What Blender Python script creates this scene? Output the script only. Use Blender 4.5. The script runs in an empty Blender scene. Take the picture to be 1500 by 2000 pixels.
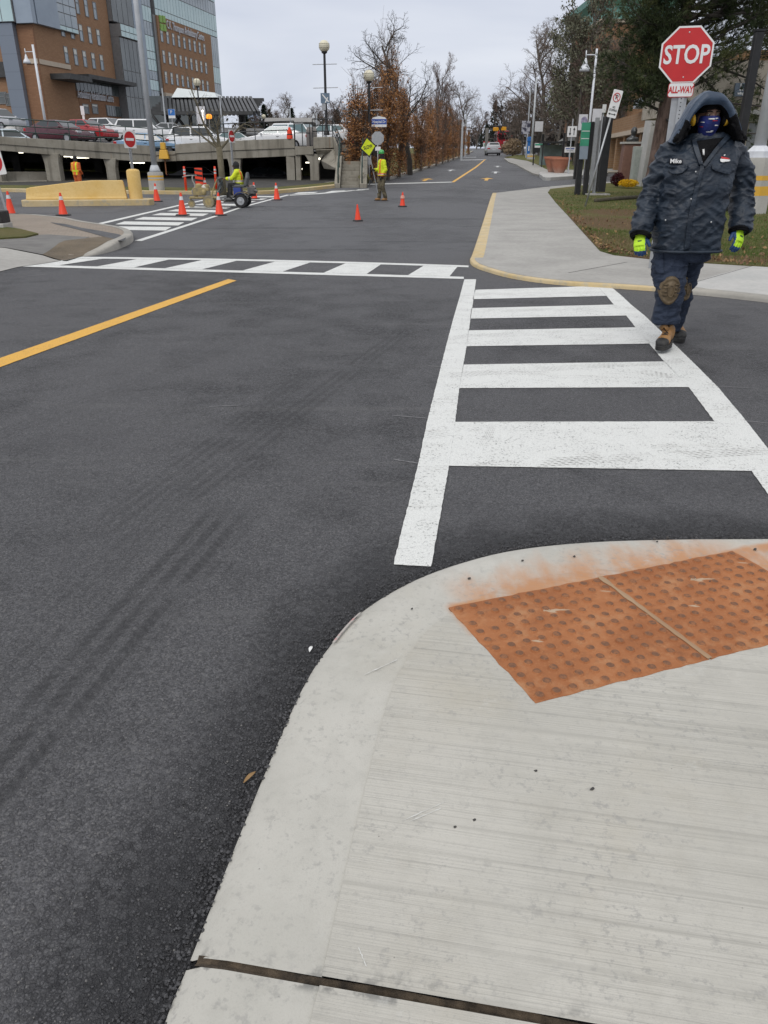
import bpy, bmesh, math, random
from mathutils import Vector, Matrix, noise
from mathutils.bvhtree import BVHTree
R = math.radians
PI = math.pi
scene = bpy.context.scene
COL = scene.collection
rnd = random.Random(7)

# ------------------------------------------------------------------ camera and survey helpers
CAMH, FPX, TH = 1.42, 1495.0, R(24.6)
CT, ST = math.cos(TH), math.sin(TH)
CAM = Vector((0, 0, CAMH))
def ray(u, v):
    x, y = (u - 750) / FPX, (v - 1000) / FPX
    return Vector((x, CT - y * ST, -(ST + y * CT)))
def at(u, v, Y):
    d = ray(u, v)
    return CAM + d * (Y / d.y)
def g(y):                                   # height of the terrain: level crossing, then a gentle hill
    if y < 40: return 0.0
    if y < 110: return 0.03 * (y - 40)
    if y < 260: return 2.1 + 0.02 * (y - 110)
    return 5.1
def gp(u, v, dz=0.0):
    d = ray(u, v); d = d / d.y
    lo, hi = 0.2, 330.0
    f = lambda Y: CAMH + d.z * Y - g(Y) - dz
    Y = lo
    step = .5
    while Y < hi and f(Y) > 0: Y += step
    a, b = max(Y - step, .05), Y
    for _ in range(30):
        m = (a + b) / 2
        if f(m) > 0: a = m
        else: b = m
    return Vector((d.x * a, a, g(a)))
def gl(pts, dz=0.0): return [gp(u, v, dz).to_2d() for u, v in pts]
def spline(pts, n=6, closed=False):
    P = [Vector(p) for p in pts]
    out = []
    N = len(P)
    rng = range(N) if closed else range(N - 1)
    for i in rng:
        if closed: a, b, c, d = P[i - 1], P[i], P[(i + 1) % N], P[(i + 2) % N]
        else: a, b, c, d = P[max(i - 1, 0)], P[i], P[i + 1], P[min(i + 2, N - 1)]
        for k in range(n):
            t = k / n
            out.append(.5 * ((2 * b) + (c - a) * t + (2 * a - 5 * b + 4 * c - d) * t * t + (3 * b - a - 3 * c + d) * t ** 3))
    if not closed: out.append(P[-1].copy())
    return out
def fbm(p, o=4): return noise.fractal(Vector(p), 1.0, 2.0, o)

cam_d = bpy.data.cameras.new('camera')
cam = bpy.data.objects.new('camera', cam_d); COL.objects.link(cam)
cam.location = CAM; cam.rotation_euler = (PI / 2 - TH, 0, 0)
cam_d.sensor_fit = 'HORIZONTAL'; cam_d.sensor_width = 36; cam_d.lens = FPX / 1500 * 36
cam_d.clip_start = .05; cam_d.clip_end = 2000
scene.camera = cam
scene.view_settings.view_transform = 'Standard'; scene.view_settings.look = 'None'
scene.view_settings.exposure = 0.16; scene.view_settings.gamma = 1.0

# ------------------------------------------------------------------ objects
def link(o, parent=None):
    COL.objects.link(o)
    if parent is not None: o.parent = parent
    return o
def tag(o, label=None, cat=None, group=None, kind=None):
    if label: o['label'] = label
    if cat: o['category'] = cat
    if group: o['group'] = group
    if kind: o['kind'] = kind
    return o
def thing(name, label, cat, loc=(0, 0, 0), rz=0.0, group=None):
    o = bpy.data.objects.new(name, None); link(o)
    o.empty_display_size = .2
    o.location = loc; o.rotation_euler = (0, 0, rz)
    return tag(o, label, cat, group)
def copy_tree(o, parent=None):
    c = o.copy(); link(c, parent)
    for ch in [k for k in COL.objects if k.parent == o]: copy_tree(ch, c)
    return c
def put(o, loc, rz=0.0, s=1.0, label=None, group=None):
    o.location = loc; o.rotation_euler = (0, 0, rz)
    o.scale = (s, s, s) if not isinstance(s, tuple) else s
    if label: o['label'] = label
    if group: o['group'] = group
    return o

class MB:
    """collects shapes for one mesh"""
    def __init__(s): s.v = []; s.f = []; s.m = []; s.mi = 0
    def add(s, vs, fs):
        n = len(s.v); s.v += [tuple(p) for p in vs]
        for f in fs: s.f.append(tuple(i + n for i in f)); s.m.append(s.mi)
    def box(s, c, d, rot=None, taper=1.0):
        c = Vector(c); hx, hy, hz = d[0] / 2, d[1] / 2, d[2] / 2
        vs = []
        for z in (-1, 1):
            k = 1.0 if z < 0 else taper
            for x, y in ((-1, -1), (1, -1), (1, 1), (-1, 1)):
                p = Vector((x * hx * k, y * hy * k, z * hz))
                if rot is not None: p = rot @ p
                vs.append(c + p)
        s.add(vs, [(3, 2, 1, 0), (4, 5, 6, 7), (0, 1, 5, 4), (1, 2, 6, 5), (2, 3, 7, 6), (3, 0, 4, 7)])
    def tube(s, path, rad, n=8, cap=True, flat=None):
        P = [Vector(p) for p in path]
        if not isinstance(rad, (list, tuple)): rad = [rad] * len(P)
        vs = []; up = None
        for i, p in enumerate(P):
            t = (P[min(i + 1, len(P) - 1)] - P[max(i - 1, 0)])
            if t.length < 1e-9: t = Vector((0, 0, 1))
            t.normalize()
            if up is None:
                up = Vector((0, 0, 1)) if abs(t.z) < .9 else Vector((1, 0, 0))
            a = (up - t * up.dot(t))
            if a.length < 1e-6: a = t.orthogonal()
            a.normalize(); b = t.cross(a); up = a
            ra, rb = rad[i] if isinstance(rad[i], (tuple, list)) else (rad[i], rad[i])
            for k in range(n):
                w = 2 * PI * k / n
                vs.append(p + a * math.cos(w) * ra + b * math.sin(w) * rb)
        fs = []
        for i in range(len(P) - 1):
            for k in range(n):
                k2 = (k + 1) % n
                fs.append((i * n + k, i * n + k2, (i + 1) * n + k2, (i + 1) * n + k))
        if cap:
            fs.append(tuple(range(n - 1, -1, -1))); m = (len(P) - 1) * n
            fs.append(tuple(m + k for k in range(n)))
        s.add(vs, fs)
    def lathe(s, prof, c=(0, 0, 0), n=20, cap=True, axis=None):
        c = Vector(c); vs = []
        for r, z in prof:
            for k in range(n):
                w = 2 * PI * k / n
                p = Vector((r * math.cos(w), r * math.sin(w), z))
                if axis is not None: p = axis @ p
                vs.append(c + p)
        fs = []
        for i in range(len(prof) - 1):
            for k in range(n):
                k2 = (k + 1) % n
                fs.append((i * n + k, i * n + k2, (i + 1) * n + k2, (i + 1) * n + k))
        if cap:
            fs.append(tuple(range(n - 1, -1, -1))); m = (len(prof) - 1) * n
            fs.append(tuple(m + k for k in range(n)))
        s.add(vs, fs)
    def rings(s, rs, cap=True):
        n = len(rs[0]); vs = [p for r in rs for p in r]; fs = []
        for i in range(len(rs) - 1):
            for k in range(n):
                k2 = (k + 1) % n
                fs.append((i * n + k, i * n + k2, (i + 1) * n + k2, (i + 1) * n + k))
        if cap:
            fs.append(tuple(range(n - 1, -1, -1))); m = (len(rs) - 1) * n
            fs.append(tuple(m + k for k in range(n)))
        s.add(vs, fs)
    def strip(s, rows):
        n = len(rows[0]); vs = [p for r in rows for p in r]; fs = []
        for i in range(len(rows) - 1):
            for k in range(n - 1):
                fs.append((i * n + k, i * n + k + 1, (i + 1) * n + k + 1, (i + 1) * n + k))
        s.add(vs, fs)
    def ball(s, c, r, n=12, m=8, rot=None):
        c = Vector(c); r = r if isinstance(r, (tuple, list)) else (r, r, r)
        rs = []
        for i in range(m + 1):
            a = PI * i / m
            rr = max(math.sin(a), .02); row = []
            for k in range(n):
                w = 2 * PI * k / n
                p = Vector((rr * math.cos(w) * r[0], rr * math.sin(w) * r[1], -math.cos(a) * r[2]))
                if rot is not None: p = rot @ p
                row.append(c + p)
            rs.append(row)
        s.rings(rs)
    def quad(s, a, b, c, d): s.add([a, b, c, d], [(0, 1, 2, 3)])
    def poly(s, pts): s.add(pts, [tuple(range(len(pts)))])
    def plate(s, pts, thick):
        """flat polygon with thickness: front face as given, back offset along -normal"""
        P = [Vector(p) for p in pts]
        nrm = Vector((0, 0, 0))
        for i in range(len(P)): nrm += P[i].cross(P[(i + 1) % len(P)])
        nrm.normalize(); n = len(P)
        Q = [p - nrm * thick for p in P]
        fs = [tuple(range(n)), tuple(range(2 * n - 1, n - 1, -1))]
        for i in range(n): fs.append((i, i + n, (i + 1) % n + n, (i + 1) % n))
        s.add(P + Q, fs)
    def mesh(s, name, mats):
        me = bpy.data.meshes.new(name); me.from_pydata(s.v, [], s.f)
        for m in (mats if isinstance(mats, (list, tuple)) else [mats]): me.materials.append(m)
        if any(s.m): me.polygons.foreach_set('material_index', s.m)
        me.update(); return me
    def build(s, name, mats, parent=None, smooth=False, bevel=0.0, bseg=2, angle=None):
        me = s.mesh(name, mats)
        if smooth:
            me.polygons.foreach_set('use_smooth', [True] * len(me.polygons))
            if angle: me.set_sharp_from_angle(angle=R(angle))
        o = bpy.data.objects.new(name, me); link(o, parent)
        if bevel:
            b = o.modifiers.new('bevel', 'BEVEL'); b.width = bevel; b.segments = bseg; b.limit_method = 'ANGLE'; b.angle_limit = R(35)
        return o

def remeshed(mb, voxel, smooth_it=4, fn=None):
    """fuse overlapping shapes into one skin, relax it, then displace along the normal by fn(co)"""
    me = mb.mesh('tmp', [])
    o = bpy.data.objects.new('tmp', me); COL.objects.link(o)
    m = o.modifiers.new('r', 'REMESH'); m.mode = 'VOXEL'; m.voxel_size = voxel
    if smooth_it:
        sm = o.modifiers.new('s', 'SMOOTH'); sm.iterations = smooth_it; sm.factor = .5
    dg = bpy.context.evaluated_depsgraph_get(); dg.update()
    out = bpy.data.meshes.new_from_object(o.evaluated_get(dg))
    bpy.data.objects.remove(o); bpy.data.meshes.remove(me)
    if fn:
        nr = [v.normal.copy() for v in out.vertices]
        for v, n_ in zip(out.vertices, nr): v.co += n_ * fn(v.co)
    out.polygons.foreach_set('use_smooth', [True] * len(out.polygons))
    out.update()
    return out
def mesh_obj(name, me, mat, parent=None):
    me.materials.clear(); me.materials.append(mat); me.name = name
    return link(bpy.data.objects.new(name, me), parent)
def text(name, s, size, mat, parent, loc, rot, depth=.001, sx=1.0, align='CENTER', bold=0.0, shear=0.0):
    cu = bpy.data.curves.new(name, 'FONT'); cu.body = s; cu.size = size; cu.extrude = depth
    cu.align_x = align; cu.align_y = 'CENTER'; cu.offset = bold; cu.shear = shear
    cu.resolution_u = 3
    t = bpy.data.objects.new(name, cu); COL.objects.link(t)
    dg = bpy.context.evaluated_depsgraph_get(); dg.update()
    me = bpy.data.meshes.new_from_object(t.evaluated_get(dg))
    bpy.data.objects.remove(t)
    me.materials.clear(); me.materials.append(mat)
    for v in me.vertices: v.co.x *= sx
    o = bpy.data.objects.new(name, me); link(o, parent)
    o.location = loc; o.rotation_euler = rot
    return o

# ------------------------------------------------------------------ node helpers
class NT:
    def __init__(s, name):
        s.mat = bpy.data.materials.new(name); s.mat.use_nodes = True
        s.t = s.mat.node_tree; s.t.nodes.clear()
        s.out = s.n('ShaderNodeOutputMaterial'); s.b = s.n('ShaderNodeBsdfPrincipled')
        s.t.links.new(s.b.outputs[0], s.out.inputs[0])
        s._co = None
    def n(s, ty, **kw):
        x = s.t.nodes.new(ty)
        for k, v in kw.items(): setattr(x, k, v)
        return x
    def l(s, a, b): s.t.links.new(a, b)
    def co(s):
        if s._co is None: s._co = s.n('ShaderNodeTexCoord').outputs['Object']
        return s._co
    def mapping(s, scale=(1, 1, 1), rot=(0, 0, 0), loc=(0, 0, 0), src=None):
        m = s.n('ShaderNodeMapping')
        m.inputs['Scale'].default_value = scale; m.inputs['Rotation'].default_value = rot; m.inputs['Location'].default_value = loc
        s.l(src or s.co(), m.inputs['Vector']); return m.outputs[0]
    def noise(s, scale, detail=4, rough=.55, vec=None, dist=0.0):
        x = s.n('ShaderNodeTexNoise'); x.inputs['Scale'].default_value = scale
        x.inputs['Detail'].default_value = detail; x.inputs['Roughness'].default_value = rough; x.inputs['Distortion'].default_value = dist
        s.l(vec or s.co(), x.inputs['Vector']); return x.outputs[0]
    def voro(s, scale, feature='F1', vec=None, out='Distance', rand=1.0):
        x = s.n('ShaderNodeTexVoronoi', feature=feature); x.inputs['Scale'].default_value = scale; x.inputs['Randomness'].default_value = rand
        s.l(vec or s.co(), x.inputs['Vector']); return x.outputs[out]
    def ramp(s, fac, stops, interp='LINEAR'):
        x = s.n('ShaderNodeValToRGB'); x.color_ramp.interpolation = interp
        e = x.color_ramp.elements
        while len(e) < len(stops): e.new(.5)
        for i, (p, c) in enumerate(stops):
            e[i].position = p
            e[i].color = (c, c, c, 1) if isinstance(c, (int, float)) else (*c, 1)
        s.l(fac, x.inputs[0]); return x.outputs[0]
    def mix(s, fac, a, b, mode='MIX'):
        x = s.n('ShaderNodeMix', data_type='RGBA', blend_type=mode)
        if isinstance(fac, (int, float)): x.inputs[0].default_value = fac
        else: s.l(fac, x.inputs[0])
        for val, i in ((a, 6), (b, 7)):
            if isinstance(val, (tuple, list)): x.inputs[i].default_value = (*val, 1)
            else: s.l(val, x.inputs[i])
        return x.outputs[2]
    def math(s, op, a, b=None, c=None, clamp=False):
        x = s.n('ShaderNodeMath', operation=op); x.use_clamp = clamp
        for i, val in enumerate((a, b, c)):
            if val is None: continue
            if isinstance(val, (int, float)): x.inputs[i].default_value = val
            else: s.l(val, x.inputs[i])
        return x.outputs[0]
    def map(s, val, a, b, c=0.0, d=1.0, smooth=True):
        x = s.n('ShaderNodeMapRange'); x.interpolation_type = 'SMOOTHSTEP' if smooth else 'LINEAR'
        s.l(val, x.inputs[0])
        for i, q in enumerate((a, b, c, d)): x.inputs[i + 1].default_value = q
        return x.outputs[0]
    def xyz(s, vec=None):
        x = s.n('ShaderNodeSeparateXYZ'); s.l(vec or s.co(), x.inputs[0]); return x.outputs
    def bump(s, h, strength=.5, dist=.01, normal=None):
        x = s.n('ShaderNodeBump'); x.inputs['Strength'].default_value = strength; x.inputs['Distance'].default_value = dist
        s.l(h, x.inputs['Height'])
        if normal: s.l(normal, x.inputs['Normal'])
        return x.outputs[0]
    def set(s, **kw):
        nm = {'color': 'Base Color', 'rough': 'Roughness', 'metal': 'Metallic', 'normal': 'Normal', 'spec': 'Specular IOR Level',
              'emit': 'Emission Color', 'estr': 'Emission Strength', 'alpha': 'Alpha', 'coat': 'Coat Weight', 'trans': 'Transmission Weight', 'sheen': 'Sheen Weight'}
        for k, v in kw.items():
            i = s.b.inputs[nm[k]]
            if isinstance(v, (tuple, list)): i.default_value = (*v, 1)
            elif isinstance(v, (int, float)): i.default_value = v
            else: s.l(v, i)
        return s.mat
_mats = {}
def M(name, c, c2=None, scale=6.0, rough=.6, metal=0.0, bump=0.0, bscale=60.0, spec=.5, bdist=.01, detail=5, coat=0.0, lo=.35, hi=.65, stretch=None):
    if name in _mats: return _mats[name]
    t = NT(name)
    vec = t.mapping(scale=stretch) if stretch else None
    if c2 is None: c2 = tuple(x * .8 for x in c)
    f = t.ramp(t.noise(scale, detail, vec=vec), [(lo, 0.0), (hi, 1.0)])
    t.set(color=t.mix(f, c, c2), metal=metal, spec=spec, coat=coat)
    t.set(rough=t.map(t.noise(scale * 1.7, 3), .3, .7, max(rough - .06, 0), min(rough + .08, 1)))
    if bump: t.set(normal=t.bump(t.noise(bscale, 5, vec=vec), bump, bdist))
    _mats[name] = t.mat
    return t.mat
def emit(name, c, strength):
    if name in _mats: return _mats[name]
    t = NT(name); t.set(color=c, emit=c, estr=strength, rough=.4); _mats[name] = t.mat; return t.mat

# ------------------------------------------------------------------ sky and sun (overcast)
SUN_EL, SUN_AZ = R(48), R(205)
w = bpy.data.worlds.new('World'); scene.world = w; w.use_nodes = True
nt = w.node_tree; nt.nodes.clear()
def wn(ty, **kw):
    x = nt.nodes.new(ty)
    for k, v in kw.items(): setattr(x, k, v)
    return x
wo = wn('ShaderNodeOutputWorld'); bg = wn('ShaderNodeBackground'); nt.links.new(bg.outputs[0], wo.inputs[0])
sky = wn('ShaderNodeTexSky', sky_type='NISHITA'); sky.sun_disc = False; sky.sun_elevation = SUN_EL; sky.sun_rotation = SUN_AZ
sky.air_density = 1.0; sky.dust_density = 1.0
tc = wn('ShaderNodeTexCoord'); sp = wn('ShaderNodeSeparateXYZ'); nt.links.new(tc.outputs['Generated'], sp.inputs[0])
def wmath(op, a, b):
    x = wn('ShaderNodeMath', operation=op)
    for i, v in enumerate((a, b)):
        if isinstance(v, (int, float)): x.inputs[i].default_value = v
        else: nt.links.new(v, x.inputs[i])
    return x.outputs[0]
zz = wmath('MAXIMUM', sp.outputs[2], 0.0); zz = wmath('ADD', zz, .16)
cx = wmath('DIVIDE', sp.outputs[0], zz); cy = wmath('DIVIDE', sp.outputs[1], zz)
cb = wn('ShaderNodeCombineXYZ'); nt.links.new(cx, cb.inputs[0]); nt.links.new(cy, cb.inputs[1])
nz = wn('ShaderNodeTexNoise'); nz.inputs['Scale'].default_value = .75; nz.inputs['Detail'].default_value = 5; nz.inputs['Roughness'].default_value = .45
nz.inputs['Distortion'].default_value = .3
nt.links.new(cb.outputs[0], nz.inputs['Vector'])
rp = wn('ShaderNodeValToRGB'); e = rp.color_ramp.elements
e[0].position = .32; e[0].color = (5.0, 5.45, 6.6, 1)
e[1].position = .68; e[1].color = (7.0, 7.35, 8.1, 1)
nt.links.new(nz.outputs[0], rp.inputs[0])
up = wn('ShaderNodeMapRange'); nt.links.new(sp.outputs[2], up.inputs[0])
for i, q in enumerate((0.0, 1.0, .96, 1.55)): up.inputs[i + 1].default_value = q
wm = wn('ShaderNodeMix', data_type='RGBA'); wm.inputs[6].default_value = (1, 1, 1, 1); wm.inputs[7].default_value = (1.08, 1.0, .86, 1); nt.links.new(sp.outputs[2], wm.inputs[0])
sc_ = wn('ShaderNodeMix', data_type='RGBA', blend_type='MULTIPLY'); sc_.inputs[0].default_value = 1
sw = wn('ShaderNodeMix', data_type='RGBA', blend_type='MULTIPLY'); sw.inputs[0].default_value = 1
nt.links.new(wm.outputs[2], sw.inputs[6]); nt.links.new(up.outputs[0], sw.inputs[7])
nt.links.new(rp.outputs[0], sc_.inputs[6]); nt.links.new(sw.outputs[2], sc_.inputs[7])
mx = wn('ShaderNodeMix', data_type='RGBA'); mx.inputs[0].default_value = .96      # cloud cover over the clear sky
nt.links.new(sky.outputs[0], mx.inputs[6]); nt.links.new(sc_.outputs[2], mx.inputs[7])
nt.links.new(mx.outputs[2], bg.inputs[0]); bg.inputs[1].default_value = .1
sd = bpy.data.lights.new('sun', 'SUN'); sd.energy = 1.1; sd.angle = R(25); sd.color = (1, .97, .93)
so = bpy.data.objects.new('sun', sd); COL.objects.link(so)
so.rotation_euler = Vector((math.sin(SUN_AZ) * math.cos(SUN_EL), math.cos(SUN_AZ) * math.cos(SUN_EL), math.sin(SUN_EL))).to_track_quat('Z', 'Y').to_euler()
# ------------------------------------------------------------------ ground materials
KERB = [(215, 2350), (315, 2000), (370, 1862), (450, 1662), (525, 1480), (590, 1336), (640, 1258), (705, 1188), (800, 1130), (900, 1092), (1010, 1066), (1150, 1052), (1300, 1047), (1420, 1046), (1560, 1046), (1900, 1050)]
KERB2 = spline(gl(KERB, .025), 6)
def asphalt():
    t = NT('asphalt'); co = t.co()
    big = t.noise(.35, 4, vec=t.mapping(scale=(1, .45, 1), rot=(0, 0, R(-25))))
    mid = t.noise(2.2, 4)
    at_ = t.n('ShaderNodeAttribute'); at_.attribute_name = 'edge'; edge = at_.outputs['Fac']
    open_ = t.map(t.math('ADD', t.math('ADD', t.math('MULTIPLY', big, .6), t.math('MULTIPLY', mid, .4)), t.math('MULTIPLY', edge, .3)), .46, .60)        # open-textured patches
    warp = t.n('ShaderNodeVectorMath', operation='ADD'); wn_ = t.n('ShaderNodeTexNoise'); wn_.inputs['Scale'].default_value = 130; t.l(co, wn_.inputs['Vector'])
    ws = t.n('ShaderNodeVectorMath', operation='SCALE'); ws.inputs['Scale'].default_value = .006; t.l(wn_.outputs['Color'], ws.inputs[0]); t.l(co, warp.inputs[0]); t.l(ws.outputs[0], warp.inputs[1]); wv_ = warp.outputs[0]
    grain = t.noise(420, 3, .7)
    gap1 = t.voro(120, 'DISTANCE_TO_EDGE', vec=wv_); c1 = t.xyz(t.voro(120, 'F1', vec=wv_, out='Color'))
    gap2 = t.voro(210, 'DISTANCE_TO_EDGE', vec=wv_); c2 = t.xyz(t.voro(210, 'F1', vec=wv_, out='Color'))
    st1 = t.map(gap1, .02, .22); st2 = t.map(gap2, .02, .25)
    pit = t.map(c1[1], .80, .84)                                  # here and there a stone is missing
    pit2 = t.math('MULTIPLY', t.map(c2[1], .86, .9), .8)
    h = t.math('ADD', t.math('MULTIPLY', t.math('MULTIPLY', st1, t.math('ADD', c1[0], .4)), t.math('ADD', t.math('MULTIPLY', open_, 1.5), .35)), t.math('MULTIPLY', st2, .4))
    h = t.math('ADD', h, t.math('MULTIPLY', grain, .35))
    h = t.math('SUBTRACT', h, t.math('MULTIPLY', pit, t.math('ADD', t.math('MULTIPLY', open_, 1.6), .3)))
    # base colour: bitumen-coated stones of mixed grey, fines between them
    c = t.mix(t.map(c2[0], .1, 1.0), (.022, .022, .026), (.145, .144, .152))
    c = t.mix(t.math('MULTIPLY', t.map(c1[2], .80, .95), .6), c, (.24, .235, .23))
    c = t.mix(t.math('MULTIPLY', t.map(grain, .40, .66), .4), c, (.12, .12, .124))
    dark = t.math('MAXIMUM', t.math('MULTIPLY', pit, t.math('ADD', t.math('MULTIPLY', open_, .6), .32)), t.math('MULTIPLY', pit2, .6))
    dark = t.math('MAXIMUM', dark, t.math('MULTIPLY', t.map(st1, 0, .5, 1, 0), t.math('ADD', t.math('MULTIPLY', open_, .65), .3)))
    c = t.mix(dark, c, (.012, .012, .014))
    c = t.mix(t.math('MULTIPLY', t.map(big, .40, .62, 1, 0), .28), c, (.095, .094, .098))
    c = t.mix(t.math('MULTIPLY', t.map(t.noise(.9, 5, .6), .5, .68), .25), c, (.036, .036, .040))
    c = t.mix(t.math('MULTIPLY', t.map(t.noise(1.0, 4, .6, vec=t.mapping(scale=(.5, 5, 1), rot=(0, 0, R(32)))), .56, .70), .25), c, (.15, .148, .146))
    # clumps: mats of stone standing a little proud, with dark cracks of bitumen round them
    gap3 = t.voro(58, 'DISTANCE_TO_EDGE', vec=wv_); c3 = t.xyz(t.voro(58, 'F1', vec=wv_, out='Color'))
    cl = t.math('MULTIPLY', t.map(gap3, .0, .10, 1, 0), t.map(c3[1], .35, .7))
    c = t.mix(t.math('MULTIPLY', cl, t.math('ADD', t.math('MULTIPLY', open_, .6), .28)), c, (.011, .011, .013))
    c = t.mix(t.math('MULTIPLY', t.map(c3[0], .62, .9), t.math('ADD', t.math('MULTIPLY', open_, .3), .12)), c, (.15, .15, .156))
    h = t.math('SUBTRACT', h, t.math('MULTIPLY', cl, .9))
    stones = st1
    # rolled-in tyre tracks
    p0, p1 = gp(60, 1440), gp(480, 970)
    def track(p0, p1, wid, l0, l1, k):
        d = (p1 - p0).normalized(); ang = math.atan2(d.y, d.x)
        m = t.mapping(rot=(0, 0, -ang)); x = t.xyz(m)
        q = Matrix.Rotation(-ang, 3, 'Z') @ p0
        wob = t.math('MULTIPLY', t.math('SUBTRACT', t.noise(.7, 2), .5), .03)
        ac = t.math('ADD', t.math('SUBTRACT', x[1], q.y), wob)
        al = t.math('SUBTRACT', x[0], q.x)
        body = t.map(t.math('ABSOLUTE', ac), wid * .6, wid * 1.05, 1, 0)
        rib = t.map(t.math('SINE', t.math('MULTIPLY', ac, 2 * PI / (wid * .52))), -.6, .6, .25, 1)
        tread = t.map(t.math('SINE', t.math('MULTIPLY', t.math('ADD', al, t.math('MULTIPLY', t.math('ABSOLUTE', ac), .8)), 2 * PI / .045)), -.6, .6, .72, 1)
        span = t.math('MULTIPLY', t.map(al, l0, l0 + .35), t.map(al, l1 - .35, l1, 1, 0))
        brk = t.map(t.noise(3.4, 5, .65), .28, .56)
        f = t.math('MULTIPLY', t.math('MULTIPLY', body, rib), t.math('MULTIPLY', tread, t.math('MULTIPLY', span, brk)))
        return t.math('MULTIPLY', f, k)
    L = (p1 - p0).length
    tr = track(p0, p1, .15, -1.6, L, .75)
    q0, q1 = gp(0, 1330), gp(420, 905); tr = t.math('MAXIMUM', tr, track(q0, q1, .10, -1.2, (q1 - q0).length, .35))
    tr = t.math('MAXIMUM', tr, track(gp(420, 930), gp(800, 640), .13, -.5, (gp(800, 640) - gp(420, 930)).length, .55))
    tr = t.math('MAXIMUM', tr, track(gp(300, 960), gp(620, 720), .12, -.6, (gp(620, 720) - gp(300, 960)).length, .45))
    tr = t.math('MAXIMUM', tr, track(gp(0, 850), gp(420, 690), .12, -1, 3, .25))
    tr = t.math('MAXIMUM', tr, track(gp(0, 1330), gp(330, 1000), .1, -1, 1.7, .3))
    c = t.mix(tr, c, (.022, .022, .024))
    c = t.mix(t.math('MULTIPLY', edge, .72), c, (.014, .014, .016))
    # old, paler surface beyond the new overlay
    y = t.xyz()[1]; x_ = t.xyz()[0]
    old = t.map(t.math('ADD', y, t.math('MULTIPLY', t.noise(.25, 3), 4)), 13.5, 17)
    oldc = t.mix(t.noise(.6, 5, .65), (.075, .077, .083), (.115, .117, .124))
    oldc = t.mix(t.map(t.noise(.5, 4, vec=t.mapping(scale=(.25, 2.2, 1))), .56, .66), oldc, (.055, .056, .06))
    c = t.mix(t.math('MULTIPLY', old, .8), c, oldc)
    # white specks and scuffs
    spk = t.map(t.voro(7.0), .0, .024, 1, 0)
    c = t.mix(t.math('MULTIPLY', spk, t.map(t.noise(1.3, 2), .5, .55)), c, (.42, .42, .4))
    rough = t.math('SUBTRACT', t.map(grain, .3, .7, .56, .8), t.math('MULTIPLY', edge, .12))
    t.set(color=c, rough=rough, spec=.5, normal=t.bump(h, .75, .005))
    return t.mat
ASPH = asphalt()

def concrete(name, c, c2, broom=None, panel_scale=1.0, stains=.3, spec=.35):
    t = NT(name)
    n1 = t.noise(1.1, 5, .6); n2 = t.noise(14, 4, .6); n3 = t.noise(240, 3, .7)
    col = t.mix(t.map(n1, .35, .65), c, c2)
    col = t.mix(t.math('MULTIPLY', t.map(n2, .45, .7), .25), col, tuple(k * .8 for k in c))
    col = t.mix(t.math('MULTIPLY', t.map(n3, .5, .75), .3), col, tuple(k * .72 for k in c))
    h = t.math('MULTIPLY', n3, .35)
    if broom is not None:
        m = t.mapping(rot=(0, 0, -broom)); ms = t.mapping(scale=(1.3, 170, 1), src=m); ml = t.mapping(scale=(.45, 38, 1), src=m)
        b = t.noise(1.0, 3, .65, vec=ms); b2 = t.noise(1.0, 2, .5, vec=ml)
        msk = t.map(t.noise(1.4, 3), .3, .5, .55, 1)
        h = t.math('ADD', h, t.math('MULTIPLY', t.math('ADD', b, b2), t.math('MULTIPLY', msk, 1.6)))
        col = t.mix(t.math('MULTIPLY', t.map(b, .50, .70), .42), col, tuple(k * .66 for k in c))
        col = t.mix(t.math('MULTIPLY', t.map(b2, .54, .68), .34), col, tuple(k * .68 for k in c))
        col = t.mix(t.math('MULTIPLY', t.map(b2, .45, .3), .22), col, tuple(min(k * 1.2, .8) for k in c))
    # pits
    pit = t.map(t.voro(26), 0, .055, 1, 0)
    col = t.mix(t.math('MULTIPLY', pit, t.map(t.noise(5, 2), .5, .6)), col, (.09, .08, .07))
    h = t.math('SUBTRACT', h, t.math('MULTIPLY', pit, .8))
    t.set(color=col, rough=t.map(n2, .3, .7, .62, .82), spec=spec, normal=t.bump(h, .45, .004))
    return t, col
rust_pts = [(gp(1000, 1125), .30, .8), (gp(1110, 1103), .36, .9), (gp(1230, 1085), .44, 1.0), (gp(1330, 1064), .34, .8), (gp(910, 1160), .18, .7), (gp(1410, 1065), .24, .6), (gp(1130, 1085), .2, .6), (gp(1010, 1100), .2, .6)]
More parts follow.
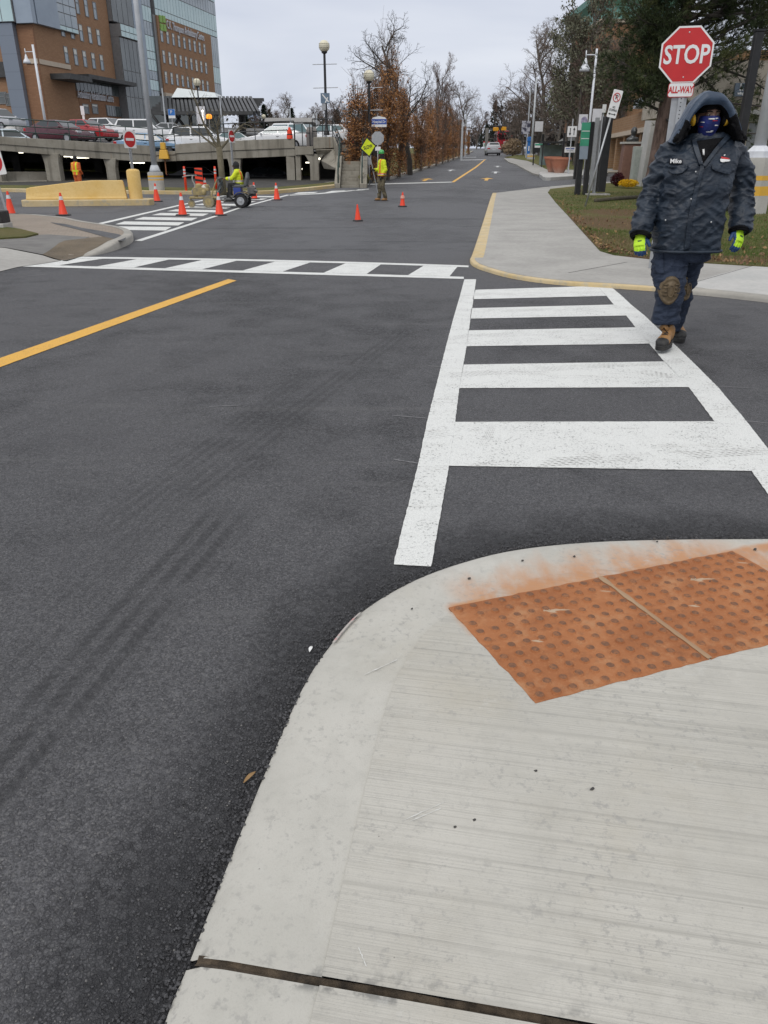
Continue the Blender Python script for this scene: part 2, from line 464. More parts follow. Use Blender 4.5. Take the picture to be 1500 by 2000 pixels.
def rusted(t, col, extra):
    """rust washed out of the iron plates on to the kerb, old stains and sealant along the joint"""
    o_, a_, e_ = [gp(u, v, .0322) for u, v in ((875, 1187), (1165, 1130), (1040, 1377))]
    ex_, ey_ = (a_ - o_), (e_ - o_); xs = t.xyz(); det = ex_.x * ey_.y - ex_.y * ey_.x
    dx, dy = t.math('SUBTRACT', xs[0], o_.x), t.math('SUBTRACT', xs[1], o_.y)
    s_ = t.math('ADD', t.math('MULTIPLY', dx, ey_.y / det), t.math('MULTIPLY', dy, -ey_.x / det)); w_ = t.math('ADD', t.math('MULTIPLY', dx, -ex_.y / det), t.math('MULTIPLY', dy, ex_.x / det))
    run = t.noise(1.0, 5, .6, vec=t.mapping(scale=(7, 2.4, 1), rot=(0, 0, R(12)))); cl = t.noise(9, 5, .65)
    wv = t.math('ADD', w_, t.math('MULTIPLY', t.math('SUBTRACT', run, .5), .62))
    fac = t.math('MULTIPLY', t.map(wv, -.48, -.02), t.math('MULTIPLY', t.map(s_, .0, .30), t.map(s_, 1.75, 2.3, 1, 0)))
    rim_ = t.math('MULTIPLY', t.map(t.math('ADD', w_, t.math('MULTIPLY', t.math('SUBTRACT', cl, .5), .1)), -.09, -.01), t.map(s_, -.06, .05))
    fac = t.math('MULTIPLY', t.math('MAXIMUM', fac, rim_), t.math('MULTIPLY', t.map(w_, .3, .35, 1, 0), t.map(s_, -.05, .02)))
    fac = t.math('MULTIPLY', fac, t.map(t.math('ADD', run, t.math('MULTIPLY', cl, .4)), .42, .78, .25, 1))
    c_r = t.mix(t.noise(7, 4), (.40, .16, .055), (.50, .27, .13))
    col = t.mix(t.math('MULTIPLY', fac, .9), col, c_r)
    col = t.mix(t.math('MULTIPLY', t.map(t.noise(.8, 5, .65), .5, .72), extra), col, (.36, .30, .19))
    jv = gp(372, 1872, .028); jw = gp(1090, 1998, .028); a = math.atan2(jw.y - jv.y, jw.x - jv.x)
    q = Matrix.Rotation(-a, 3, 'Z') @ jv
    ac = t.math('SUBTRACT', t.xyz(t.mapping(rot=(0, 0, -a)))[1], q.y)
    near = t.map(t.math('SUBTRACT', ac, .012), -.02, .045, 1, 0)
    sm = t.map(t.noise(11, 5, .65), .52, .62)
    col = t.mix(t.math('MULTIPLY', t.math('MULTIPLY', near, t.map(ac, -.03, -.012)), t.math('MULTIPLY', sm, .75)), col, (.13, .13, .125))
    nk = t.noise(48, 4, .7); col = t.mix(t.math('MULTIPLY', t.map(nk, .52, .68), t.map(t.noise(3, 3), .38, .62, .15, .6)), col, (.27, .265, .25))
    col = t.mix(t.math('MULTIPLY', t.map(t.noise(13, 6, .75), .56, .72), t.map(t.noise(1.6, 2), .45, .6, 0, .35)), col, (.56, .56, .53))
    t.set(color=col)
    return t.mat
bp0, bp1 = gp(660, 1530), gp(1500, 1645)
BROOM = math.atan2(bp1.y - bp0.y, bp1.x - bp0.x)
CONC_NEAR = rusted(*concrete('brushed_concrete', (.415, .402, .36), (.48, .465, .42), BROOM), .3)
KB_, kcol = concrete('kerb_concrete', (.42, .41, .37), (.485, .472, .43))
CONC_KERB = rusted(KB_, KB_.mix(KB_.math('MULTIPLY', KB_.map(KB_.noise(2.4, 5, .7), .55, .7), .5), kcol, (.52, .52, .485)), .25)
CONC_WALK = concrete('walkway_concrete', (.30, .29, .27), (.36, .35, .325))[0].mat
CONC_PALE = concrete('pale_concrete', (.40, .40, .385), (.47, .46, .44))[0].mat
CONC_OLD = concrete('old_kerb_concrete', (.27, .26, .235), (.36, .34, .30))[0].mat
YK, ycol = concrete('yellow_painted_kerb', (.50, .38, .19), (.56, .45, .27))
YK.set(color=YK.mix(YK.map(YK.noise(5, 5, .7), .5, .64), ycol, (.42, .36, .25))); YELLOW_KERB = YK.mat
def paint(name, c, worn):
    t = NT(name); n = t.noise(330, 3, .7); n2 = t.noise(4, 5, .65); st = t.voro(150)
    col = t.mix(t.math('MULTIPLY', t.map(n2, .42, .7), .30), c, tuple(k * .80 for k in c))
    col = t.mix(t.math('MULTIPLY', t.map(n, .48, .68), .30), col, tuple(k * .70 for k in c))
    col = t.mix(t.math('MULTIPLY', t.map(st, .42, .62), .35), col, tuple(k * .6 for k in c))
    def scuff(ang, off, wid, k, al0, al1):       # ribbed tyre print drawn across the bars
        m = t.mapping(rot=(0, 0, -R(ang))); x = t.xyz(m)
        ac = t.math('ADD', t.math('SUBTRACT', x[1], off), t.math('MULTIPLY', t.math('SUBTRACT', t.noise(.8, 2), .5), .06))
        body = t.map(t.math('ABSOLUTE', ac), wid * .75, wid, 1, 0)
        rib = t.map(t.math('SINE', t.math('MULTIPLY', ac, 2 * PI / (wid * .36))), -.5, .7, .1, 1)
        tread = t.map(t.math('SINE', t.math('MULTIPLY', t.math('ADD', x[0], t.math('MULTIPLY', ac, .5)), 2 * PI / .038)), -.2, .3, .25, 1)
        brk = t.map(t.noise(3.5, 4, .6), .40, .56)
        span = t.math('MULTIPLY', t.map(x[0], al0, al0 + .3), t.map(x[0], al1 - .3, al1, 1, 0))
        return t.math('MULTIPLY', t.math('MULTIPLY', t.math('MULTIPLY', body, rib), t.math('MULTIPLY', tread, brk)), t.math('MULTIPLY', span, k))
    def line(u0, v0, u1, v1, wid, k):
        p, q = gp(u0, v0), gp(u1, v1); an = math.atan2(q.y - p.y, q.x - p.x); pr = Matrix.Rotation(-an, 3, 'Z') @ p; qr = Matrix.Rotation(-an, 3, 'Z') @ q
        return scuff(math.degrees(an), pr.y, wid, k, pr.x - .1, qr.x + .1)
    f = None
    if worn > .5:
        for args in ((830, 920, 1500, 880, .07, .75), (835, 855, 930, 835, .06, .95), (860, 735, 1420, 700, .08, .45), (1170, 712, 1360, 745, .08, .95), (870, 660, 1300, 640, .10, .40), (900, 608, 1300, 604, .10, .40), (905, 575, 1250, 571, .10, .40), (940, 880, 965, 830, .03, .5)):
            g_ = line(*args); f = g_ if f is None else t.math('MAXIMUM', f, g_)
        col = t.mix(f, col, (.17, .16, .148))
        n3 = t.noise(1.0, 3, .6, vec=t.mapping(scale=(1.2, 26, 1), rot=(0, 0, R(-8))))
        col = t.mix(t.math('MULTIPLY', t.map(n3, .55, .66), t.math('MULTIPLY', t.map(n2, .42, .6), .40)), col, (.40, .39, .36))
    pitn = t.map(t.noise(75, 2, .6), .33, .42, 1, 0)
    col = t.mix(t.math('MULTIPLY', pitn, t.math('MULTIPLY', t.map(n2, .36, .6), .3 + .5 * worn)), col, (.10, .10, .10))
    h = t.math('ADD', t.math('MULTIPLY', t.map(st, 0, .75, 1, 0), .8), t.math('MULTIPLY', n, .5)); h = t.math('SUBTRACT', h, t.math('MULTIPLY', pitn, 1.2))
    t.set(color=col, rough=.55, spec=.4, normal=t.bump(h, .6, .004)); return t.mat
WHITE_P = paint('white_road_paint', (.74, .75, .725), .8)
YELLOW_P = paint('yellow_road_paint', (.78, .43, .06), .35)
OLD_WHITE = paint('old_white_road_paint', (.62, .63, .63), 1.0)
def grass_mat():
    t = NT('turf'); n = t.noise(.9, 5, .6); n2 = t.noise(9, 4, .7); n3 = t.noise(70, 3, .8)
    c = t.mix(t.map(n, .38, .62), (.10, .125, .034), (.17, .15, .06))
    c = t.mix(t.math('MULTIPLY', t.map(n2, .45, .65), .6), c, (.22, .18, .085))
    c = t.mix(t.math('MULTIPLY', t.map(n3, .4, .62), .45), c, (.04, .055, .016))
    # bare earth and bark by the walkway
    x = t.xyz(); p = gp(1190, 435)
    fac = None
    for q, rx, ry in ((gp(1185, 440), 1.2, 3.0), (gp(1160, 470), .8, 2.4), (gp(1230, 420), 1.6, 2.4), (gp(1330, 512), 2.4, .35), (gp(1450, 518), 2.0, .3)):
        dx = t.math('DIVIDE', t.math('SUBTRACT', x[0], q.x), rx); dy = t.math('DIVIDE', t.math('SUBTRACT', x[1], q.y), ry)
        d = t.math('SQRT', t.math('ADD', t.math('MULTIPLY', dx, dx), t.math('MULTIPLY', dy, dy)))
        f = t.map(t.math('ADD', d, t.math('MULTIPLY', t.math('SUBTRACT', n2, .5), 1.6)), .6, 1.05, 1, 0)
        fac = f if fac is None else t.math('MAXIMUM', fac, f)
    e = t.mix(t.map(n3, .35, .65), (.10, .055, .032), (.20, .125, .075))
    c = t.mix(t.math('MULTIPLY', fac, .85), c, e)
    t.set(color=c, rough=.9, spec=.15, normal=t.bump(t.math('ADD', n3, n2), .9, .04)); return t.mat
TURF = grass_mat()
EARTH = M('leaf_litter', (.10, .08, .055), (.16, .125, .085), 1.5, .95, bump=.8, bscale=20, bdist=.05)

# ------------------------------------------------------------------ sheets
hl0 = gp(150, 501).to_2d()
BREAKS = (40.0, 110.0, 260.0)
def sheet(name, pts, dz, mat, kind='structure', thick=0.0, side=None, bevel=0.0, hfun=None, parent=None):
    """polygon of (x, y) laid on the terrain dz above it; thick > 0 gives it sides"""
    bm = bmesh.new()
    vs = [bm.verts.new((p[0], p[1], 0)) for p in pts]
    f = bm.faces.new(vs)
    if f.normal.z < 0: f.normal_flip()
    f.normal_update()
    if f.normal.z < 0: f.normal_flip()
    for yb in BREAKS:
        bmesh.ops.bisect_plane(bm, geom=bm.verts[:] + bm.edges[:] + bm.faces[:], plane_co=(0, yb, 0), plane_no=(0, 1, 0))
    if hfun:
        for ax_, nn in ((0, (1, 0, 0)), (1, (0, 1, 0))):
            lo_, hi_ = min(max(p[ax_] for p in pts), hl0[ax_] + 3), max(min(p[ax_] for p in pts), hl0[ax_] - 3)
            q = hi_
            while q < lo_:
                co = [0, 0, 0]; co[ax_] = q; q += .3
                bmesh.ops.bisect_plane(bm, geom=bm.verts[:] + bm.edges[:] + bm.faces[:], plane_co=co, plane_no=nn)
        bmesh.ops.triangulate(bm, faces=bm.faces[:])
    if thick:
        r = bmesh.ops.extrude_face_region(bm, geom=bm.faces[:])
        top = [e for e in r['geom'] if isinstance(e, bmesh.types.BMVert)]
        topset = set(top)
        for v in bm.verts:
            hh = hfun(v.co.x, v.co.y) if hfun else 1.0
            v.co.z = g(v.co.y) + (dz * hh + .003 if v in topset else dz - thick)
        for fc in bm.faces:
            fc.material_index = 1 if side and sum(v in topset for v in fc.verts) not in (len(fc.verts),) else 0
        bmesh.ops.recalc_face_normals(bm, faces=bm.faces[:])
    else:
        for v in bm.verts: v.co.z = g(v.co.y) + dz * (hfun(v.co.x, v.co.y) if hfun else 1.0)
    me = bpy.data.meshes.new(name); bm.to_mesh(me); bm.free()
    me.materials.append(mat)
    if side: me.materials.append(side)
    o = bpy.data.objects.new(name, me); link(o, parent)
    if kind: o['kind'] = kind
    if bevel:
        b = o.modifiers.new('bevel', 'BEVEL'); b.width = bevel; b.segments = 3; b.limit_method = 'ANGLE'; b.angle_limit = R(40)
    return o
def offset_line(P, d):
    out = []
    for i, p in enumerate(P):
        t = (P[min(i + 1, len(P) - 1)] - P[max(i - 1, 0)]).normalized()
        out.append(Vector((p.x + t.y * d, p.y - t.x * d)))
    return out
def band(name, line, w0, w1, z0, mat, drop=.15, kind='structure', hfun=None, crown=.012):
    """kerb: a strip following a line, with a rounded top edge and faces down to the road on both sides"""
    prof = [(w0, -drop), (w0, -crown * 1.6), (w0 + (w1 - w0) * .12, -crown * .3), (w0 + (w1 - w0) * .3, 0.0), (w1, 0.0), (w1, -drop)]
    L = [offset_line(line, a) for a, _ in prof]
    b = MB(); rows = []
    for i in range(len(line)):
        row = []
        for k, (a, z) in enumerate(prof):
            p = L[k][i]; hh = hfun(p.x, p.y) if hfun else 1.0
            row.append((p.x, p.y, g(p.y) + (z0 * hh + z if z > -drop else -drop)))
        rows.append(row)
    b.strip(rows)
    o = b.build(name, mat, smooth=True, angle=50); o['kind'] = kind; return o

# road sheet: fine near the camera so that the hand-laid edge can follow the kerb
def axis(fine0, fine1, step, lo, hi, extra=()):
    a = [fine0 + i * step for i in range(int(round((fine1 - fine0) / step)) + 1)]
    k = step; x = fine1
    while x < hi: k *= 1.5; x += k; a.append(min(x, hi))
    k = step; x = fine0
    while x > lo: k *= 1.5; x -= k; a.append(max(x, lo))
    return sorted(set([round(q, 4) for q in a] + list(extra)))
XS = axis(-2.5, 4.5, .05, -70, 90); YS = axis(.3, 6.2, .05, -6, 330, BREAKS)
b = MB(); edge = []
for y in YS:
    for x in XS:
        b.v.append((x, y, g(y)))
        d = 9.0
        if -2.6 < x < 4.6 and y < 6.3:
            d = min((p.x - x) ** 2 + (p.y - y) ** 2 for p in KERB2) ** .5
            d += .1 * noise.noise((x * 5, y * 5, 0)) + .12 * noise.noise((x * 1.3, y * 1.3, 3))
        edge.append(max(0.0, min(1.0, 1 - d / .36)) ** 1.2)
nx = len(XS)
for j in range(len(YS) - 1):
    for i in range(nx - 1):
        b.f.append((j * nx + i, j * nx + i + 1, (j + 1) * nx + i + 1, (j + 1) * nx + i)); b.m.append(0)
road = b.build('road', ASPH, smooth=True); road['kind'] = 'structure'
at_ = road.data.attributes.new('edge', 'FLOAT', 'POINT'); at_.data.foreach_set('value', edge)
# wide earth sheet to the horizon
gx = [-900, -70, 90, 900]; b = MB()
for y in (-30, 40, 110, 260, 1500):
    for x in gx: b.v.append((x, y, g(y) - .08))
for j in range(4):
    for i in range(3): b.f.append((j * 4 + i, j * 4 + i + 1, (j + 1) * 4 + i + 1, (j + 1) * 4 + i)); b.m.append(0)
o = b.build('ground', EARTH); o['kind'] = 'structure'

# ---- near corner pavement: brushed slab inside a smooth kerb band, with a deep joint
line = [Vector(p) for p in KERB2]                       # runs from behind the camera round to the right; slab lies on its right
inner = offset_line(line, .265)
jA, jB = gp(372, 1872, .028), gp(1090, 1998, .028)
jd = (jB - jA).to_2d().normalized(); jn = Vector((-jd.y, jd.x))
def side_of(p, off): return (Vector(p[:2]) - jA.to_2d()).dot(jn) - off
def cut(o, off, keep_far):
    """slice a mesh with the vertical plane of the joint and keep one side"""
    bm = bmesh.new(); bm.from_mesh(o.data); c_ = on_joint(off, 0)
    bmesh.ops.bisect_plane(bm, geom=bm.verts[:] + bm.edges[:] + bm.faces[:], plane_co=(c_.x, c_.y, 0), plane_no=(jn.x, jn.y, 0), clear_inner=keep_far, clear_outer=not keep_far)
    bm.to_mesh(o.data); bm.free(); return o
def on_joint(off, s): return jA.to_2d() + jn * off + jd * s
ln2 = spline([tuple(p) for p in line], 4); ln2 = [Vector(p) for p in ln2]
inner = offset_line(ln2, .265)
slab_pts = inner + [Vector((9, 3.9)), Vector((9, -3)), Vector((inner[0].x, -3))]
for off, far in ((.008, True), (-.010, False)):
    cut(band('kerb', ln2, 0.0, .2645, .028, CONC_KERB, crown=.014), off, far)
    cut(sheet('pavement', slab_pts, .029, CONC_NEAR, thick=.2), off, far)
DIRT = M('joint_dirt', (.022, .017, .012), (.10, .075, .05), 30, .95, bump=.9, bscale=120)
b = MB(); rows = []
for i in range(90):
    s_ = .012 + i * .06; wob = .006 * noise.noise((s_ * 6, 0, 0)); w2 = .011 + .004 * noise.noise((s_ * 9, 4, 0))
    a_, c_ = on_joint(w2 + wob, s_), on_joint(-w2 + wob, s_)
    zz_ = .0245 + .003 * noise.noise((s_ * 14, 2, 1))
    rows.append([(a_.x, a_.y, zz_), (*on_joint(wob, s_), zz_ - .006), (c_.x, c_.y, zz_)])
b.strip(rows); o = b.build('pavement_joint', DIRT); o['kind'] = 'structure'
# ---- road markings
def marks(name, quads, mat, dz=.004):
    b = MB()
    for q in quads:
        P = [gp(u, v) for u, v in q]
        # split long quads so they follow the hill
        ln_ = max((P[0] - P[1]).length, (P[2] - P[3]).length), max((P[1] - P[2]).length, (P[0] - P[3]).length)
        near = min(p.y for p in P) < 14
        nu, nv = [max(1, min(160, int(l / (.03 if near else .4)))) for l in ln_]
        if max(p.y for p in P) > 39: nv = max(nv, 8)
        rows = []
        for i in range(nv + 1):
            t0 = i / nv; A = P[0].lerp(P[3], t0); B_ = P[1].lerp(P[2], t0); row = []
            for k in range(nu + 1):
                p = A.lerp(B_, k / nu)
                if near: p += Vector((noise.noise(p * 22), noise.noise(p * 22 + Vector((9, 0, 0))), 0)) * .003 + Vector((noise.noise(p * 90), noise.noise(p * 90 + Vector((5, 0, 0))), 0)) * .002
                row.append(Vector((p.x, p.y, g(p.y) + dz)))
            rows.append(row)
        if (rows[0][-1] - rows[0][0]).cross(rows[-1][0] - rows[0][0]).z < 0: rows.reverse()
        b.strip(rows)
    o = b.build(name, mat); o['kind'] = 'structure'; return o
# near crossing
Lo = lambda v: 768 + (907 - 768) * (1104 - v) / (1104 - 546) if v > 0 else 0
lo_pts = [(768, 1104), (816, 911), (834, 825), (851, 757), (870, 681), (886, 620), (897, 583), (907, 546)]
li_pts = [(842, 1108), (877, 911), (889, 825), (897, 759), (911, 678), (919, 623), (925, 583), (930, 546)]
quads = [[lo_pts[i], li_pts[i], li_pts[i + 1], lo_pts[i + 1]] for i in range(len(lo_pts) - 1)]
ri_pts = [(1500, 967), (1468, 921), (1395, 824), (1345, 757), (1297, 707), (1268, 672), (1241, 640), (1223, 617), (1199, 596), (1184, 578), (1166, 559)]
ro_pts = [(1560, 958), (1527, 912), (1458, 824), (1402, 757), (1352, 707), (1316, 672), (1283, 640), (1259, 617), (1233, 596), (1214, 578), (1191, 559)]
quads += [[ri_pts[i], ro_pts[i], ro_pts[i + 1], ri_pts[i + 1]] for i in range(len(ri_pts) - 1)]
quads += [[(877, 911), (1468, 921), (1395, 824), (889, 825)], [(897, 759), (1345, 757), (1297.5, 706.7), (905.6, 713)],
          [(911, 677), (1268.6, 672), (1241, 640), (915, 646)], [(918, 623), (1223, 617), (1199, 595.5), (921, 602.5)],
          [(923, 585), (1184, 578.5), (1166, 559), (929, 566.5)]]
marks('crosswalk_marking', quads, WHITE_P)
# crossing over the main road
T0, T1 = (143, 501.7), (915, 519); B0, B1 = (33, 520.7), (930, 546)
def tl(u): return 501.7 + (u - 143) * .0085 + max(0, u - 143) ** 2 * .0000182
def blw(u): return 520.7 + (u - 33) * .0282
seg = []
us = [143, 265, 392, 535, 672, 825, 915]
for a, c in zip(us[:-1], us[1:]): seg.append([(a, tl(a) + 3.4), (c, tl(c) + 3.4), (c, tl(c)), (a, tl(a))])
us = [33, 180, 320, 472, 630, 795, 906]
for a, c in zip(us[:-1], us[1:]): seg.append([(a, blw(a)), (c, blw(c)), (c, blw(c) - 4.2), (a, blw(a) - 4.2)])
for a0, a1, c1, c0 in ((50, 115, 200, 150), (190, 262, 330, 267), (322, 395, 462, 394), (474, 552, 606, 537), (632, 716, 744, 674), (797, 878, 893, 827)):
    seg.append([(a0, blw(a0) - 4.4), (a1, blw(a1) - 4.4), (c1, tl(c1) + 3.6), (c0, tl(c0) + 3.6)])
marks('crosswalk_marking', seg, WHITE_P)
# crossing over the far left arm
seg = [[(160, 443.5), (172, 444.5), (352, 402), (346, 401)], [(352, 402), (346, 401), (452, 378.5), (455, 379.5)],
       [(263, 470.5), (277, 471), (422, 423.5), (414, 423)], [(422, 423.5), (414, 423), (466, 405.5), (472, 406)], [(472, 406), (466, 405.5), (560, 380.5), (566, 381)]]
bars = [(183, 441.6, 327, 449.5, 7), (221, 432.2, 352, 441.5, 6.2), (258, 423.6, 378, 432, 5.4), (292, 415.6, 400, 423, 4.8), (322, 408.6, 424, 417, 4.2), (348, 402.4, 446, 410, 3.6), (374, 397.2, 468, 404, 3.2), (398, 392, 492, 397, 2.8), (424, 387, 515, 391.5, 2.4), (446, 382.5, 538, 386, 2.2)]
for a, va, c, vc, hgt in bars:
    vm = va; ax = (a, va + 2.0); cx_ = (c, vc - 5.5)
    seg.append([(a + 4, va + hgt), (c - 4, va + hgt + (vc - va) * .25), (c + 12 - 4, va + (vc - va) * .25), (a + 22, va + .5)])
for a, c, v in ((570, 618, 377.5), (634, 672, 374.6), (686, 716, 371.6)): seg.append([(a, v + 1.6), (c - 6, v), (c + 4, v - 2.6), (a + 14, v - 1.6)])
seg.append([(566, 382), (720, 370), (721, 369), (566, 380.6)])
marks('crosswalk_marking', seg, WHITE_P)
marks('centre_line_marking', [[(-60, 721), (-60, 740), (462, 548.5), (446, 545.5)]], YELLOW_P)
marks('stop_line_marking', [[(660, 362.6), (884, 356.2), (884, 355.0), (660, 360.6)]], WHITE_P)
marks('centre_line_marking', [[(881, 356.0), (887, 356.0), (931, 327), (928, 326)], [(928, 326), (931, 327), (949, 311.5), (947, 311)]], YELLOW_P)
marks('lane_line_marking', [[(898, 313.2), (950, 312.2), (950, 311.4), (900, 312.3)], [(905, 307.6), (930, 307.2), (930, 306.6), (905, 307)]], OLD_WHITE)
def arrow(u, v, s, mat, side=1):
    c = gp(u, v); b = MB()
    dx, dy = Vector((.15, .99)), Vector((.99, -.15))
    def q(a, bb): 
        p = c.to_2d() + dx * a * s + dy * bb * s; return (p.x, p.y, g(p.y) + .004)
    b.poly([q(-2.4, -.14), q(-2.4, .14), q(.1, .14), q(.1, -.14)]); b.poly([q(.1, -.55), q(.1, .55), q(1.6, .0)])
    o = b.build('lane_arrow_marking', mat); o['kind'] = 'structure'
arrow(833, 350.5, .8, YELLOW_P); arrow(951, 349.5, .8, YELLOW_P)
arrow(881, 332.5, .7, OLD_WHITE); arrow(968, 336.5, .75, OLD_WHITE); arrow(972, 325, .7, OLD_WHITE)

CHALK = M('chalk_line', (.24, .24, .245), (.15, .15, .155), 40, .9)
for u0, v0, u1, v1, w_ in ((766, 812, 836, 818, .012), (836, 715, 868, 718, .012), (768, 898, 818, 906, .014), (1396, 755, 1478, 759, .012), (1446, 822, 1510, 828, .014), (1240, 624, 1275, 622, .01), (54, 540, 88, 536, .03), (436, 541.5, 488, 542.5, .022), (885, 672, 905, 673, .01), (408, 795, 470, 792, .012)):
    p, q = gp(u0, v0), gp(u1, v1); n_ = Vector((-(q - p).y, (q - p).x, 0)).normalized() * w_ / 2; c_ = MB(); rows = []
    for i in range(13):
        m = p.lerp(q, i / 12) + n_ * noise.noise((i * .7, u0, v0)); k = .35 + .65 * abs(noise.noise((i * .9, v0, 3))) + .2; rows.append([(m.x - n_.x * k, m.y - n_.y * k, .0035), (m.x + n_.x * k, m.y + n_.y * k, .0035)])
    c_.strip(rows); o = c_.build('chalk_marking', CHALK); o['kind'] = 'structure'
PINK = M('pink_survey_paint', (.50, .26, .25), (.43, .40, .37), 40, .8, lo=.35, hi=.52)
for ua, ub in ((645, 700), (985, 1095)):
    sel = [p for p in ln2 if gp(ua, 1250 if ua < 800 else 1075).x < p.x < gp(ub, 1190 if ua < 800 else 1058).x and 1.2 < p.y < 3.4]
    if len(sel) > 2:
        r0, r1 = offset_line(sel, .006), offset_line(sel, .017); c_ = MB(); c_.strip([[(p.x, p.y, .0200), (q.x, q.y, .0262)] for p, q in zip(r0, r1)]); o = c_.build('paint_mark', PINK); o['kind'] = 'structure'
SCR = M('scratch_white', (.58, .58, .55), (.46, .455, .425), 60, .9)
for u0, v0, u1, v1 in ((788, 1604, 868, 1568), (800, 1606, 862, 1580), (700, 1852, 716, 1890), (710, 1320, 775, 1290)):
    p, q = gp(u0, v0, .03), gp(u1, v1, .03); n_ = Vector((-(q - p).y, (q - p).x, 0)).normalized() * .0022; c_ = MB(); rows = []
    for i in range(15):
        m = p.lerp(q, i / 14) + n_ * .8 * noise.noise((i * .6, u0, 2)); k = .3 + abs(noise.noise((i * 1.1, v0, 7))) * 1.4; rows.append([(m.x - n_.x * k, m.y - n_.y * k, .0329), (m.x + n_.x * k, m.y + n_.y * k, .0329)])
    c_.strip(rows); o = c_.build('scratch_mark', SCR); o['kind'] = 'structure'
# ---- right-hand corner: walkway, painted kerb, turf, paler new ramp
k1 = spline(gl([(962, 377), (957, 390), (946, 425), (932, 468), (922, 497), (918, 507), (928, 517), (960, 528), (1000, 538), (1060, 547), (1120, 552.5), (1200, 557), (1290, 563)], .04), 5)
k1 = [Vector(p) for p in k1]
k2 = spline(gl([(1290, 563), (1400, 573), (1500, 584), (1640, 601), (1800, 622)], .04), 4); k2 = [Vector(p) for p in k2]
def hk(x, y): return 1.0
ksp = min(range(len(k1)), key=lambda i: (k1[i] - gp(922, 511).to_2d()).length)
band('kerb', k1[:ksp + 1], 0.0, -.20, .05, YELLOW_KERB, crown=.012)
band('kerb', k1[ksp:], 0.0, -.075, .05, YELLOW_KERB, crown=.012)
band('kerb', k2, 0.0, -.16, .06, CONC_OLD, crown=.02)
in1 = offset_line(k1[:ksp], -.2) + offset_line(k1[ksp:], -.075); in2 = offset_line(k2, -.16)
top_edge = gl([(1640, 470), (1500, 470), (1300, 440), (1230, 352), (1070, 366), (962, 376.5)], .05)
walk_out = [Vector(p) for p in gl([(1230, 350), (1069, 364)], .05)]
sheet('walkway', in1 + in2[1:] + gl([(1800, 540), (1500, 510), (1330, 440), (1232, 352), (1150, 358), (1069, 365)], .05), .052, CONC_WALK, thick=.25)
sheet('walkway', gl([(1338, 557), (1400, 537), (1475, 518), (1800, 545), (1800, 612), (1500, 578), (1400, 567)], .056), .0565, CONC_PALE)
# joints across the walkway
J = M('dark_joint_line', (.07, .065, .06), rough=.9)  # plain dark colour for the tooled joint strips
def joint(p, q, wd=.014, dz=.0575):
    a, c = gp(*p, .055).to_2d(), gp(*q, .055).to_2d(); n_ = Vector((-(c - a).y, (c - a).x)).normalized() * wd / 2
    b = MB(); pts = []
    rows = []
    for i in range(9):
        m = a.lerp(c, i / 8); rows.append([(*(m + n_), g(m.y) + dz), (*(m - n_), g(m.y) + dz)])
    b.strip(rows); o = b.build('pavement_joint', J); o['kind'] = 'structure'
joint((955, 412), (1090, 405)); joint((940, 452), (1130, 447)); joint((1110, 533), (1225, 512)); joint((1338, 557), (1475, 518)); joint((960, 393), (1080, 385))
turf1 = gl([(1070, 376), (1085, 395), (1112, 424), (1140, 455), (1172, 490), (1200, 498), (1290, 508), (1400, 515), (1500, 521), (1800, 545), (1800, 345), (1500, 336), (1400, 345), (1235, 354), (1150, 361), (1075, 369)], .06)
turf_near = sheet('lawn', turf1, .066, TURF, thick=.02)
# thin pale kerb along the side road
kk = [Vector(p) for p in gl([(1069, 365.5), (1150, 359.5), (1232, 352), (1400, 340), (1640, 322)], .06)]
band('kerb', kk, -.02, .2, .07, CONC_PALE)
# ---- beyond the side road
far_walk = gl([(984, 309), (993, 316), (1008, 321), (1040, 338), (1052, 341), (1240, 334.5), (1600, 322), (1600, 314), (1240, 328), (1120, 331.5), (1068, 331), (1048, 321), (1030, 314), (1000, 309)], .1)
sheet('walkway', far_walk, .10, CONC_WALK, thick=.2, side=CONC_OLD)
sheet('lawn', gl([(986, 307), (1000, 308.8), (1030, 313.8), (1048, 320.5), (1068, 330.5), (1120, 331), (1240, 327.5), (1600, 313.5), (1800, 300), (1150, 300), (1010, 303)], .12), .125, TURF, thick=.05)
kk = [Vector(p) for p in gl([(1105, 337.6), (1160, 336.6), (1240, 334), (1420, 326), (1600, 320.5)], .1)]
band('kerb', kk, -.03, .22, .118, YELLOW_KERB)
# planter island
isl = spline(gl([(1053, 341.5), (1058, 346), (1066, 349.5), (1100, 348), (1138, 345), (1180, 341.5), (1182, 338.5), (1120, 338), (1070, 337.5), (1056, 338.5)], .1), 3, closed=True)
sheet('traffic_island', isl, .2, CONC_PALE, thick=.35, bevel=.03)
# ---- left corner
hl_line = gl([(-400, 585), (-150, 551), (0, 529.5), (34, 521), (90, 513), (150, 502.5)])
def seg_d(p, a, c_):
    e_ = c_ - a; t_ = max(0, min(1, (p - a).dot(e_) / e_.length_squared)); return (p - a - e_ * t_).length
def hleft(x, y):
    d = min(seg_d(Vector((x, y)), a, c_) for a, c_ in zip(hl_line[:-1], hl_line[1:]))
    return max(.05, min(1, d / 1.2))
kl = spline(gl([(-120, 428), (0, 428), (60, 428.5), (100, 432), (132, 435.5), (165, 443), (205, 449.5), (236, 455), (256, 462), (261, 470), (250, 479), (226, 489), (195, 497), (172, 500.5), (150, 502.2)], 0), 4)
kl = [Vector(p) for p in kl]
band('kerb', kl, 0.0, .17, .14, CONC_OLD, hfun=hleft, crown=.02)
inl = offset_line(kl, .17)
PAVER = concrete('brick_pavers', (.24, .20, .16), (.31, .27, .22))
pv = PAVER[0]
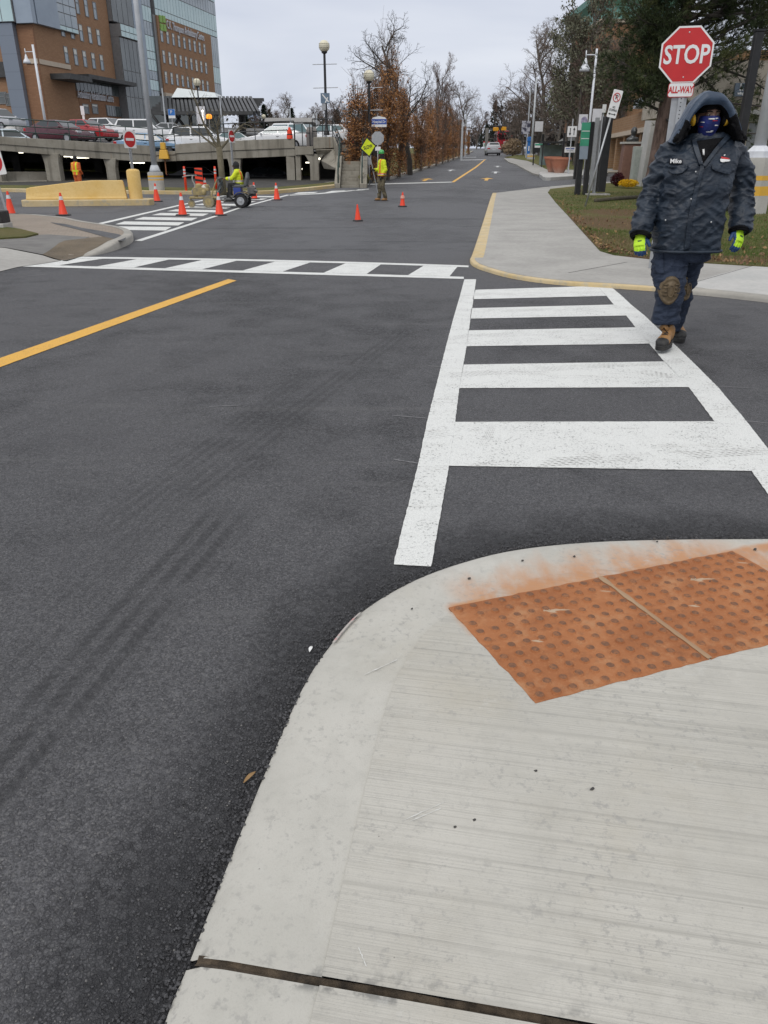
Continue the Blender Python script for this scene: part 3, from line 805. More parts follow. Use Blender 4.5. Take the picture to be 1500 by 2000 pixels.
br = pv.n('ShaderNodeTexBrick'); br.inputs['Scale'].default_value = 1.0; br.inputs['Brick Width'].default_value = .2; br.inputs['Row Height'].default_value = .1; br.inputs['Mortar Size'].default_value = .008
pv.l(pv.co(), br.inputs['Vector']); br.inputs['Color1'].default_value = (.29, .235, .185, 1); br.inputs['Color2'].default_value = (.23, .19, .15, 1); br.inputs['Mortar'].default_value = (.1, .085, .07, 1)
pv.set(color=pv.mix(.75, PAVER[1], br.outputs[0]))
sheet('pavement', inl[:-3] + gl([(128, 489), (82, 488), (0, 483), (-150, 480), (-150, 420)], .1), .13, pv.mat, hfun=hleft)
sheet('pavement', gl([(-150, 486.5), (0, 488), (82, 492), (127, 498)], .1) + gl([(150, 503.5), (90, 513.5), (34, 521), (0, 529.5), (-150, 552)], .01), .137, CONC_WALK, hfun=hleft)
OLDPATH = M('old_path_asphalt', (.13, .125, .12), (.17, .165, .155), 3, .9, bump=.4, bscale=150)
sheet('path', gl([(-150, 470), (0, 465), (96, 461.5), (176, 467), (140, 476), (82, 491), (0, 487), (-150, 485.5)], .1), .135, OLDPATH, hfun=hleft)
sheet('path', gl([(98, 433.5), (128, 437), (160, 444.5), (200, 451), (232, 457), (246, 463), (243, 469.5), (215, 470), (205, 462), (150, 447), (112, 438)], .14), .136, ASPH, hfun=hleft)
sheet('lawn', gl([(-150, 436), (0, 442.5), (40, 448), (75, 457), (50, 463), (0, 466), (-150, 474)], .15), .16, TURF, thick=.05)
sheet('earth', gl([(82, 491), (128, 474), (200, 466), (226, 471), (190, 481), (127, 497)], .1), .1385, EARTH, hfun=hleft)
# ---- garage side kerb and strip
kg = [Vector(p) for p in spline(gl([(-200, 373), (0, 375), (60, 376), (250, 379), (400, 380), (500, 380), (560, 376.5), (620, 371), (690, 362.5), (742, 354.5)], 0), 4)]
band('kerb', kg, 0.0, -.25, .16, YELLOW_KERB, drop=.3)
kg2 = [Vector(p) for p in spline(gl([(742, 354.5), (770, 349), (800, 340.5), (840, 328.5), (880, 315), (905, 305), (925, 296.5)], 0), 4)]
band('kerb', kg2, 0.0, -.3, .16, CONC_OLD, drop=.3)
ig = offset_line(kg, -.25); ig2 = offset_line(kg2, -.3)
sheet('lawn', ig + [p + Vector((0, 2.6)) for p in reversed(ig)], .15, TURF, thick=.3)
sheet('lawn', ig2 + [Vector((10, 250)), Vector((-40, 250)), Vector((-40, 70)), Vector((-4, 56.5))], .15, TURF, thick=.3)
# ------------------------------------------------------------------ the walking worker
def cloth(name, c, c2, rough=.6, weave=900, bump=.25, sheen=0.0, spec=.4):
    t = NT(name)
    n = t.noise(9, 5, .6); f = t.noise(weave, 2); cr = t.noise(26, 4, .6, vec=t.mapping(scale=(1, 1, 2.2)))
    t.set(color=t.mix(t.map(n, .35, .65), c, c2), rough=rough, spec=spec, sheen=sheen,
          normal=t.bump(f, .12, .001, t.bump(cr, bump, .02)))
    return t.mat
PARKA = cloth('navy_parka_nylon', (.009, .0155, .027), (.018, .029, .046), .5, spec=.45, bump=.35)
HOODM = cloth('skylit_hood_nylon', (.022, .040, .072), (.038, .062, .10), .45, spec=.5, bump=.3)  # bluer than the parka: skylight on the hood put into its colour
BLACKF = cloth('black_fleece', (.006, .006, .007), (.012, .012, .013), .9, bump=.8, spec=.1)
DENIM = cloth('navy_work_trousers', (.013, .021, .042), (.026, .038, .066), .75, bump=.5)
GAITER = cloth('royal_blue_gaiter', (.010, .017, .105), (.016, .027, .16), .65, bump=.35)
SKIN = M('skin', (.115, .062, .042), (.15, .082, .056), 12, .5)
LIME = cloth('lime_glove', (.42, .72, .02), (.52, .80, .04), .7, bump=.3)
LATEX = cloth('blue_latex', (.015, .045, .13), (.02, .06, .17), .5, bump=.3)
TAN = M('tan_boot_leather', (.25, .125, .04), (.33, .18, .07), 14, .6, bump=.3, bscale=90)
RUBBER = M('black_rubber', (.014, .014, .015), (.03, .028, .026), 20, .65, bump=.2)
KPAD = M('brown_knee_pad', (.085, .058, .030), (.13, .092, .048), 24, .6, bump=.35, bscale=80)
MUFF = M('yellow_ear_cup', (.62, .36, .02), (.55, .30, .015), 20, .4)
WHITE_T = M('white_thread', (.75, .75, .74), rough=.6)
RED_T = M('red_thread', (.55, .03, .03), rough=.6)
SNAP = M('metal_snap', (.62, .62, .62), rough=.35, metal=.8)
PO = Vector((2.42, 6.35, 0))
def pa_(u, v, Y): return at(u, v, Y) - PO
def pring(uL, uR, v, Y, b, n=28, ex=2.5, tilt=0.0):
    A, B_ = pa_(uL, v, Y), pa_(uR, v, Y); c = (A + B_) / 2; a = (B_ - A).length / 2
    out = []
    for k in range(n):
        w = 2 * PI * k / n; cx_, sy = math.cos(w), math.sin(w)
        x = math.copysign(abs(cx_) ** (2 / ex), cx_) * a; y = math.copysign(abs(sy) ** (2 / ex), sy) * b
        out.append(c + Vector((x, y, tilt * y)))
    return out
worker = thing('person', 'person in navy hooded parka and lime gloves walking over the near crosswalk', 'person', PO)
# body: head, neck, trunk core and legs as one skin (mostly hidden by the clothes)
b = MB()
hc = pa_(1384, 232, 6.36)
def hp(x, y, z): return hc + Vector((x, y, z))
b.ball(hp(0, .02, .045), (.076, .095, .095), 16, 10); b.ball(hp(0, -.012, -.035), (.062, .075, .085), 16, 10)
b.ball(hp(0, -.06, .012), (.05, .03, .04)); b.tube([hp(0, -.083, .032), hp(0, -.104, -.012)], [.009, .016], 8); b.ball(hp(0, -.098, -.014), (.018, .014, .012))
b.tube([hp(-.05, -.072, .042), hp(0, -.088, .048), hp(.05, -.072, .042)], .012, 8)
b.ball(hp(-.078, .01, .0), (.012, .025, .034)); b.ball(hp(.078, .01, .0), (.012, .025, .034))
b.tube([hp(0, .02, -.05), hp(0, .03, -.14), hp(0, .04, -.24)], [.06, .062, .075], 14)
b.rings([pring(1335, 1428, 300, 6.4, .10), pring(1315, 1420, 360, 6.4, .12), pring(1300, 1400, 450, 6.4, .12), pring(1300, 1370, 480, 6.38, .09)])
b.tube([pa_(1310, 480, 6.38), pa_(1310, 565, 6.32), pa_(1301, 640, 6.36)], [.06, .045, .04], 12)
b.tube([pa_(1352, 480, 6.42), pa_(1341, 563, 6.49), pa_(1316, 645, 6.68)], [.055, .045, .04], 12)
body = mesh_obj('body', remeshed(b, .009, 3), SKIN, worker)
for s in (-1, 1):
    e = MB(); e.ball(hp(s * .031, -.076, .022), .0125, 12, 8); eo = e.build('eye', M('shaded_eye_white', (.13, .11, .10), rough=.35), worker, smooth=True)  # eye colour darkened to carry the shade under the hood
    e = MB(); e.ball(hp(s * .030, -.0855, .022), (.0062, .004, .0062), 10, 6); e.build('iris', M('iris_brown', (.02, .012, .008), rough=.15), eo, smooth=True)
    e = MB(); e.tube([hp(s * .012, -.091, .041), hp(s * .03, -.089, .046), hp(s * .05, -.078, .040)], .0045, 6); e.build('eyebrow', BLACKF, worker, smooth=True)
# knitted cap and gaiter
b = MB(); rs = []
for k in range(9):
    a = k / 8; z = .037 + .114 * a; r = math.cos(a * PI / 2 * .97) ** .5
    rs.append([hp(.086 * r * math.cos(w_), .02 + .108 * r * math.sin(w_), z) for w_ in [2 * PI * i / 24 for i in range(24)]])
b.rings(rs); b.build('knit_cap', BLACKF, worker, smooth=True)
b = MB(); rs = []
for z, rx, ry, yo in ((.016, .072, .088, -.002), (-.006, .078, .097, -.008), (-.03, .076, .096, -.012), (-.06, .07, .09, -.012), (-.09, .062, .078, -.004), (-.115, .06, .07, .006), (-.15, .068, .07, .02), (-.2, .08, .08, .03)):
    row = []
    for i in range(36):
        w_ = 2 * PI * i / 36; nose_ = .022 * math.exp(-((w_ - 1.5 * PI) / .22) ** 2) * max(0, 1 - abs(z + .005) / .05)
        q = 1 + .02 * noise.noise((math.cos(w_) * 3, math.sin(w_) * 3, z * 30))
        row.append(hp(rx * q * math.cos(w_), yo + (ry * q + nose_) * math.sin(w_), z))
    rs.append(row)
b.rings(rs, cap=False); go = b.build('face_covering', GAITER, worker, smooth=True)
gbv = BVHTree.FromPolygons(b.v, b.f)
def on(bv, u, v, off=.003):
    o = CAM - PO; d = ray(u, v).normalized(); h = bv.ray_cast(o, d)
    if h[0] is None: return None
    return h[0] - d * off
def decal(name, bv, pts, mat, parent, off=.004, thick=.003, sub=3):
    """patch sewn on to a surface: outline given in the photo, wrapped on the garment"""
    bm = bmesh.new(); vs = [bm.verts.new((u, v, 0)) for u, v in pts]; bm.faces.new(vs)
    bmesh.ops.triangulate(bm, faces=bm.faces[:])
    for _ in range(sub): bmesh.ops.subdivide_edges(bm, edges=bm.edges[:], cuts=1, use_grid_fill=True)
    ok = []
    for v in bm.verts:
        p = on(bv, v.co.x, v.co.y, off)
        ok.append(p is not None)
        if p is not None: v.co = p
    bm.verts.ensure_lookup_table()
    bmesh.ops.delete(bm, geom=[v for v, k in zip(bm.verts, ok) if not k], context='VERTS')
    me = bpy.data.meshes.new(name); bm.normal_update(); bm.to_mesh(me); bm.free(); me.materials.append(mat)
    me.polygons.foreach_set('use_smooth', [True] * len(me.polygons))
    o = bpy.data.objects.new(name, me); link(o, parent)
    so_ = o.modifiers.new('s', 'SOLIDIFY'); so_.thickness = thick; so_.offset = 0
    return o
def rect(u0, v0, u1, v1): return [(u0, v0), (u1, v0), (u1, v1), (u0, v1)]
b_pr = [(rect(1384, 231, 1399, 233.4), WHITE_T), (rect(1392, 235, 1402, 236.6), RED_T), (rect(1398, 230, 1403, 232), WHITE_T), (rect(1396, 244, 1405, 246), WHITE_T), (rect(1379, 257, 1391, 258.6), WHITE_T),
        (rect(1388, 255, 1393, 257), WHITE_T), (rect(1360, 252, 1362, 260), WHITE_T), (rect(1386, 270, 1390, 273), WHITE_T), (rect(1363, 262, 1370, 263.4), RED_T), (rect(1368, 238, 1376, 239.4), WHITE_T), (rect(1366, 247, 1373, 248.4), RED_T)]
for pts, m in b_pr: decal('printed_mark', gbv, pts, m, go, .003, .001, 2)
# parka
b = MB()
b.rings([pring(1274, 1403, 489, 6.33, .165, ex=2.7), pring(1277, 1406, 470, 6.33, .175, ex=2.7), pring(1280, 1411, 440, 6.33, .19, ex=2.6), pring(1285, 1417, 400, 6.33, .205, ex=2.5), pring(1291, 1424, 360, 6.34, .205),
         pring(1297, 1434, 325, 6.36, .20), pring(1301, 1442, 301, 6.38, .18), pring(1309, 1443, 286, 6.4, .16), pring(1328, 1430, 273, 6.42, .13), pring(1345, 1418, 260, 6.42, .115)])
SL = [(1322, 292, 6.4, .095), (1305, 309, 6.41, .1), (1291, 340, 6.42, .094), (1277, 368, 6.43, .092), (1267, 392, 6.41, .088), (1261, 420, 6.36, .084), (1254, 446, 6.3, .078), (1251, 460, 6.27, .07)]
SR = [(1427, 293, 6.4, .095), (1440, 312, 6.42, .098), (1447, 342, 6.44, .090), (1450, 370, 6.45, .088), (1449, 395, 6.42, .088), (1447, 420, 6.37, .086), (1445, 440, 6.32, .082), (1444, 450, 6.30, .074)]
for S in (SL, SR):
    b.tube([pa_(u, v, Y) for u, v, Y, r in S], [r for *_, r in S], 20)
def ridge(p, k): return 1 - abs(noise.noise(Vector(p))) * k
def crease(v, k=3.0): return max(0.0, 1 - abs(noise.noise(Vector(v))) * k) ** 2
def jfold(p):
    q = Vector(p)
    arm = min(1, max(0, (abs(q.x - .05) - .27) / .05))
    d = .008 * noise.noise(q * 4) + .0015 * noise.noise(q * 15)
    d += .012 * (ridge((q.x * 3 + q.z * 3, q.y * 4, q.z * 9 - q.x * 6), 2.2) - .5) * (1 - arm * .5)
    d += .007 * (ridge((q.x * 5 - q.z * 4, q.y * 5, q.z * 15 + q.x * 9), 2.2) - .5)
    d += .006 * crease((q.x * 6 + q.z * 5, q.y * 6, q.z * 14 - q.x * 9), 3.2) + .003 * crease((q.x * 13 - q.z * 8, q.y * 11, q.z * 22 + q.x * 8), 3.0) - .004
    if arm > 0: d += arm * .010 * crease((q.x * 5, q.y * 5, q.z * 21 + q.x * 6), 2.6); d += arm * .020 * (ridge((q.x * 4, q.y * 4, q.z * 20 + 2 * noise.noise(q * 5)), 2.0) - .5)
    return d
jme = remeshed(b, .0075, 6, jfold)
jacket = mesh_obj('parka', jme, PARKA, worker)
jbv = BVHTree.FromPolygons([v.co for v in jme.vertices], [tuple(p.vertices) for p in jme.polygons])
# hem and cuffs: quilted rolled edges
b = MB()
hem = pring(1273, 1404, 488, 6.33, .17, 40, 2.7); b.tube(hem + [hem[0]], .011, 8, cap=False)
b.build('hem', PARKA, jacket, smooth=True)
for S in (SL, SR):
    p = pa_(S[-1][0], S[-1][1] + 1, S[-1][2]); q = pa_(S[-2][0], S[-2][1], S[-2][2]); d = (p - q).normalized(); a_ = d.orthogonal().normalized(); c_ = d.cross(a_)
    b = MB()
    for r_, off in ((.071, -.004), (.062, .008)):
        ringp = [p + d * off + (a_ * math.cos(2 * PI * k / 24) + c_ * math.sin(2 * PI * k / 24)) * r_ for k in range(25)]
        b.tube(ringp, .012, 8, cap=False)
    b.build('cuff', BLACKF, jacket, smooth=True)
# opening with black lining, storm flap, zip, pockets, snaps, name and emblem
decal('chest_lining', jbv, [(1357, 276), (1414, 268), (1396, 290), (1370, 322), (1363, 300)], BLACKF, jacket, .006, .004)
for pts in ([(1350, 272), (1358, 270), (1368, 300), (1373, 322), (1366, 322), (1356, 296)], [(1420, 262), (1428, 268), (1404, 292), (1378, 326), (1371, 324), (1394, 292)]):
    decal('collar', jbv, pts, PARKA, jacket, .016, .012)
decal('zip', jbv, [(1372, 292), (1376, 291), (1376, 303), (1373, 303)], WHITE_T, jacket, .014, .003, 1)
decal('zip', jbv, [(1367, 313), (1371, 312), (1371, 319), (1368, 322)], WHITE_T, jacket, .02, .004, 1)
decal('storm_flap', jbv, [(1368, 322), (1376, 324), (1372, 345), (1362, 380), (1352, 430), (1346, 488), (1336, 488), (1343, 430), (1354, 378), (1364, 342)], PARKA, jacket, .011, .010)
for pts in ([(1305, 325), (1324, 324), (1343, 322), (1342, 330), (1333, 338), (1322, 341), (1312, 340), (1305.5, 334)], [(1390, 323), (1410, 325), (1427, 328), (1427, 336), (1424, 340.5), (1412, 339), (1398, 334), (1390.5, 330)]):
    decal('pocket_flap', jbv, pts, PARKA, jacket, .013, .012)
for u, v in ((1359, 335.5), (1350, 389), (1300, 430), (1389, 434), (1322, 335), (1410, 334)):
    p = on(jbv, u, v, .013); m = MB(); m.ball(p, (.0065, .004, .0065), 10, 6); m.build('snap', SNAP, jacket, smooth=True)
t_ = on(jbv, 1320, 315, .024)
decal('name_strip', jbv, rect(1307, 310, 1333, 320), cloth('strip_navy', (.01, .012, .02), (.014, .016, .026)), jacket, .008, .003)
text('name_lettering', 'Mike', .042, WHITE_T, jacket, t_, (PI / 2 - .25, 0, -.15), .002, 1.0, bold=.0007)
decal('emblem', jbv, [(1409, 306), (1424, 309), (1425, 311.5), (1408, 309.5)], RED_T, jacket, .009, .003, 2)
decal('emblem', jbv, [(1407, 310), (1426, 312), (1426, 315), (1413, 313.5), (1412, 317), (1407.5, 316), (1406.5, 312.5)], WHITE_T, jacket, .009, .003, 2)
decal('emblem', jbv, [(1414, 302), (1417, 301.5), (1416, 304.5), (1413.5, 304.5)], WHITE_T, jacket, .009, .003, 1)
# shoulder yokes
decal('shoulder_seam', jbv, [(1317, 280), (1340, 272), (1338, 275), (1318, 284)], PARKA, jacket, .012, .008)
# hood: outer shell, rolled rim, dark pile lining
OUT = [(1316, 278), (1322, 268), (1331, 249), (1341, 230), (1352, 210), (1364, 193), (1378, 181), (1392, 178), (1408, 180), (1421, 191), (1431, 207), (1438, 224), (1444, 242), (1450, 260), (1453, 274)]
INN = [(1331, 276), (1336, 266), (1342, 252), (1348, 239), (1357, 224), (1367, 213), (1380, 205), (1393, 203), (1405, 204.5), (1414, 211), (1421, 221), (1427, 233), (1433, 247), (1439, 261), (1442, 273)]
nH = len(OUT); Hc = pa_(1385, 245, 6.4)
rows = []
for s_, Y, lift in ((1.0, 6.235, 0), (1.02, 6.29, 0), (1.0, 6.36, 0), (.93, 6.43, 0), (.80, 6.49, 0), (.55, 6.535, 0), (.2, 6.55, 0)):
    row = []
    for u, v in OUT:
        p = pa_(u, v, 6.235); c = pa_(1385, 246, 6.235); q = c + (p - c) * s_; q.y = Y - PO.y
        q += Vector((0, 0, .01 * noise.noise((q * 11)))); row.append(q)
    rows.append(row)
def wr(p): return p + Vector((noise.noise(p * 14 + Vector((3, 0, 0))), noise.noise(p * 14), noise.noise(p * 14 + Vector((0, 5, 0))))) * .008
def dens(row):
    return [wr(q) for q in spline(row, 5)]
rows = [dens(r_) for r_ in rows]
fine = []
for i in range(len(rows) - 1):
    for k in range(4): fine.append([a.lerp(c, k / 4) for a, c in zip(rows[i], rows[i + 1])])
fine.append(rows[-1])
fine = [[q + (q - Hc).normalized() * (.007 * (ridge((q.x * 8, q.y * 20 + q.x * 5, q.z * 9), 2) - .5)) for q in r_] for r_ in fine]
b = MB(); b.strip(fine); hood = b.build('hood', HOODM, worker, smooth=True)
sm = hood.modifiers.new('s', 'SOLIDIFY'); sm.thickness = .012
b = MB()
o_ = dens([pa_(u, v, 6.235) for u, v in OUT]); i_ = dens([pa_(u, v, 6.23) for u, v in INN])
mid_ = [(a + c) / 2 + Vector((0, -.028, 0)) for a, c in zip(o_, i_)]
q1 = [a * .75 + c * .25 + Vector((0, -.022, 0)) for a, c in zip(o_, i_)]; q3 = [a * .25 + c * .75 + Vector((0, -.02, 0)) for a, c in zip(o_, i_)]
lo_n = 22
b.strip([o_, q1, mid_, q3, i_])
nrow = len(o_)
for k in range(len(b.f)):
    j = k % (nrow - 1)
    if j < 14 or j > nrow - 18: b.m[k] = 1
rim = b.build('hood_rim', [HOODM, BLACKF], hood, smooth=True)
b = MB()
c2 = pa_(1385, 246, 6.3)
rows = [i_]
for s_, Y in ((.99, 6.28), (.96, 6.36), (.86, 6.44), (.6, 6.5), (.2, 6.52)):
    rows.append([Vector((c2.x + (q.x - c2.x) * s_, Y - PO.y, c2.z + (q.z - c2.z) * s_)) for q in i_])
b.strip(rows); b.build('hood_lining', BLACKF, hood, smooth=True)
b = MB()
b.rings([[pa_(1386, v, 6.45) + Vector((rx * math.cos(w_), ry * math.sin(w_), 0)) for w_ in [2 * PI * i / 24 for i in range(24)]] for v, rx, ry in ((292, .19, .06), (276, .185, .07), (262, .165, .07), (245, .14, .07), (225, .12, .06))])
b.build('hood_lining', BLACKF, hood, smooth=True)
# pile trim hanging at both lower corners of the hood
rr = random.Random(3)
for (ca, cb) in (((1320, 274), (1345, 246)), ((1453, 276), (1436, 245))):
    b = MB()
    for k in range(34):
        t_ = k / 33; u = ca[0] + (cb[0] - ca[0]) * t_ + rr.uniform(-5, 5); v = ca[1] + (cb[1] - ca[1]) * t_ + rr.uniform(-5, 5)
        b.ball(pa_(u, v, 6.24 + rr.uniform(-.02, .03)), rr.uniform(.012, .02), 7, 5)
    mesh_obj('hood_trim', remeshed(b, .006, 1, lambda p: .004 * noise.noise(p * 60)), BLACKF, hood)
# ear muffs
em = MB(); em.tube(spline([hp(-.088, 0, .0), hp(-.085, 0, .08), hp(-.05, 0, .135), hp(0, 0, .15), hp(.05, 0, .135), hp(.085, 0, .08), hp(.088, 0, 0)], 5), .008, 8)
muff = em.build('ear_muffs', BLACKF, worker, smooth=True)
for u, s in ((1352.5, -1), (1419, 1)):
    m = MB(); c = pa_(u, 233, 6.32); m.ball(c, (.024, .04, .046), 16, 10, Matrix.Rotation(s * .25, 3, 'Y')); m.build('ear_cup', MUFF, muff, smooth=True)
    m = MB(); m.ball(c - Vector((s * .018, 0, 0)), (.018, .036, .042), 14, 8); m.build('cushion', BLACKF, muff, smooth=True)
# trousers
b = MB()
b.rings([pring(1279, 1394, 474, 6.36, .14), pring(1280, 1386, 495, 6.37, .135), pring(1280, 1382, 508, 6.38, .12)])
b.rings([pring(1277, 1342, 484, 6.36, .115, ex=2.3), pring(1276, 1341, 510, 6.34, .108, ex=2.3), pring(1276, 1338, 535, 6.32, .10, ex=2.3), pring(1281, 1335, 560, 6.30, .092), pring(1281, 1332, 585, 6.31, .086), pring(1278, 1328, 605, 6.33, .088), pring(1275, 1325, 622, 6.345, .09), pring(1274.5, 1324.5, 631, 6.35, .09)])
b.rings([pring(1326, 1382, 484, 6.42, .11, ex=2.3), pring(1331, 1371, 510, 6.44, .10), pring(1329, 1363, 535, 6.47, .092), pring(1326, 1355, 560, 6.49, .086), pring(1320, 1349, 585, 6.54, .084), pring(1311, 1339, 610, 6.6, .084), pring(1303, 1329, 638, 6.655, .085), pring(1302, 1327, 644, 6.66, .085)])
def tfold(p):
    q = Vector(p); z = q.z
    k = 1.0 if .45 < z < .95 else .5
    return .007 * noise.noise(q * 9) + k * .008 * crease((q.x * 9 + z * 5, q.y * 9, z * 24 - q.x * 12)) + k * .019 * (ridge((q.x * 5 + z * 4, q.y * 5, z * 15 - q.x * 7), 2) - .5) + .004 * noise.noise(q * 24)
tme = remeshed(b, .008, 4, tfold); trousers = mesh_obj('trousers', tme, DENIM, worker)
tbv = BVHTree.FromPolygons([v.co for v in tme.vertices], [tuple(p.vertices) for p in tme.polygons])
decal('cargo_flap', tbv, [(1279, 493), (1294, 492), (1295, 504), (1286, 507), (1279, 503)], DENIM, trousers, .012, .01)
decal('cargo_pocket', tbv, [(1278, 503), (1296, 503), (1297, 535), (1279, 533)], DENIM, trousers, .006, .008)
# knee pads
def knee_pad(c, w_, h_, dep, yaw):
    rot = Matrix.Rotation(yaw, 3, 'Z')
    b = MB(); rs = []
    for s_, d in ((1.0, .0), (1.02, -.018), (.93, -.034), (.8, -.036), (.74, -.030), (.62, -.040), (.3, -.046), (.03, -.047)):
        row = []
        for k in range(32):
            a = 2 * PI * k / 32; px = math.cos(a) * w_ * (1 + .10 * math.sin(a) + .04 * math.cos(4 * a)) * s_; pz = math.sin(a) * h_ * s_
            row.append(c + rot @ Vector((px, d + (px / w_) ** 2 * .035 - .0, pz)))
        rs.append(row)
    b.rings(rs)
    o = b.build('knee_pad', KPAD, worker, smooth=True)
    b = MB()
    for s in (-1, 1):
        for k in range(4):
            z = (-.32 + k * .25) * h_; b.tube([c + rot @ Vector((s * w_ * .72, -.034 + .018, z)), c + rot @ Vector((s * w_ * .36, -.048, z + .004))], .006, 6)
    rg = [c + rot @ Vector((math.cos(2 * PI * k / 16) * w_ * .27, -.047, math.sin(2 * PI * k / 16) * h_ * .42)) for k in range(17)]
    b.tube(rg, .005, 6, cap=False)
    b.build('ridges', KPAD, o, smooth=True)
    b = MB(); b.tube([c + rot @ Vector((-w_ * .9, .02, -.02)), c + rot @ Vector((-w_ * 1.0, .09, -.03)), c + rot @ Vector((0, .19, -.03)), c + rot @ Vector((w_ * 1.0, .09, -.03)), c + rot @ Vector((w_ * .9, .02, -.02))], [(.016, .004)] * 5, 8, cap=False)
    b.build('strap', RUBBER, o)
knee_pad(pa_(1308, 567, 6.225), .083, .108, .03, -.1)
knee_pad(pa_(1338, 562, 6.43), .070, .10, .03, .35)
# boots
def boot(heel, toe, ankle, lift, wd=.052):
    f = (toe - heel); L = f.length; f.normalize(); sd_ = Vector((f.y, -f.x, 0)).normalized(); upv = Vector((0, 0, 1)); up_ = (upv - f * f.dot(upv)).normalized()
    def P(a, s, z): return heel + f * (a * L) + sd_ * s + up_ * z
    b = MB(); rs = []
    for a, w_, h_ in ((.0, .6, .085), (.06, .8, .1), (.2, .82, .115), (.4, .8, .112), (.55, .92, .088), (.7, 1.04, .074), (.84, 1.02, .068), (.95, .82, .056), (1.0, .5, .036)):
        rs.append([P(a, math.copysign(abs(math.cos(2 * PI * k / 20)) ** .8, math.cos(2 * PI * k / 20)) * wd * w_, .02 + h_ / 2 + math.sin(2 * PI * k / 20) * h_ / 2) for k in range(20)])
    b.rings(rs)
    top = ankle
    b.tube([P(.2, 0, .07), P(.22, 0, .11), top * .5 + P(.22, 0, .12) * .5, top], [.05, .053, .052, .054], 16)
    me = remeshed(b, .006, 4, lambda p: .0022 * noise.noise(p * 30) + .002 * noise.noise(p * 70))
    me.materials.clear(); me.materials.append(TAN); me.materials.append(RUBBER); me.name = 'boot'
    for p in me.polygons:
        c = p.center - heel
        if c.dot(f) > L * .80: p.material_index = 1
    o = link(bpy.data.objects.new('boot', me), worker)
    s_ = MB(); n = 24
    def outl(k):
        a = 2 * PI * k / n; fx = .5 + .53 * math.cos(a); ww = (.9 if fx < .45 else 1.08) * wd + .004
        return fx, math.copysign(abs(math.sin(a)) ** .7, math.sin(a)) * ww
    s_.rings([[P(*outl(k), -.002) for k in range(n)], [P(*outl(k), .014) for k in range(n)], [P(outl(k)[0], outl(k)[1] * 1.02, .03) for k in range(n)], [P(.5 + (outl(k)[0] - .5) * .97, outl(k)[1] * .95, .034) for k in range(n)]])
    s_.build('sole', RUBBER, o, smooth=True, angle=40)
    l_ = MB()
    bv = BVHTree.FromPolygons([v.co for v in me.vertices], [tuple(p.vertices) for p in me.polygons])
    def srf(a, s, z):          # nearest point of the boot to a spot in front of the instep
        p = P(a, s, z); h = bv.find_nearest(p); return h[0] + h[1] * .003
    spots = [(.62, .105), (.55, .12), (.49, .135), (.45, .155), (.43, .18), (.42, .205)]
    for i, (a, z) in enumerate(spots):
        A, B_ = srf(a, -.024, z), srf(a, .024, z); l_.tube([A, (A + B_) / 2 + f * .006 + up_ * .004, B_], .0032, 6)
        if i: 
            a0, z0 = spots[i - 1]; l_.tube([srf(a0, -.022, z0), srf(a, .022, z)], .003, 6)
    l_.build('laces', RUBBER, o, smooth=True)
    t_ = MB(); q = top; t_.tube([q + sd_ * .03 + f * .045 + up_ * -.03, q + f * .058 + up_ * .012, q - sd_ * .03 + f * .045 + up_ * -.03], [(.02, .006)] * 3, 8); t_.build('tongue', TAN, o, smooth=True)
    return o
boot(pa_(1306, 668, 6.42), pa_(1288, 689, 6.165) + Vector((0, 0, .02)), pa_(1301, 634, 6.34), 0)
hb = gp(1318, 662) - PO
boot(Vector((hb.x, hb.y + .1, .05)), gp(1326, 671) - PO + Vector((.015, 0, .012)), pa_(1317, 642, 6.68), 0)
# gloves
def glove(wrist, tip, side, flip):
    """wrist and knuckle line in body space; side: unit vector across the back of the hand towards the thumb"""
    f = (tip - wrist).normalized(); s = (side - f * side.dot(f)).normalized(); nrm = s.cross(f) * flip
    L = (tip - wrist).length
    def P(a, w_, d): return wrist + f * (a * L) + s * w_ + nrm * d
    b = MB()
    b.rings([[P(a, math.cos(2 * PI * k / 18) * w_, math.sin(2 * PI * k / 18) * d) for k in range(18)] for a, w_, d in ((-.25, .036, .030), (0, .036, .026), (.2, .044, .024), (.45, .049, .024), (.56, .046, .020))])
    curl = -1
    for i, (w_, ln) in enumerate(((.034, .43), (.012, .49), (-.011, .46), (-.032, .37))):
        a0, a1, a2, a3 = .48, .48 + ln * .42, .48 + ln * .76, .48 + ln
        c = (0, .008, .024, .046)
        b.tube([P(a0, w_ * .95, 0), P(a1, w_ * 1.08, curl * c[1]), P(a2, w_ * 1.08, curl * c[2]), P(a3, w_ * 1.04, curl * c[3])], [.0125, .0118, .0112, .0095], 10)
    b.tube([P(.08, .030, -.006), P(.25, .054, -.016), P(.44, .066, -.022), P(.58, .068, -.030)], [.017, .0155, .0135, .0105], 10)
    me = remeshed(b, .0042, 2, lambda p: .0012 * noise.noise(p * 60))
    me.materials.clear(); me.materials.append(LIME); me.materials.append(LATEX); me.name = 'glove'
    for p in me.polygons:
        c = p.center - wrist; a, w_, d = c.dot(f) / L, c.dot(s), c.dot(nrm)
        if d < -.012 + .006 * (a - .4) or w_ > .041 or (a > .80 and w_ > -.02) or a > .9: p.material_index = 1
    o = link(bpy.data.objects.new('glove', me), worker)
    bv = BVHTree.FromPolygons([v.co for v in me.vertices], [tuple(p.vertices) for p in me.polygons])
    m = MB()
    for k, wl in ((.30, .022), (.345, .018)):
        A, B_ = bv.find_nearest(P(k, -wl, .05))[0], bv.find_nearest(P(k, wl, .05))[0]
        m.tube([A + nrm * .001, B_ + nrm * .001], [(.004, .0015)] * 2, 6)
    m.build('printed_band', cloth('glove_print', (.05, .10, .03), (.06, .11, .03)), o)
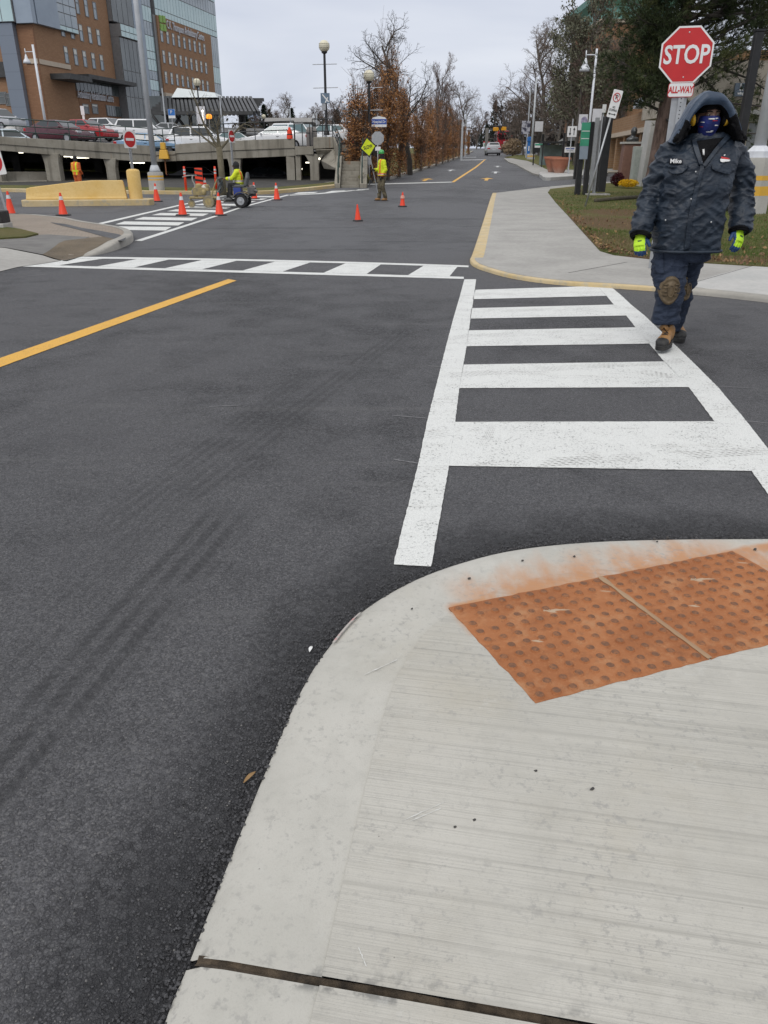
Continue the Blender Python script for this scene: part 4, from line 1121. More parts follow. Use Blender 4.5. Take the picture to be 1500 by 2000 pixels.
glove(pa_(1250, 462, 6.27), pa_(1249, 497, 6.20), Vector((.85, -.5, 0)), -1)
glove(pa_(1444, 451, 6.30), pa_(1441, 490, 6.22), Vector((-.85, -.5, 0)), 1)
# ------------------------------------------------------------------ street things
GALV = M('galvanised_steel', (.42, .43, .44), (.34, .35, .36), 9, .42, metal=.55)
GREYP = M('grey_painted_steel', (.46, .48, .50), (.40, .42, .44), 4, .5)
WHITEP = M('white_painted_steel', (.66, .68, .71), (.58, .60, .64), 3, .4)
BLACKP = M('black_painted_steel', (.012, .012, .013), (.02, .02, .021), 6, .42)
SIGNRED = M('sign_red', (.52, .018, .02), (.46, .016, .018), 5, .38)
SIGNWHITE = M('sign_white', (.74, .74, .73), (.68, .68, .67), 4, .4)
SIGNBLACK = M('sign_black', (.015, .015, .016), rough=.5)
SIGNBLUE = M('sign_blue', (.03, .08, .33), (.028, .07, .3), 4, .4)
ALU = M('sign_aluminium', (.40, .41, .42), (.34, .35, .36), 8, .45, metal=.4)
DCONC = concrete('footing_concrete', (.36, .35, .32), (.43, .42, .39))[0].mat
YCONC = concrete('yellow_painted_concrete', (.62, .41, .13), (.67, .48, .20))[0].mat
YBAND = M('yellow_band_paint', (.68, .38, .03), (.62, .36, .05), 6, .5)
FACE = (PI / 2, 0, 0)                      # a text or plate looking towards -y
def height_at(u, v, Y): return at(u, v, Y).z
def post(b, p0, p1, r0, r1=None, n=12): b.tube([p0, p1], [r0, r1 or r0], n)
def octa(r, y, cx=0, cz=0): return [(cx + r * math.cos(PI / 8 + k * PI / 4), y, cz + r * math.sin(PI / 8 + k * PI / 4)) for k in range(8)]
def ngon(r, y, n=28, cx=0, cz=0, sx=1.0): return [(cx + sx * r * math.cos(2 * PI * k / n), y, cz + r * math.sin(2 * PI * k / n)) for k in range(n)]
def rrect(w_, h_, r, y, cx=0, cz=0, n=5):
    out = []
    for sx, sz, a0 in ((1, 1, 0), (-1, 1, 90), (-1, -1, 180), (1, -1, 270)):
        for k in range(n + 1):
            a = R(a0 + 90 * k / n); out.append((cx + sx * (w_ / 2 - r) + r * math.cos(a), y, cz + sz * (h_ / 2 - r) + r * math.sin(a)))
    return out
def face_plate(name, pts, mat, parent, thick=.004):
    b = MB(); P = [Vector(p) for p in pts]
    nrm = Vector((0, 0, 0))
    for i in range(len(P)): nrm += P[i].cross(P[(i + 1) % len(P)])
    if nrm.y > 0: P.reverse()
    b.plate(P, thick); return b.build(name, mat, parent)

# ---- iron tactile plates set in the corner
IT = NT('rusted_iron_plate')
n1 = IT.noise(3, 5, .65); n2 = IT.noise(28, 5, .7); n3 = IT.noise(160, 3, .7)
c = IT.mix(IT.map(n1, .35, .65), (.28, .105, .042), (.37, .15, .062))
c = IT.mix(IT.math('MULTIPLY', IT.map(n2, .5, .72), .5), c, (.17, .07, .035))
c = IT.mix(IT.math('MULTIPLY', IT.map(n3, .52, .75), .4), c, (.48, .24, .11))
c = IT.mix(IT.math('MULTIPLY', IT.map(IT.noise(6, 6, .7), .52, .72), .45), c, (.44, .27, .15))
c = IT.mix(IT.math('MULTIPLY', IT.map(IT.noise(11, 5, .7), .60, .74), .5), c, (.13, .06, .035))
cem = IT.map(IT.noise(1.0, 4, .6, vec=IT.mapping(scale=(4, 13, 1))), .66, .69)
c = IT.mix(IT.math('MULTIPLY', cem, .8), c, (.45, .37, .27))
IRON = IT.set(color=c, rough=.85, spec=.25, normal=IT.bump(IT.math('ADD', n2, n3), .5, .004))
DM = NT('worn_iron_dome'); n2 = DM.noise(60, 4, .7); tz = DM.n('ShaderNodeNewGeometry')
DOME = DM.set(color=DM.mix(DM.map(n2, .4, .65), (.15, .078, .048), (.26, .115, .055)), rough=.8, spec=.25, normal=DM.bump(n2, .3, .002))
CEM = concrete('cement_fillet', (.38, .27, .17), (.30, .18, .10))[0].mat
zt = .0322
q0, q1, q2, q3 = [gp(u, v, zt).to_2d() for u, v in ((875, 1187), (1165, 1130), (1385, 1288), (1040, 1377))]
ex = ((q1 - q0) + (q2 - q3)) / 2; ey = ((q3 - q0) + (q2 - q1)) / 2
def plate(name, o, ex, ey, label, seed):
    r_ = random.Random(seed)
    T = thing(name, label, 'tactile paving', (o.x, o.y, zt - .002), 0, 'tactile plates in the corner pavement')
    b = MB(); N = 22
    # slightly ragged cement-smeared outline
    edge_ = []
    for i in range(4):
        a0 = [(0, 0), (1, 0), (1, 1), (0, 1)][i]; a1 = [(1, 0), (1, 1), (0, 1), (0, 0)][i]
        for k in range(N):
            t_ = k / N; s_ = a0[0] + (a1[0] - a0[0]) * t_; w_ = a0[1] + (a1[1] - a0[1]) * t_
            p = ex * s_ + ey * w_; c_ = (ex + ey) / 2; d = (p - c_).normalized()
            p += d * (.004 * noise.noise((p.x * 40, p.y * 40, seed)) + .003 * r_.uniform(-1, 1)); edge_.append(p)
    top = [(p.x, p.y, .003) for p in edge_]; bot = [(p.x, p.y, -.02) for p in edge_]
    if (Vector(top[N]) - Vector(top[0])).cross(Vector(top[2 * N]) - Vector(top[0])).z < 0: top.reverse(); bot.reverse()
    n = len(top); b.add(top + bot, [tuple(range(n))] + [(i, i + n, (i + 1) % n + n, (i + 1) % n) for i in range(n)])
    b.mi = 1
    n_ = 11
    for i in range(n_):
        for j in range(n_):
            if r_.random() < .015: continue
            p = ex * ((i + .5) / n_) + ey * ((j + .5) / n_); rr_ = .0142 * r_.uniform(.92, 1.06); hh = .0085 * r_.uniform(.8, 1.1)
            b.mi = 0; b.lathe([(rr_ * 1.12, 0), (rr_ * .98, hh * .35), (rr_ * .88, hh * .66)], (p.x, p.y, .003), 14, cap=False)
            b.mi = 1; b.lathe([(rr_ * .88, hh * .66), (rr_ * .72, hh * .86), (rr_ * .42, hh * .98), (.0005, hh * 1.02)], (p.x, p.y, .003), 14, cap=False)
    return b.build('plate', [IRON, DOME], T, smooth=True, angle=40)
plate('tactile_plate', q0, ex, ey, 'rusty iron tactile plate with raised domes, fully in view at the corner', 1)
gap = ex.normalized() * .008
plate('tactile_plate', q0 + ex + gap, ex, ey, 'rusty iron tactile plate with raised domes, cut by the right picture edge', 2)
b = MB(); rows = []
for i in range(30):
    t_ = i / 29; p = q0 + ex + gap * .5 + ey * t_; w_ = ex.normalized() * (.009 + .008 * noise.noise((t_ * 9, 1, 0)))
    rows.append([(*(p - w_), zt + .0035), (*p, zt + .0055), (*(p + w_), zt + .0035)])
b.strip(rows); o = b.build('cement_fillet', CEM); o['kind'] = 'structure'

# ---- loose crumbs of asphalt along the kerb, grit on the slab
CRUMB = M('asphalt_crumb', (.014, .014, .016), (.075, .075, .08), 60, .6, bump=.4, bscale=300, spec=.6)
b = MB(); rr = random.Random(5)
def stone(b, p, r):
    q = [Vector((rr.uniform(.6, 1) * x, rr.uniform(.6, 1) * y, rr.uniform(.5, .9) * z)) * r for x, y, z in ((1, 0, 0), (0, 1, 0), (-1, 0, 0), (0, -1, 0), (0, 0, 1), (0, 0, -.7))]
    m = Matrix.Rotation(rr.uniform(0, 6), 3, 'Z') @ Matrix.Rotation(rr.uniform(-.6, .6), 3, 'X')
    b.add([Vector(p) + m @ v for v in q], [(0, 1, 4), (1, 2, 4), (2, 3, 4), (3, 0, 4), (1, 0, 5), (2, 1, 5), (3, 2, 5), (0, 3, 5)])
L = [Vector(p) for p in KERB2]
for i in range(len(L) - 1):
    a, c_ = L[i], L[i + 1]; d = c_ - a; n_ = Vector((-d.y, d.x)).normalized()
    if not (-2 < a.x < 4.5): continue
    for k in range(int(d.length * 1500)):
        off = abs(rr.gauss(0, .075)); p = a + d * rr.random() + n_ * (off - .004); r_ = rr.uniform(.0016, .0062) * (1 if off > .03 else 1.2)
        z_ = .001 + max(0, .014 - off * .2) * rr.random()
        stone(b, (p.x, p.y, z_), r_)
o = b.build('asphalt_crumbs', CRUMB, smooth=False); tag(o, kind='stuff')
b = MB()
for k in range(900):
    u, v = rr.uniform(0, 900), rr.uniform(640, 2000); p = gp(u, v)
    if min((q - p.to_2d()).length for q in L) < .05 and False: continue
    stone(b, (p.x, p.y, .001), rr.uniform(.0012, .004))
o = b.build('loose_grit', M('pale_grit', (.20, .19, .18), (.08, .08, .08), 3, .7)); tag(o, kind='stuff')
PEB = M('dark_pebble', (.035, .033, .032), (.06, .055, .05), 40, .7)
for u, v, r_ in ((1277, 1054, .012), (1303, 1051, .012), (1283, 1059, .008), (1121, 1088, .008), (1020, 1096, .009), (916, 1131, .010), (1474, 1074, .011), (804, 1190, .006), (1386, 1137, .008), (1156, 1543, .008), (1046, 1507, .006), (888, 1617, .006), (926, 1603, .006)):
    p = gp(u, v, .03); b = MB(); stone(b, (0, 0, 0), r_); stone(b, (r_ * .4, r_ * .3, 0), r_ * .8)
    me = remeshed(b, r_ * .18, 2); o = mesh_obj('pebble', me, PEB); o.location = (p.x, p.y, .031 + r_ * .2)
    tag(o, 'small dark pebble lying on the pale corner pavement', 'pebble', 'pebbles on the corner pavement')
def litter(name, label, cat, u, v, dims, mat, rz, dz=0.0):
    p = gp(u, v, dz); b = MB(); rows = []
    for i in range(8):
        t_ = i / 7; w_ = dims[1] * math.sin(PI * (.08 + .84 * t_)); rows.append([((t_ - .5) * dims[0], w_ / 2 * s, dims[2] * (1 + s * s) * .5 + .004 * math.sin(t_ * 3)) for s in (-1, -.4, .4, 1)])
    b.strip(rows); o = b.build(name, mat, smooth=True); o.location = (p.x, p.y, dz + .003); o.rotation_euler = (0, 0, rz)
    m = o.modifiers.new('s', 'SOLIDIFY'); m.thickness = .0015
    tag(o, label, cat)
litter('leaf', 'dry brown leaf on the asphalt beside the lower kerb', 'leaf', 488, 1522, (.045, .012, .004), M('dry_leaf', (.22, .13, .05), (.3, .19, .09), 30, .8), 1.0)
litter('paper_scrap', 'tiny white paper scrap on the asphalt at the kerb bend', 'scrap', 607, 1272, (.03, .012, .006), M('paper', (.75, .75, .74), rough=.8), 1.4)

# ---- stop sign behind the walking worker
Y = 11.2; s_c = at(1340, 108, Y); gz = .066
T = thing('stop_sign', 'red octagonal stop sign with an all-way tab on a galvanised post', 'stop sign', (s_c.x, s_c.y, gz), R(-14))
zc = s_c.z - gz; rO = (.318)
s = face_plate('sign_face', octa(rO / math.cos(PI / 8) * .985, -.035, 0, zc), SIGNWHITE, T)
face_plate('red_field', octa(rO / math.cos(PI / 8) * .92, -.0375, 0, zc), SIGNRED, s, .0022)
text('lettering', 'STOP', .285, SIGNWHITE, s, (0, -.0405, zc - .005), FACE, .0012, .80, bold=.006)
for z in (.245, -.245):
    m = MB(); m.lathe([(.008, -.003), (.009, 0), (.004, .004)], (0, -.040, zc + z), 10, axis=Matrix.Rotation(PI / 2, 3, 'X')); m.build('bolt', SNAP, s)
zt2 = height_at(1331, 176, Y) - gz
tb = face_plate('tab_plate', rrect(.31, .165, .03, -.035, -.008, zt2), SIGNRED, T)
face_plate('tab_field', rrect(.296, .151, .026, -.0372, -.008, zt2), SIGNWHITE, tb, .0022)
text('lettering', 'ALL-WAY', .105, SIGNRED, tb, (-.008, -.0396, zt2 - .002), FACE, .001, .66, bold=.0035)
m = MB(); m.box((-.008, .01, zc / 2), (.185, .012, zc + .3)); m.build('back_plate', GALV, T)
m = MB(); m.box((.015, -.012, zc / 2), (.07, .03, zc + .3)); po = m.build('post', GALV, T)
po.data.materials.append(BLACKP)
bm = bmesh.new(); bm.from_mesh(po.data)
for k in range(70):
    z = .2 + k * .045
    if z > zc - .45: break
    f = bm.faces.new([bm.verts.new((.015 + .008 * math.cos(2 * PI * i / 8), -.0285, z + .008 * math.sin(2 * PI * i / 8))) for i in range(8)]); f.material_index = 1
bm.to_mesh(po.data); bm.free()

# ---- lamp posts
def footing(T, r, h, bands, sq=False):
    m = MB()
    if sq: m.lathe([(r * 1.02, 0), (r * 1.0, h * .9), (r * .92, h)], (0, 0, 0), 8)
    else: m.lathe([(r * 1.03, 0), (r, h * .93), (r * .93, h)], (0, 0, 0), 24)
    f = m.build('footing', DCONC, T, smooth=True, angle=40)
    for z0, z1 in bands:
        m = MB(); m.lathe([(r * 1.012 - (r * .03) * z0 * .0, z0 * h), (r * 1.012, z1 * h)], (0, 0, 0), 8 if sq else 24, cap=False); m.build('yellow_band', YBAND, f, smooth=not sq)
    return f
p = gp(1460, 417, .06)
T = thing('lamp_post', 'white lamp post on a yellow-banded concrete footing behind the walking worker', 'lamp post', p)
hF = height_at(1484, 308, p.y) - p.z
footing(T, .50, hF, ((.62, .70), (.26, .52)), True)
m = MB(); m.lathe([(.33, hF), (.33, hF + .16), (.19, hF + .30)], (0, 0, 0), 8); m.build('base_cover', WHITEP, T)
m = MB(); post(m, (0, 0, hF + .2), (0, 0, 9.0), .165, .10, 16); m.build('pole', WHITEP, T, smooth=True)
p = at(1444, 285, 24.6); p.z = 0.06
T = thing('black_post', 'plain black post beside the white lamp post', 'post', p)
m = MB(); m.box((0, 0, 2.3), (.22, .22, 4.6)); m.build('shaft', BLACKP, T, bevel=.015)
m = MB(); m.box((0, 0, 4.63), (.26, .26, .05)); m.build('cap', BLACKP, T)

p = gp(307, 372, .15)
T = thing('lamp_post', 'tall grey lamp post on a yellow-banded footing before the garage', 'lamp post', (p.x, p.y, .15))
hF = height_at(306, 336, p.y) - .15
footing(T, .36, hF, ((.38, .62), (.72, .82)))
m = MB(); m.lathe([(.27, hF), (.24, hF + .1), (.16, hF + .3)], (0, 0, 0), 16); m.build('base_cover', GREYP, T, smooth=True)
m = MB(); post(m, (0, 0, hF + .1), (0, 0, 13), .135, .085, 16); m.build('pole', GREYP, T, smooth=True)

def bell_lamp(T, top, arm_z, lamp_x, sc=1.0, r=.08):
    m = MB(); post(m, (0, 0, 0), (0, 0, top), r, r * .75, 10); m.build('pole', WHITEP, T, smooth=True)
    m = MB(); post(m, (0, 0, arm_z), (lamp_x, 0, arm_z), .03); post(m, (lamp_x, 0, arm_z + .25 * sc), (lamp_x, 0, arm_z - .2 * sc), .035); m.build('arm', WHITEP, T, smooth=True)
    m = MB(); m.lathe([(.05, 0), (.10, -.15), (.13, -.3), (.27, -.5), (.33, -.68), (.29, -.68), (.2, -.5)], (lamp_x, 0, arm_z - .2 * sc), 18); m.build('lamp_shade', WHITEP, T, smooth=True)
p = at(88, 236, 78); T = thing('lamp_post', 'white lamp post with a bell shade in front of the brick building', 'lamp post', (p.x, p.y, 3.2))
bell_lamp(T, height_at(58, 87, 78) - 3.2, height_at(60, 101, 78) - 3.2, -.75, 1.0, .13)
p = gp(1141, 346, .1); T = thing('lamp_post', 'pale lamp post with a bell shade and two banners by the side road', 'lamp post', p)
bell_lamp(T, height_at(1163, 95, p.y) - p.z, height_at(1160, 107, p.y) - p.z, -.62, .9, .085)
z0, z1 = height_at(1140, 250, p.y) - p.z, height_at(1150, 219, p.y) - p.z
BANN = M('banner_cloth', (.62, .62, .64), (.56, .56, .58), 3, .8)
BANP = M('banner_print', (.16, .14, .25), (.42, .40, .48), 4, .8)
m = MB(); m.box((.42, 0, (z0 + z1) / 2 + .25), (.58, .012, .85 * (z1 - z0))); m.build('banner', BANN, T)
m = MB(); m.box((-.42, 0, (z0 + z1) / 2 - .12), (.55, .012, z1 - z0)); bb = m.build('banner', BANN, T)
m = MB(); m.plate([Vector(q) for q in ngon(.25, -.009, 14, -.36, (z0 + z1) / 2 - .05, .8)][::-1], .002); m.build('print', BANP, bb)

GLOBE = NT('globe_glass'); GLOBE = GLOBE.set(color=(.66, .62, .47), rough=.35, spec=.5)
def globe_lamp(name, label, base, gu, gv, Y, gr, pr=.07, bars=(), group='globe lamps'):
    T = thing(name, label, 'globe lamp', base, 0, group)
    c_ = at(gu, gv, Y); z = c_.z - base.z
    m = MB(); m.lathe([(pr * 2.2, 0), (pr * 2.2, .15), (pr * 1.3, .3), (pr, .5), (pr * .85, z - gr * 1.25), (gr * .5, z - gr * 1.1), (gr * .55, z - gr * .8)], (0, 0, 0), 14); m.build('pole', BLACKP, T, smooth=True, angle=40)
    m = MB(); m.lathe([(gr * .5, z - gr * .9), (gr * .86, z - gr * .55), (gr, z), (gr * .9, z + gr * .45), (gr * .55, z + gr * .85), (.01, z + gr * .98)], (0, 0, 0), 20); go_ = m.build('globe', GLOBE, T, smooth=True)
    m = MB()
    for k in (-.3, 0, .3): m.lathe([(gr * 1.0, z + gr * k), (gr * 1.0, z + gr * (k + .07))], (0, 0, 0), 20, cap=False)
    m.build('louvre', M('louvre_grey', (.42, .40, .33), rough=.5), go_, smooth=True)
    for v in bars:
        zb = at(gu, v, Y).z - base.z; m = MB(); post(m, (-.75, 0, zb), (.75, 0, zb + .03), .022, n=6); m.build('banner_bar', GREYP, T)
    return T
DK = at(638, 264, 54.0)
T = globe_lamp('globe_lamp', 'globe lamp on a tall black pole beside the garage stairs, with a blue square plate', DK, 628, 90, 54, .33, .085, (126, 172))
zz_ = height_at(632, 192, 54) - DK.z
s = face_plate('blue_plate', [(-.3, -.12, zz_ - .28), (.26, -.12, zz_ - .28), (.26, -.12, zz_ + .28), (-.3, -.12, zz_ + .28)], M('plate_slate', (.14, .20, .27), rough=.5), T, .02)
m = MB(); m.box((0, -.126, zz_), (.07, .004, .56), Matrix.Rotation(-.75, 3, 'Y')); m.box((.06, -.1275, zz_ - .1), (.06, .004, .34), Matrix.Rotation(.5, 3, 'Y')); m.build('white_symbol', SIGNWHITE, s)
zz_ = height_at(630, 208, 54) - DK.z
face_plate('small_plate', [(-.24, -.1, zz_ - .2), (0, -.1, zz_ - .2), (0, -.1, zz_ + .2), (-.24, -.1, zz_ + .2)], ALU, T, .015)
b0 = gp(722, 353, .15)
T = globe_lamp('globe_lamp', 'globe lamp on a black pole carrying the blue street name sign', Vector((b0.x, b0.y, .15)), 716, 148, b0.y, .30, .08, (172, 216))
zz_ = height_at(735, 238, b0.y) - .15
s = MB()
pts = [(.13, -.04, zz_ - .26), (.98, -.04, zz_ - .26), (.98, -.04, zz_ + .12), (.9, -.04, zz_ + .22), (.55, -.04, zz_ + .29), (.2, -.04, zz_ + .22), (.13, -.04, zz_ + .12)]
sp_ = face_plate('name_sign', pts, SIGNWHITE, T, .03)
face_plate('blue_field', [(.135, -.043, zz_ - .13), (.975, -.043, zz_ - .13), (.975, -.043, zz_ + .14), (.135, -.043, zz_ + .14)], SIGNBLUE, sp_, .003)
text('lettering', 'Hospital Dr', .19, SIGNWHITE, sp_, (.555, -.047, zz_), FACE, .001, .82, bold=.003)
p = at(392, 244, 84); p.z = 3.4
globe_lamp('globe_lamp', 'globe lamp on a black pole in front of the entrance canopy', p, 387, 161, 84, .36, .075)
p = at(517, 262, 110); p.z = 3.6
globe_lamp('globe_lamp', 'small far globe lamp beside the low flat-roofed building', p, 516.5, 228, 110, .28, .07)

# ---- cones
ORANGE = NT('cone_orange'); o1 = ORANGE.noise(6, 4); CONE = ORANGE.set(color=ORANGE.mix(ORANGE.map(o1, .45, .7), (.80, .050, .012), (.70, .06, .02)), rough=.5)
REFL = M('reflective_white', (.66, .66, .66), (.5, .5, .5), 20, .45)
def cone(label, collar, h, worn=False):
    T = thing('traffic_cone', label, 'traffic cone', (0, 0, 0), 0, 'orange traffic cones')
    w_ = .19 if collar else .17
    m = MB(); m.lathe([(h * .21, .03), (h * .195, .05), (h * .05, h * .93), (h * .042, h * .99), (.01, h)], (0, 0, 0), 24); m.build('cone_body', CONE, T, smooth=True, angle=50)
    m = MB(); k_ = h * .29; m.lathe([(k_ * 1.2, .0), (k_ * 1.2, .025), (k_ * 1.1, .04), (h * .2, .045)], (0, 0, 0), 8); m.build('base', RUBBER, T)
    if collar:
        f = lambda z: h * .195 + (h * .05 - h * .195) * ((z - .05) / (h * .93 - .05)) + .003
        m = MB(); m.lathe([(f(h * .68), h * .68), (f(h * .84), h * .84)], (0, 0, 0), 24, cap=False); m.build('reflective_collar', REFL, T, smooth=True)
    return T
cA = cone('x', True, .70); cB = cone('x', False, .47)
CL = [(124, 421, 'A', 45, 'orange cone with white collar in front of the yellow barrier'), (22, 419, 'A', 46, 'orange cone partly behind the leaning signpost at the left edge'),
      (307, 394, 'A', 36, 'orange cone beside the banded lamp footing and the yellow bollard'), (357, 421, 'A', 45, 'orange cone on the far crossing in front of the line machine'),
      (429, 421, 'A', 45, 'orange cone on the far crossing in front of the seated operator'), (541, 391, 'A', 34, 'orange cone standing right of the line machine on the crossing end'),
      (497, 389, 'A', 33, 'orange cone half hidden behind the rear of the line machine'), (402, 377, 'A', 30, 'orange cone half hidden behind the paint tank of the line machine'),
      (699, 432, 'B', 33, 'small plain orange cone alone in the junction, nearest the camera'), (786, 404, 'B', 29, 'small orange cone with a worn collar right of the flagger')]
fA = fB = True
for u, v, k, px, lab in CL:
    p = gp(u, v); h = height_at(u - (750 - u) * .0, v - px, p.y) - p.z
    src, h0 = (cA, .70) if k == 'A' else (cB, .47)
    o = src if (fA if k == 'A' else fB) else copy_tree(src)
    if k == 'A': fA = False
    else: fB = False
    put(o, p, rnd.uniform(0, 6), h / h0, lab)
    o.rotation_euler = (rnd.uniform(-.02, .02), rnd.uniform(-.02, .02), rnd.uniform(0, 6))
wc = o; m = MB(); m.lathe([(.078, .27), (.058, .36)], (0, 0, 0), 20, cap=False); m.build('worn_collar', M('worn_white', (.6, .5, .45), (.7, .15, .06), 30, .6), wc, smooth=True)
# delineators and the striped board
def delineator(u, v, vt, lab):
    p = gp(u, v, .1); h = height_at(u, vt, p.y) - p.z; T = thing('delineator_post', lab, 'delineator', p, 0, 'orange delineator posts by the garage')
    m = MB(); m.lathe([(.06, 0), (.055, h * .9), (.045, h * .93), (.05, h)], (0, 0, 0), 12); m.build('post', CONE, T, smooth=True)
    for z in (.72, .84): m = MB(); m.lathe([(.059, h * z), (.058, h * (z + .07))], (0, 0, 0), 12, cap=False); m.build('white_band', REFL, T, smooth=True)
    m = MB(); m.lathe([(.2, 0), (.2, .05), (.08, .09)], (0, 0, 0), 12); m.build('base', RUBBER, T)
delineator(364, 375, 325, 'orange delineator post left of the striped board'); delineator(423, 372, 325, 'orange delineator post behind the machine handlebars')
p = gp(391, 374, .1); hB = height_at(391, 328, p.y) - p.z
T = thing('striped_board', 'orange and black striped marker board behind the line machine', 'marker board', p)
m = MB(); m.box((0, 0, hB / 2), (.36, .05, hB)); bd = m.build('board', CONE, T)
for k in range(5):
    z = hB * (.12 + k * .19); face_plate('black_stripe', [(-.18, -.028, z), (.18, -.028, z - .05), (.18, -.028, z + hB * .085 - .05), (-.18, -.028, z + hB * .085)], SIGNBLACK, bd, .004)
m = MB(); m.box((0, 0, .04), (.6, .45, .08)); m.build('base', RUBBER, T, bevel=.02)

# ---- yellow barrier on its island, bollard with no-entry sign
f0, f1 = gp(38, 404), gp(300, 401)
ax = (f1 - f0).normalized(); nrm = Vector((-ax.y, ax.x, 0)); Lb = (f1 - f0).length
ang = math.atan2(ax.y, ax.x)
pts = [(f0 + ax * (a * Lb) + nrm * d).to_2d() for a, d in ((0.01, .25), (.0, .5), (.02, 1.0), (.06, 1.2), (.96, 1.2), (1.0, .9), (1.0, .3), (.97, .02), (.04, 0))]
sheet('traffic_island', pts, .20, YELLOW_KERB, thick=.35, bevel=.03)
def island_pt(u, d, z=.2):         # point on the island under image column u, d metres behind its front edge
    a = (f0 + nrm * d); dr = ray(u, 395); dr = dr / dr.y
    s_ = (a.x - dr.x * a.y) / (dr.x * ax.y - ax.x); p = a + ax * s_; p.z = z; return p
b0, b1 = island_pt(54, .55), island_pt(250, .55); LB = (b1 - b0).length
T = thing('concrete_barrier', 'yellow painted concrete barrier with a sloped end on the island', 'barrier', b0, ang)
hb = height_at(245, 352, b1.y) - .2
prof = lambda h: [(-.24, 0), (-.24, .05), (-.22, .09), (-.19, h * .5), (-.15, h), (.15, h), (.19, h * .5), (.22, .09), (.24, .05), (.24, 0)]
m = MB(); secs = []
for x, h in ((0, hb * .60), (.2, hb * .66), (LB * .5, hb * .93), (LB * .66, hb), (LB - .12, hb), (LB, hb * .96)):
    secs.append([(x + (.08 if i < 99 else 0) * (z / hb) * (1 if x < .1 else (-1 if x > LB - .05 else 0)), y, z) for i, (y, z) in enumerate(prof(h))])
m.rings(secs); m.build('barrier_body', YCONC, T, bevel=.02)
p = island_pt(267, .55)
T = thing('bollard', 'round yellow bollard at the end of the barrier', 'bollard', p)
hb2 = height_at(262, 331, p.y) - .2
m = MB(); m.lathe([(.23, 0), (.23, hb2 - .06), (.2, hb2 - .01), (.1, hb2 + .02)], (0, 0, 0), 22); m.build('shaft', YCONC, T, smooth=True, angle=50)
def no_entry(name, lab, base, zc, rot, w_, post_r=.03, box=False, zp=0.0):
    T = thing(name, lab, 'road sign', base, rot, 'no-entry signs')
    m = MB()
    if box: m.box((0, 0, (zp + zc) / 2), (.12, .02, zc - zp + .5)); m.box((0, .02, (zp + zc) / 2), (.05, .05, zc - zp + .5))
    else: post(m, (0, 0, zp), (0, 0, zc + w_ * .5), post_r)
    m.build('post', GALV, T)
    s = face_plate('sign_face', rrect(w_, w_, .03, -.05, 0, zc), SIGNWHITE, T, .006)
    face_plate('red_disc', ngon(w_ * .45, -.053, 30, 0, zc), SIGNRED, s, .003)
    face_plate('white_bar', [(-w_ * .33, -.056, zc - w_ * .075), (w_ * .33, -.056, zc - w_ * .075), (w_ * .33, -.056, zc + w_ * .075), (-w_ * .33, -.056, zc + w_ * .075)], SIGNWHITE, s, .003)
    return T
no_entry('no_entry_sign', 'no-entry sign rising behind the yellow bollard', Vector((p.x - .10, p.y + .32, .2)), height_at(252, 272, p.y + .1) - .2, R(60), .56, box=True)
p = gp(459, 377, .15); no_entry('no_entry_sign', 'no-entry sign seen edge-on above the garage wall', p, height_at(456, 266, p.y) - p.z, R(68), .50, box=True)
p = gp(20, 432, .14); no_entry('no_entry_sign', 'no-entry sign cut by the left picture edge', p, height_at(0, 316, p.y) - p.z, R(10), .56, .03).rotation_euler[1] = R(-7)
q = gp(-6, 444, .15); T = thing('sign_footing', 'black rubber block on a concrete footing at the left edge', 'footing', q)
m = MB(); m.box((0, 0, .12), (.5, .45, .24)); m.build('footing', DCONC, T, bevel=.02)
m = MB(); m.box((0, 0, .36), (.46, .4, .24)); m.build('rubber_block', RUBBER, T, bevel=.02)

# ---- signs by the stairs
p = gp(738, 356, .15); zc = height_at(733, 270, p.y) - .15
T = thing('octagonal_sign', 'grey back of an octagonal sign on a thin post by the flagger', 'road sign', (p.x, p.y, .15))
m = MB(); post(m, (0, 0, 0), (0, 0, zc + .3), .028); m.build('post', GALV, T, smooth=True)
face_plate('sign_back_plate', octa(.36, -.03, 0, zc), ALU, T, .005)
face_plate('tab_back', [(-.14, -.03, zc - .62), (.16, -.03, zc - .62), (.16, -.03, zc - .42), (-.14, -.03, zc - .42)], SIGNWHITE, T, .005)
p = gp(723, 356, .15); zc = height_at(720, 312, p.y) - .15
T = thing('plate_sign', 'small grey rectangular plate on a low post below the slow paddle', 'road sign', (p.x - .06, p.y + .3, .15))
m = MB(); post(m, (0, 0, 0), (0, 0, zc + .1), .025); m.build('post', GALV, T, smooth=True); face_plate('plate', rrect(.24, .5, .03, -.03, 0, zc), ALU, T, .005)

# ---- right-hand lawn: pylon, signs, log, lid
p = gp(1166, 381, .066)
T = thing('information_pylon', 'tall black information pylon with green and grey panels on the lawn', 'sign', p, R(0))
GREENP = M('green_panel', (.045, .27, .16), (.06, .32, .20), 3, .45)
zt_ = height_at(1180, 227, p.y) - p.z
m = MB(); m.box((0, .1, .06), (1.0, .9, .14)); m.build('footing', DCONC, T, bevel=.02)
m = MB(); m.box((.12, 0, zt_ / 2 + .1), (.32, .5, zt_ - .2)); m.build('black_slab', BLACKP, T, bevel=.01)
m = MB(); m.box((-.30, .1, zt_ / 2 + .1), (.17, .1, zt_ - .3)); m.build('aluminium_post', ALU, T)
m = MB(); m.box((-.13, .2, zt_ / 2 - .1), (.08, .1, zt_ - .1)); m.build('aluminium_post', ALU, T)
m = MB(); m.box((-.48, .3, zt_ / 2 - .1), (.17, .3, zt_ - .2)); m.build('black_slab', BLACKP, T, bevel=.01)
za, zb_ = height_at(1145, 285, p.y) - p.z, height_at(1150, 239, p.y) - p.z
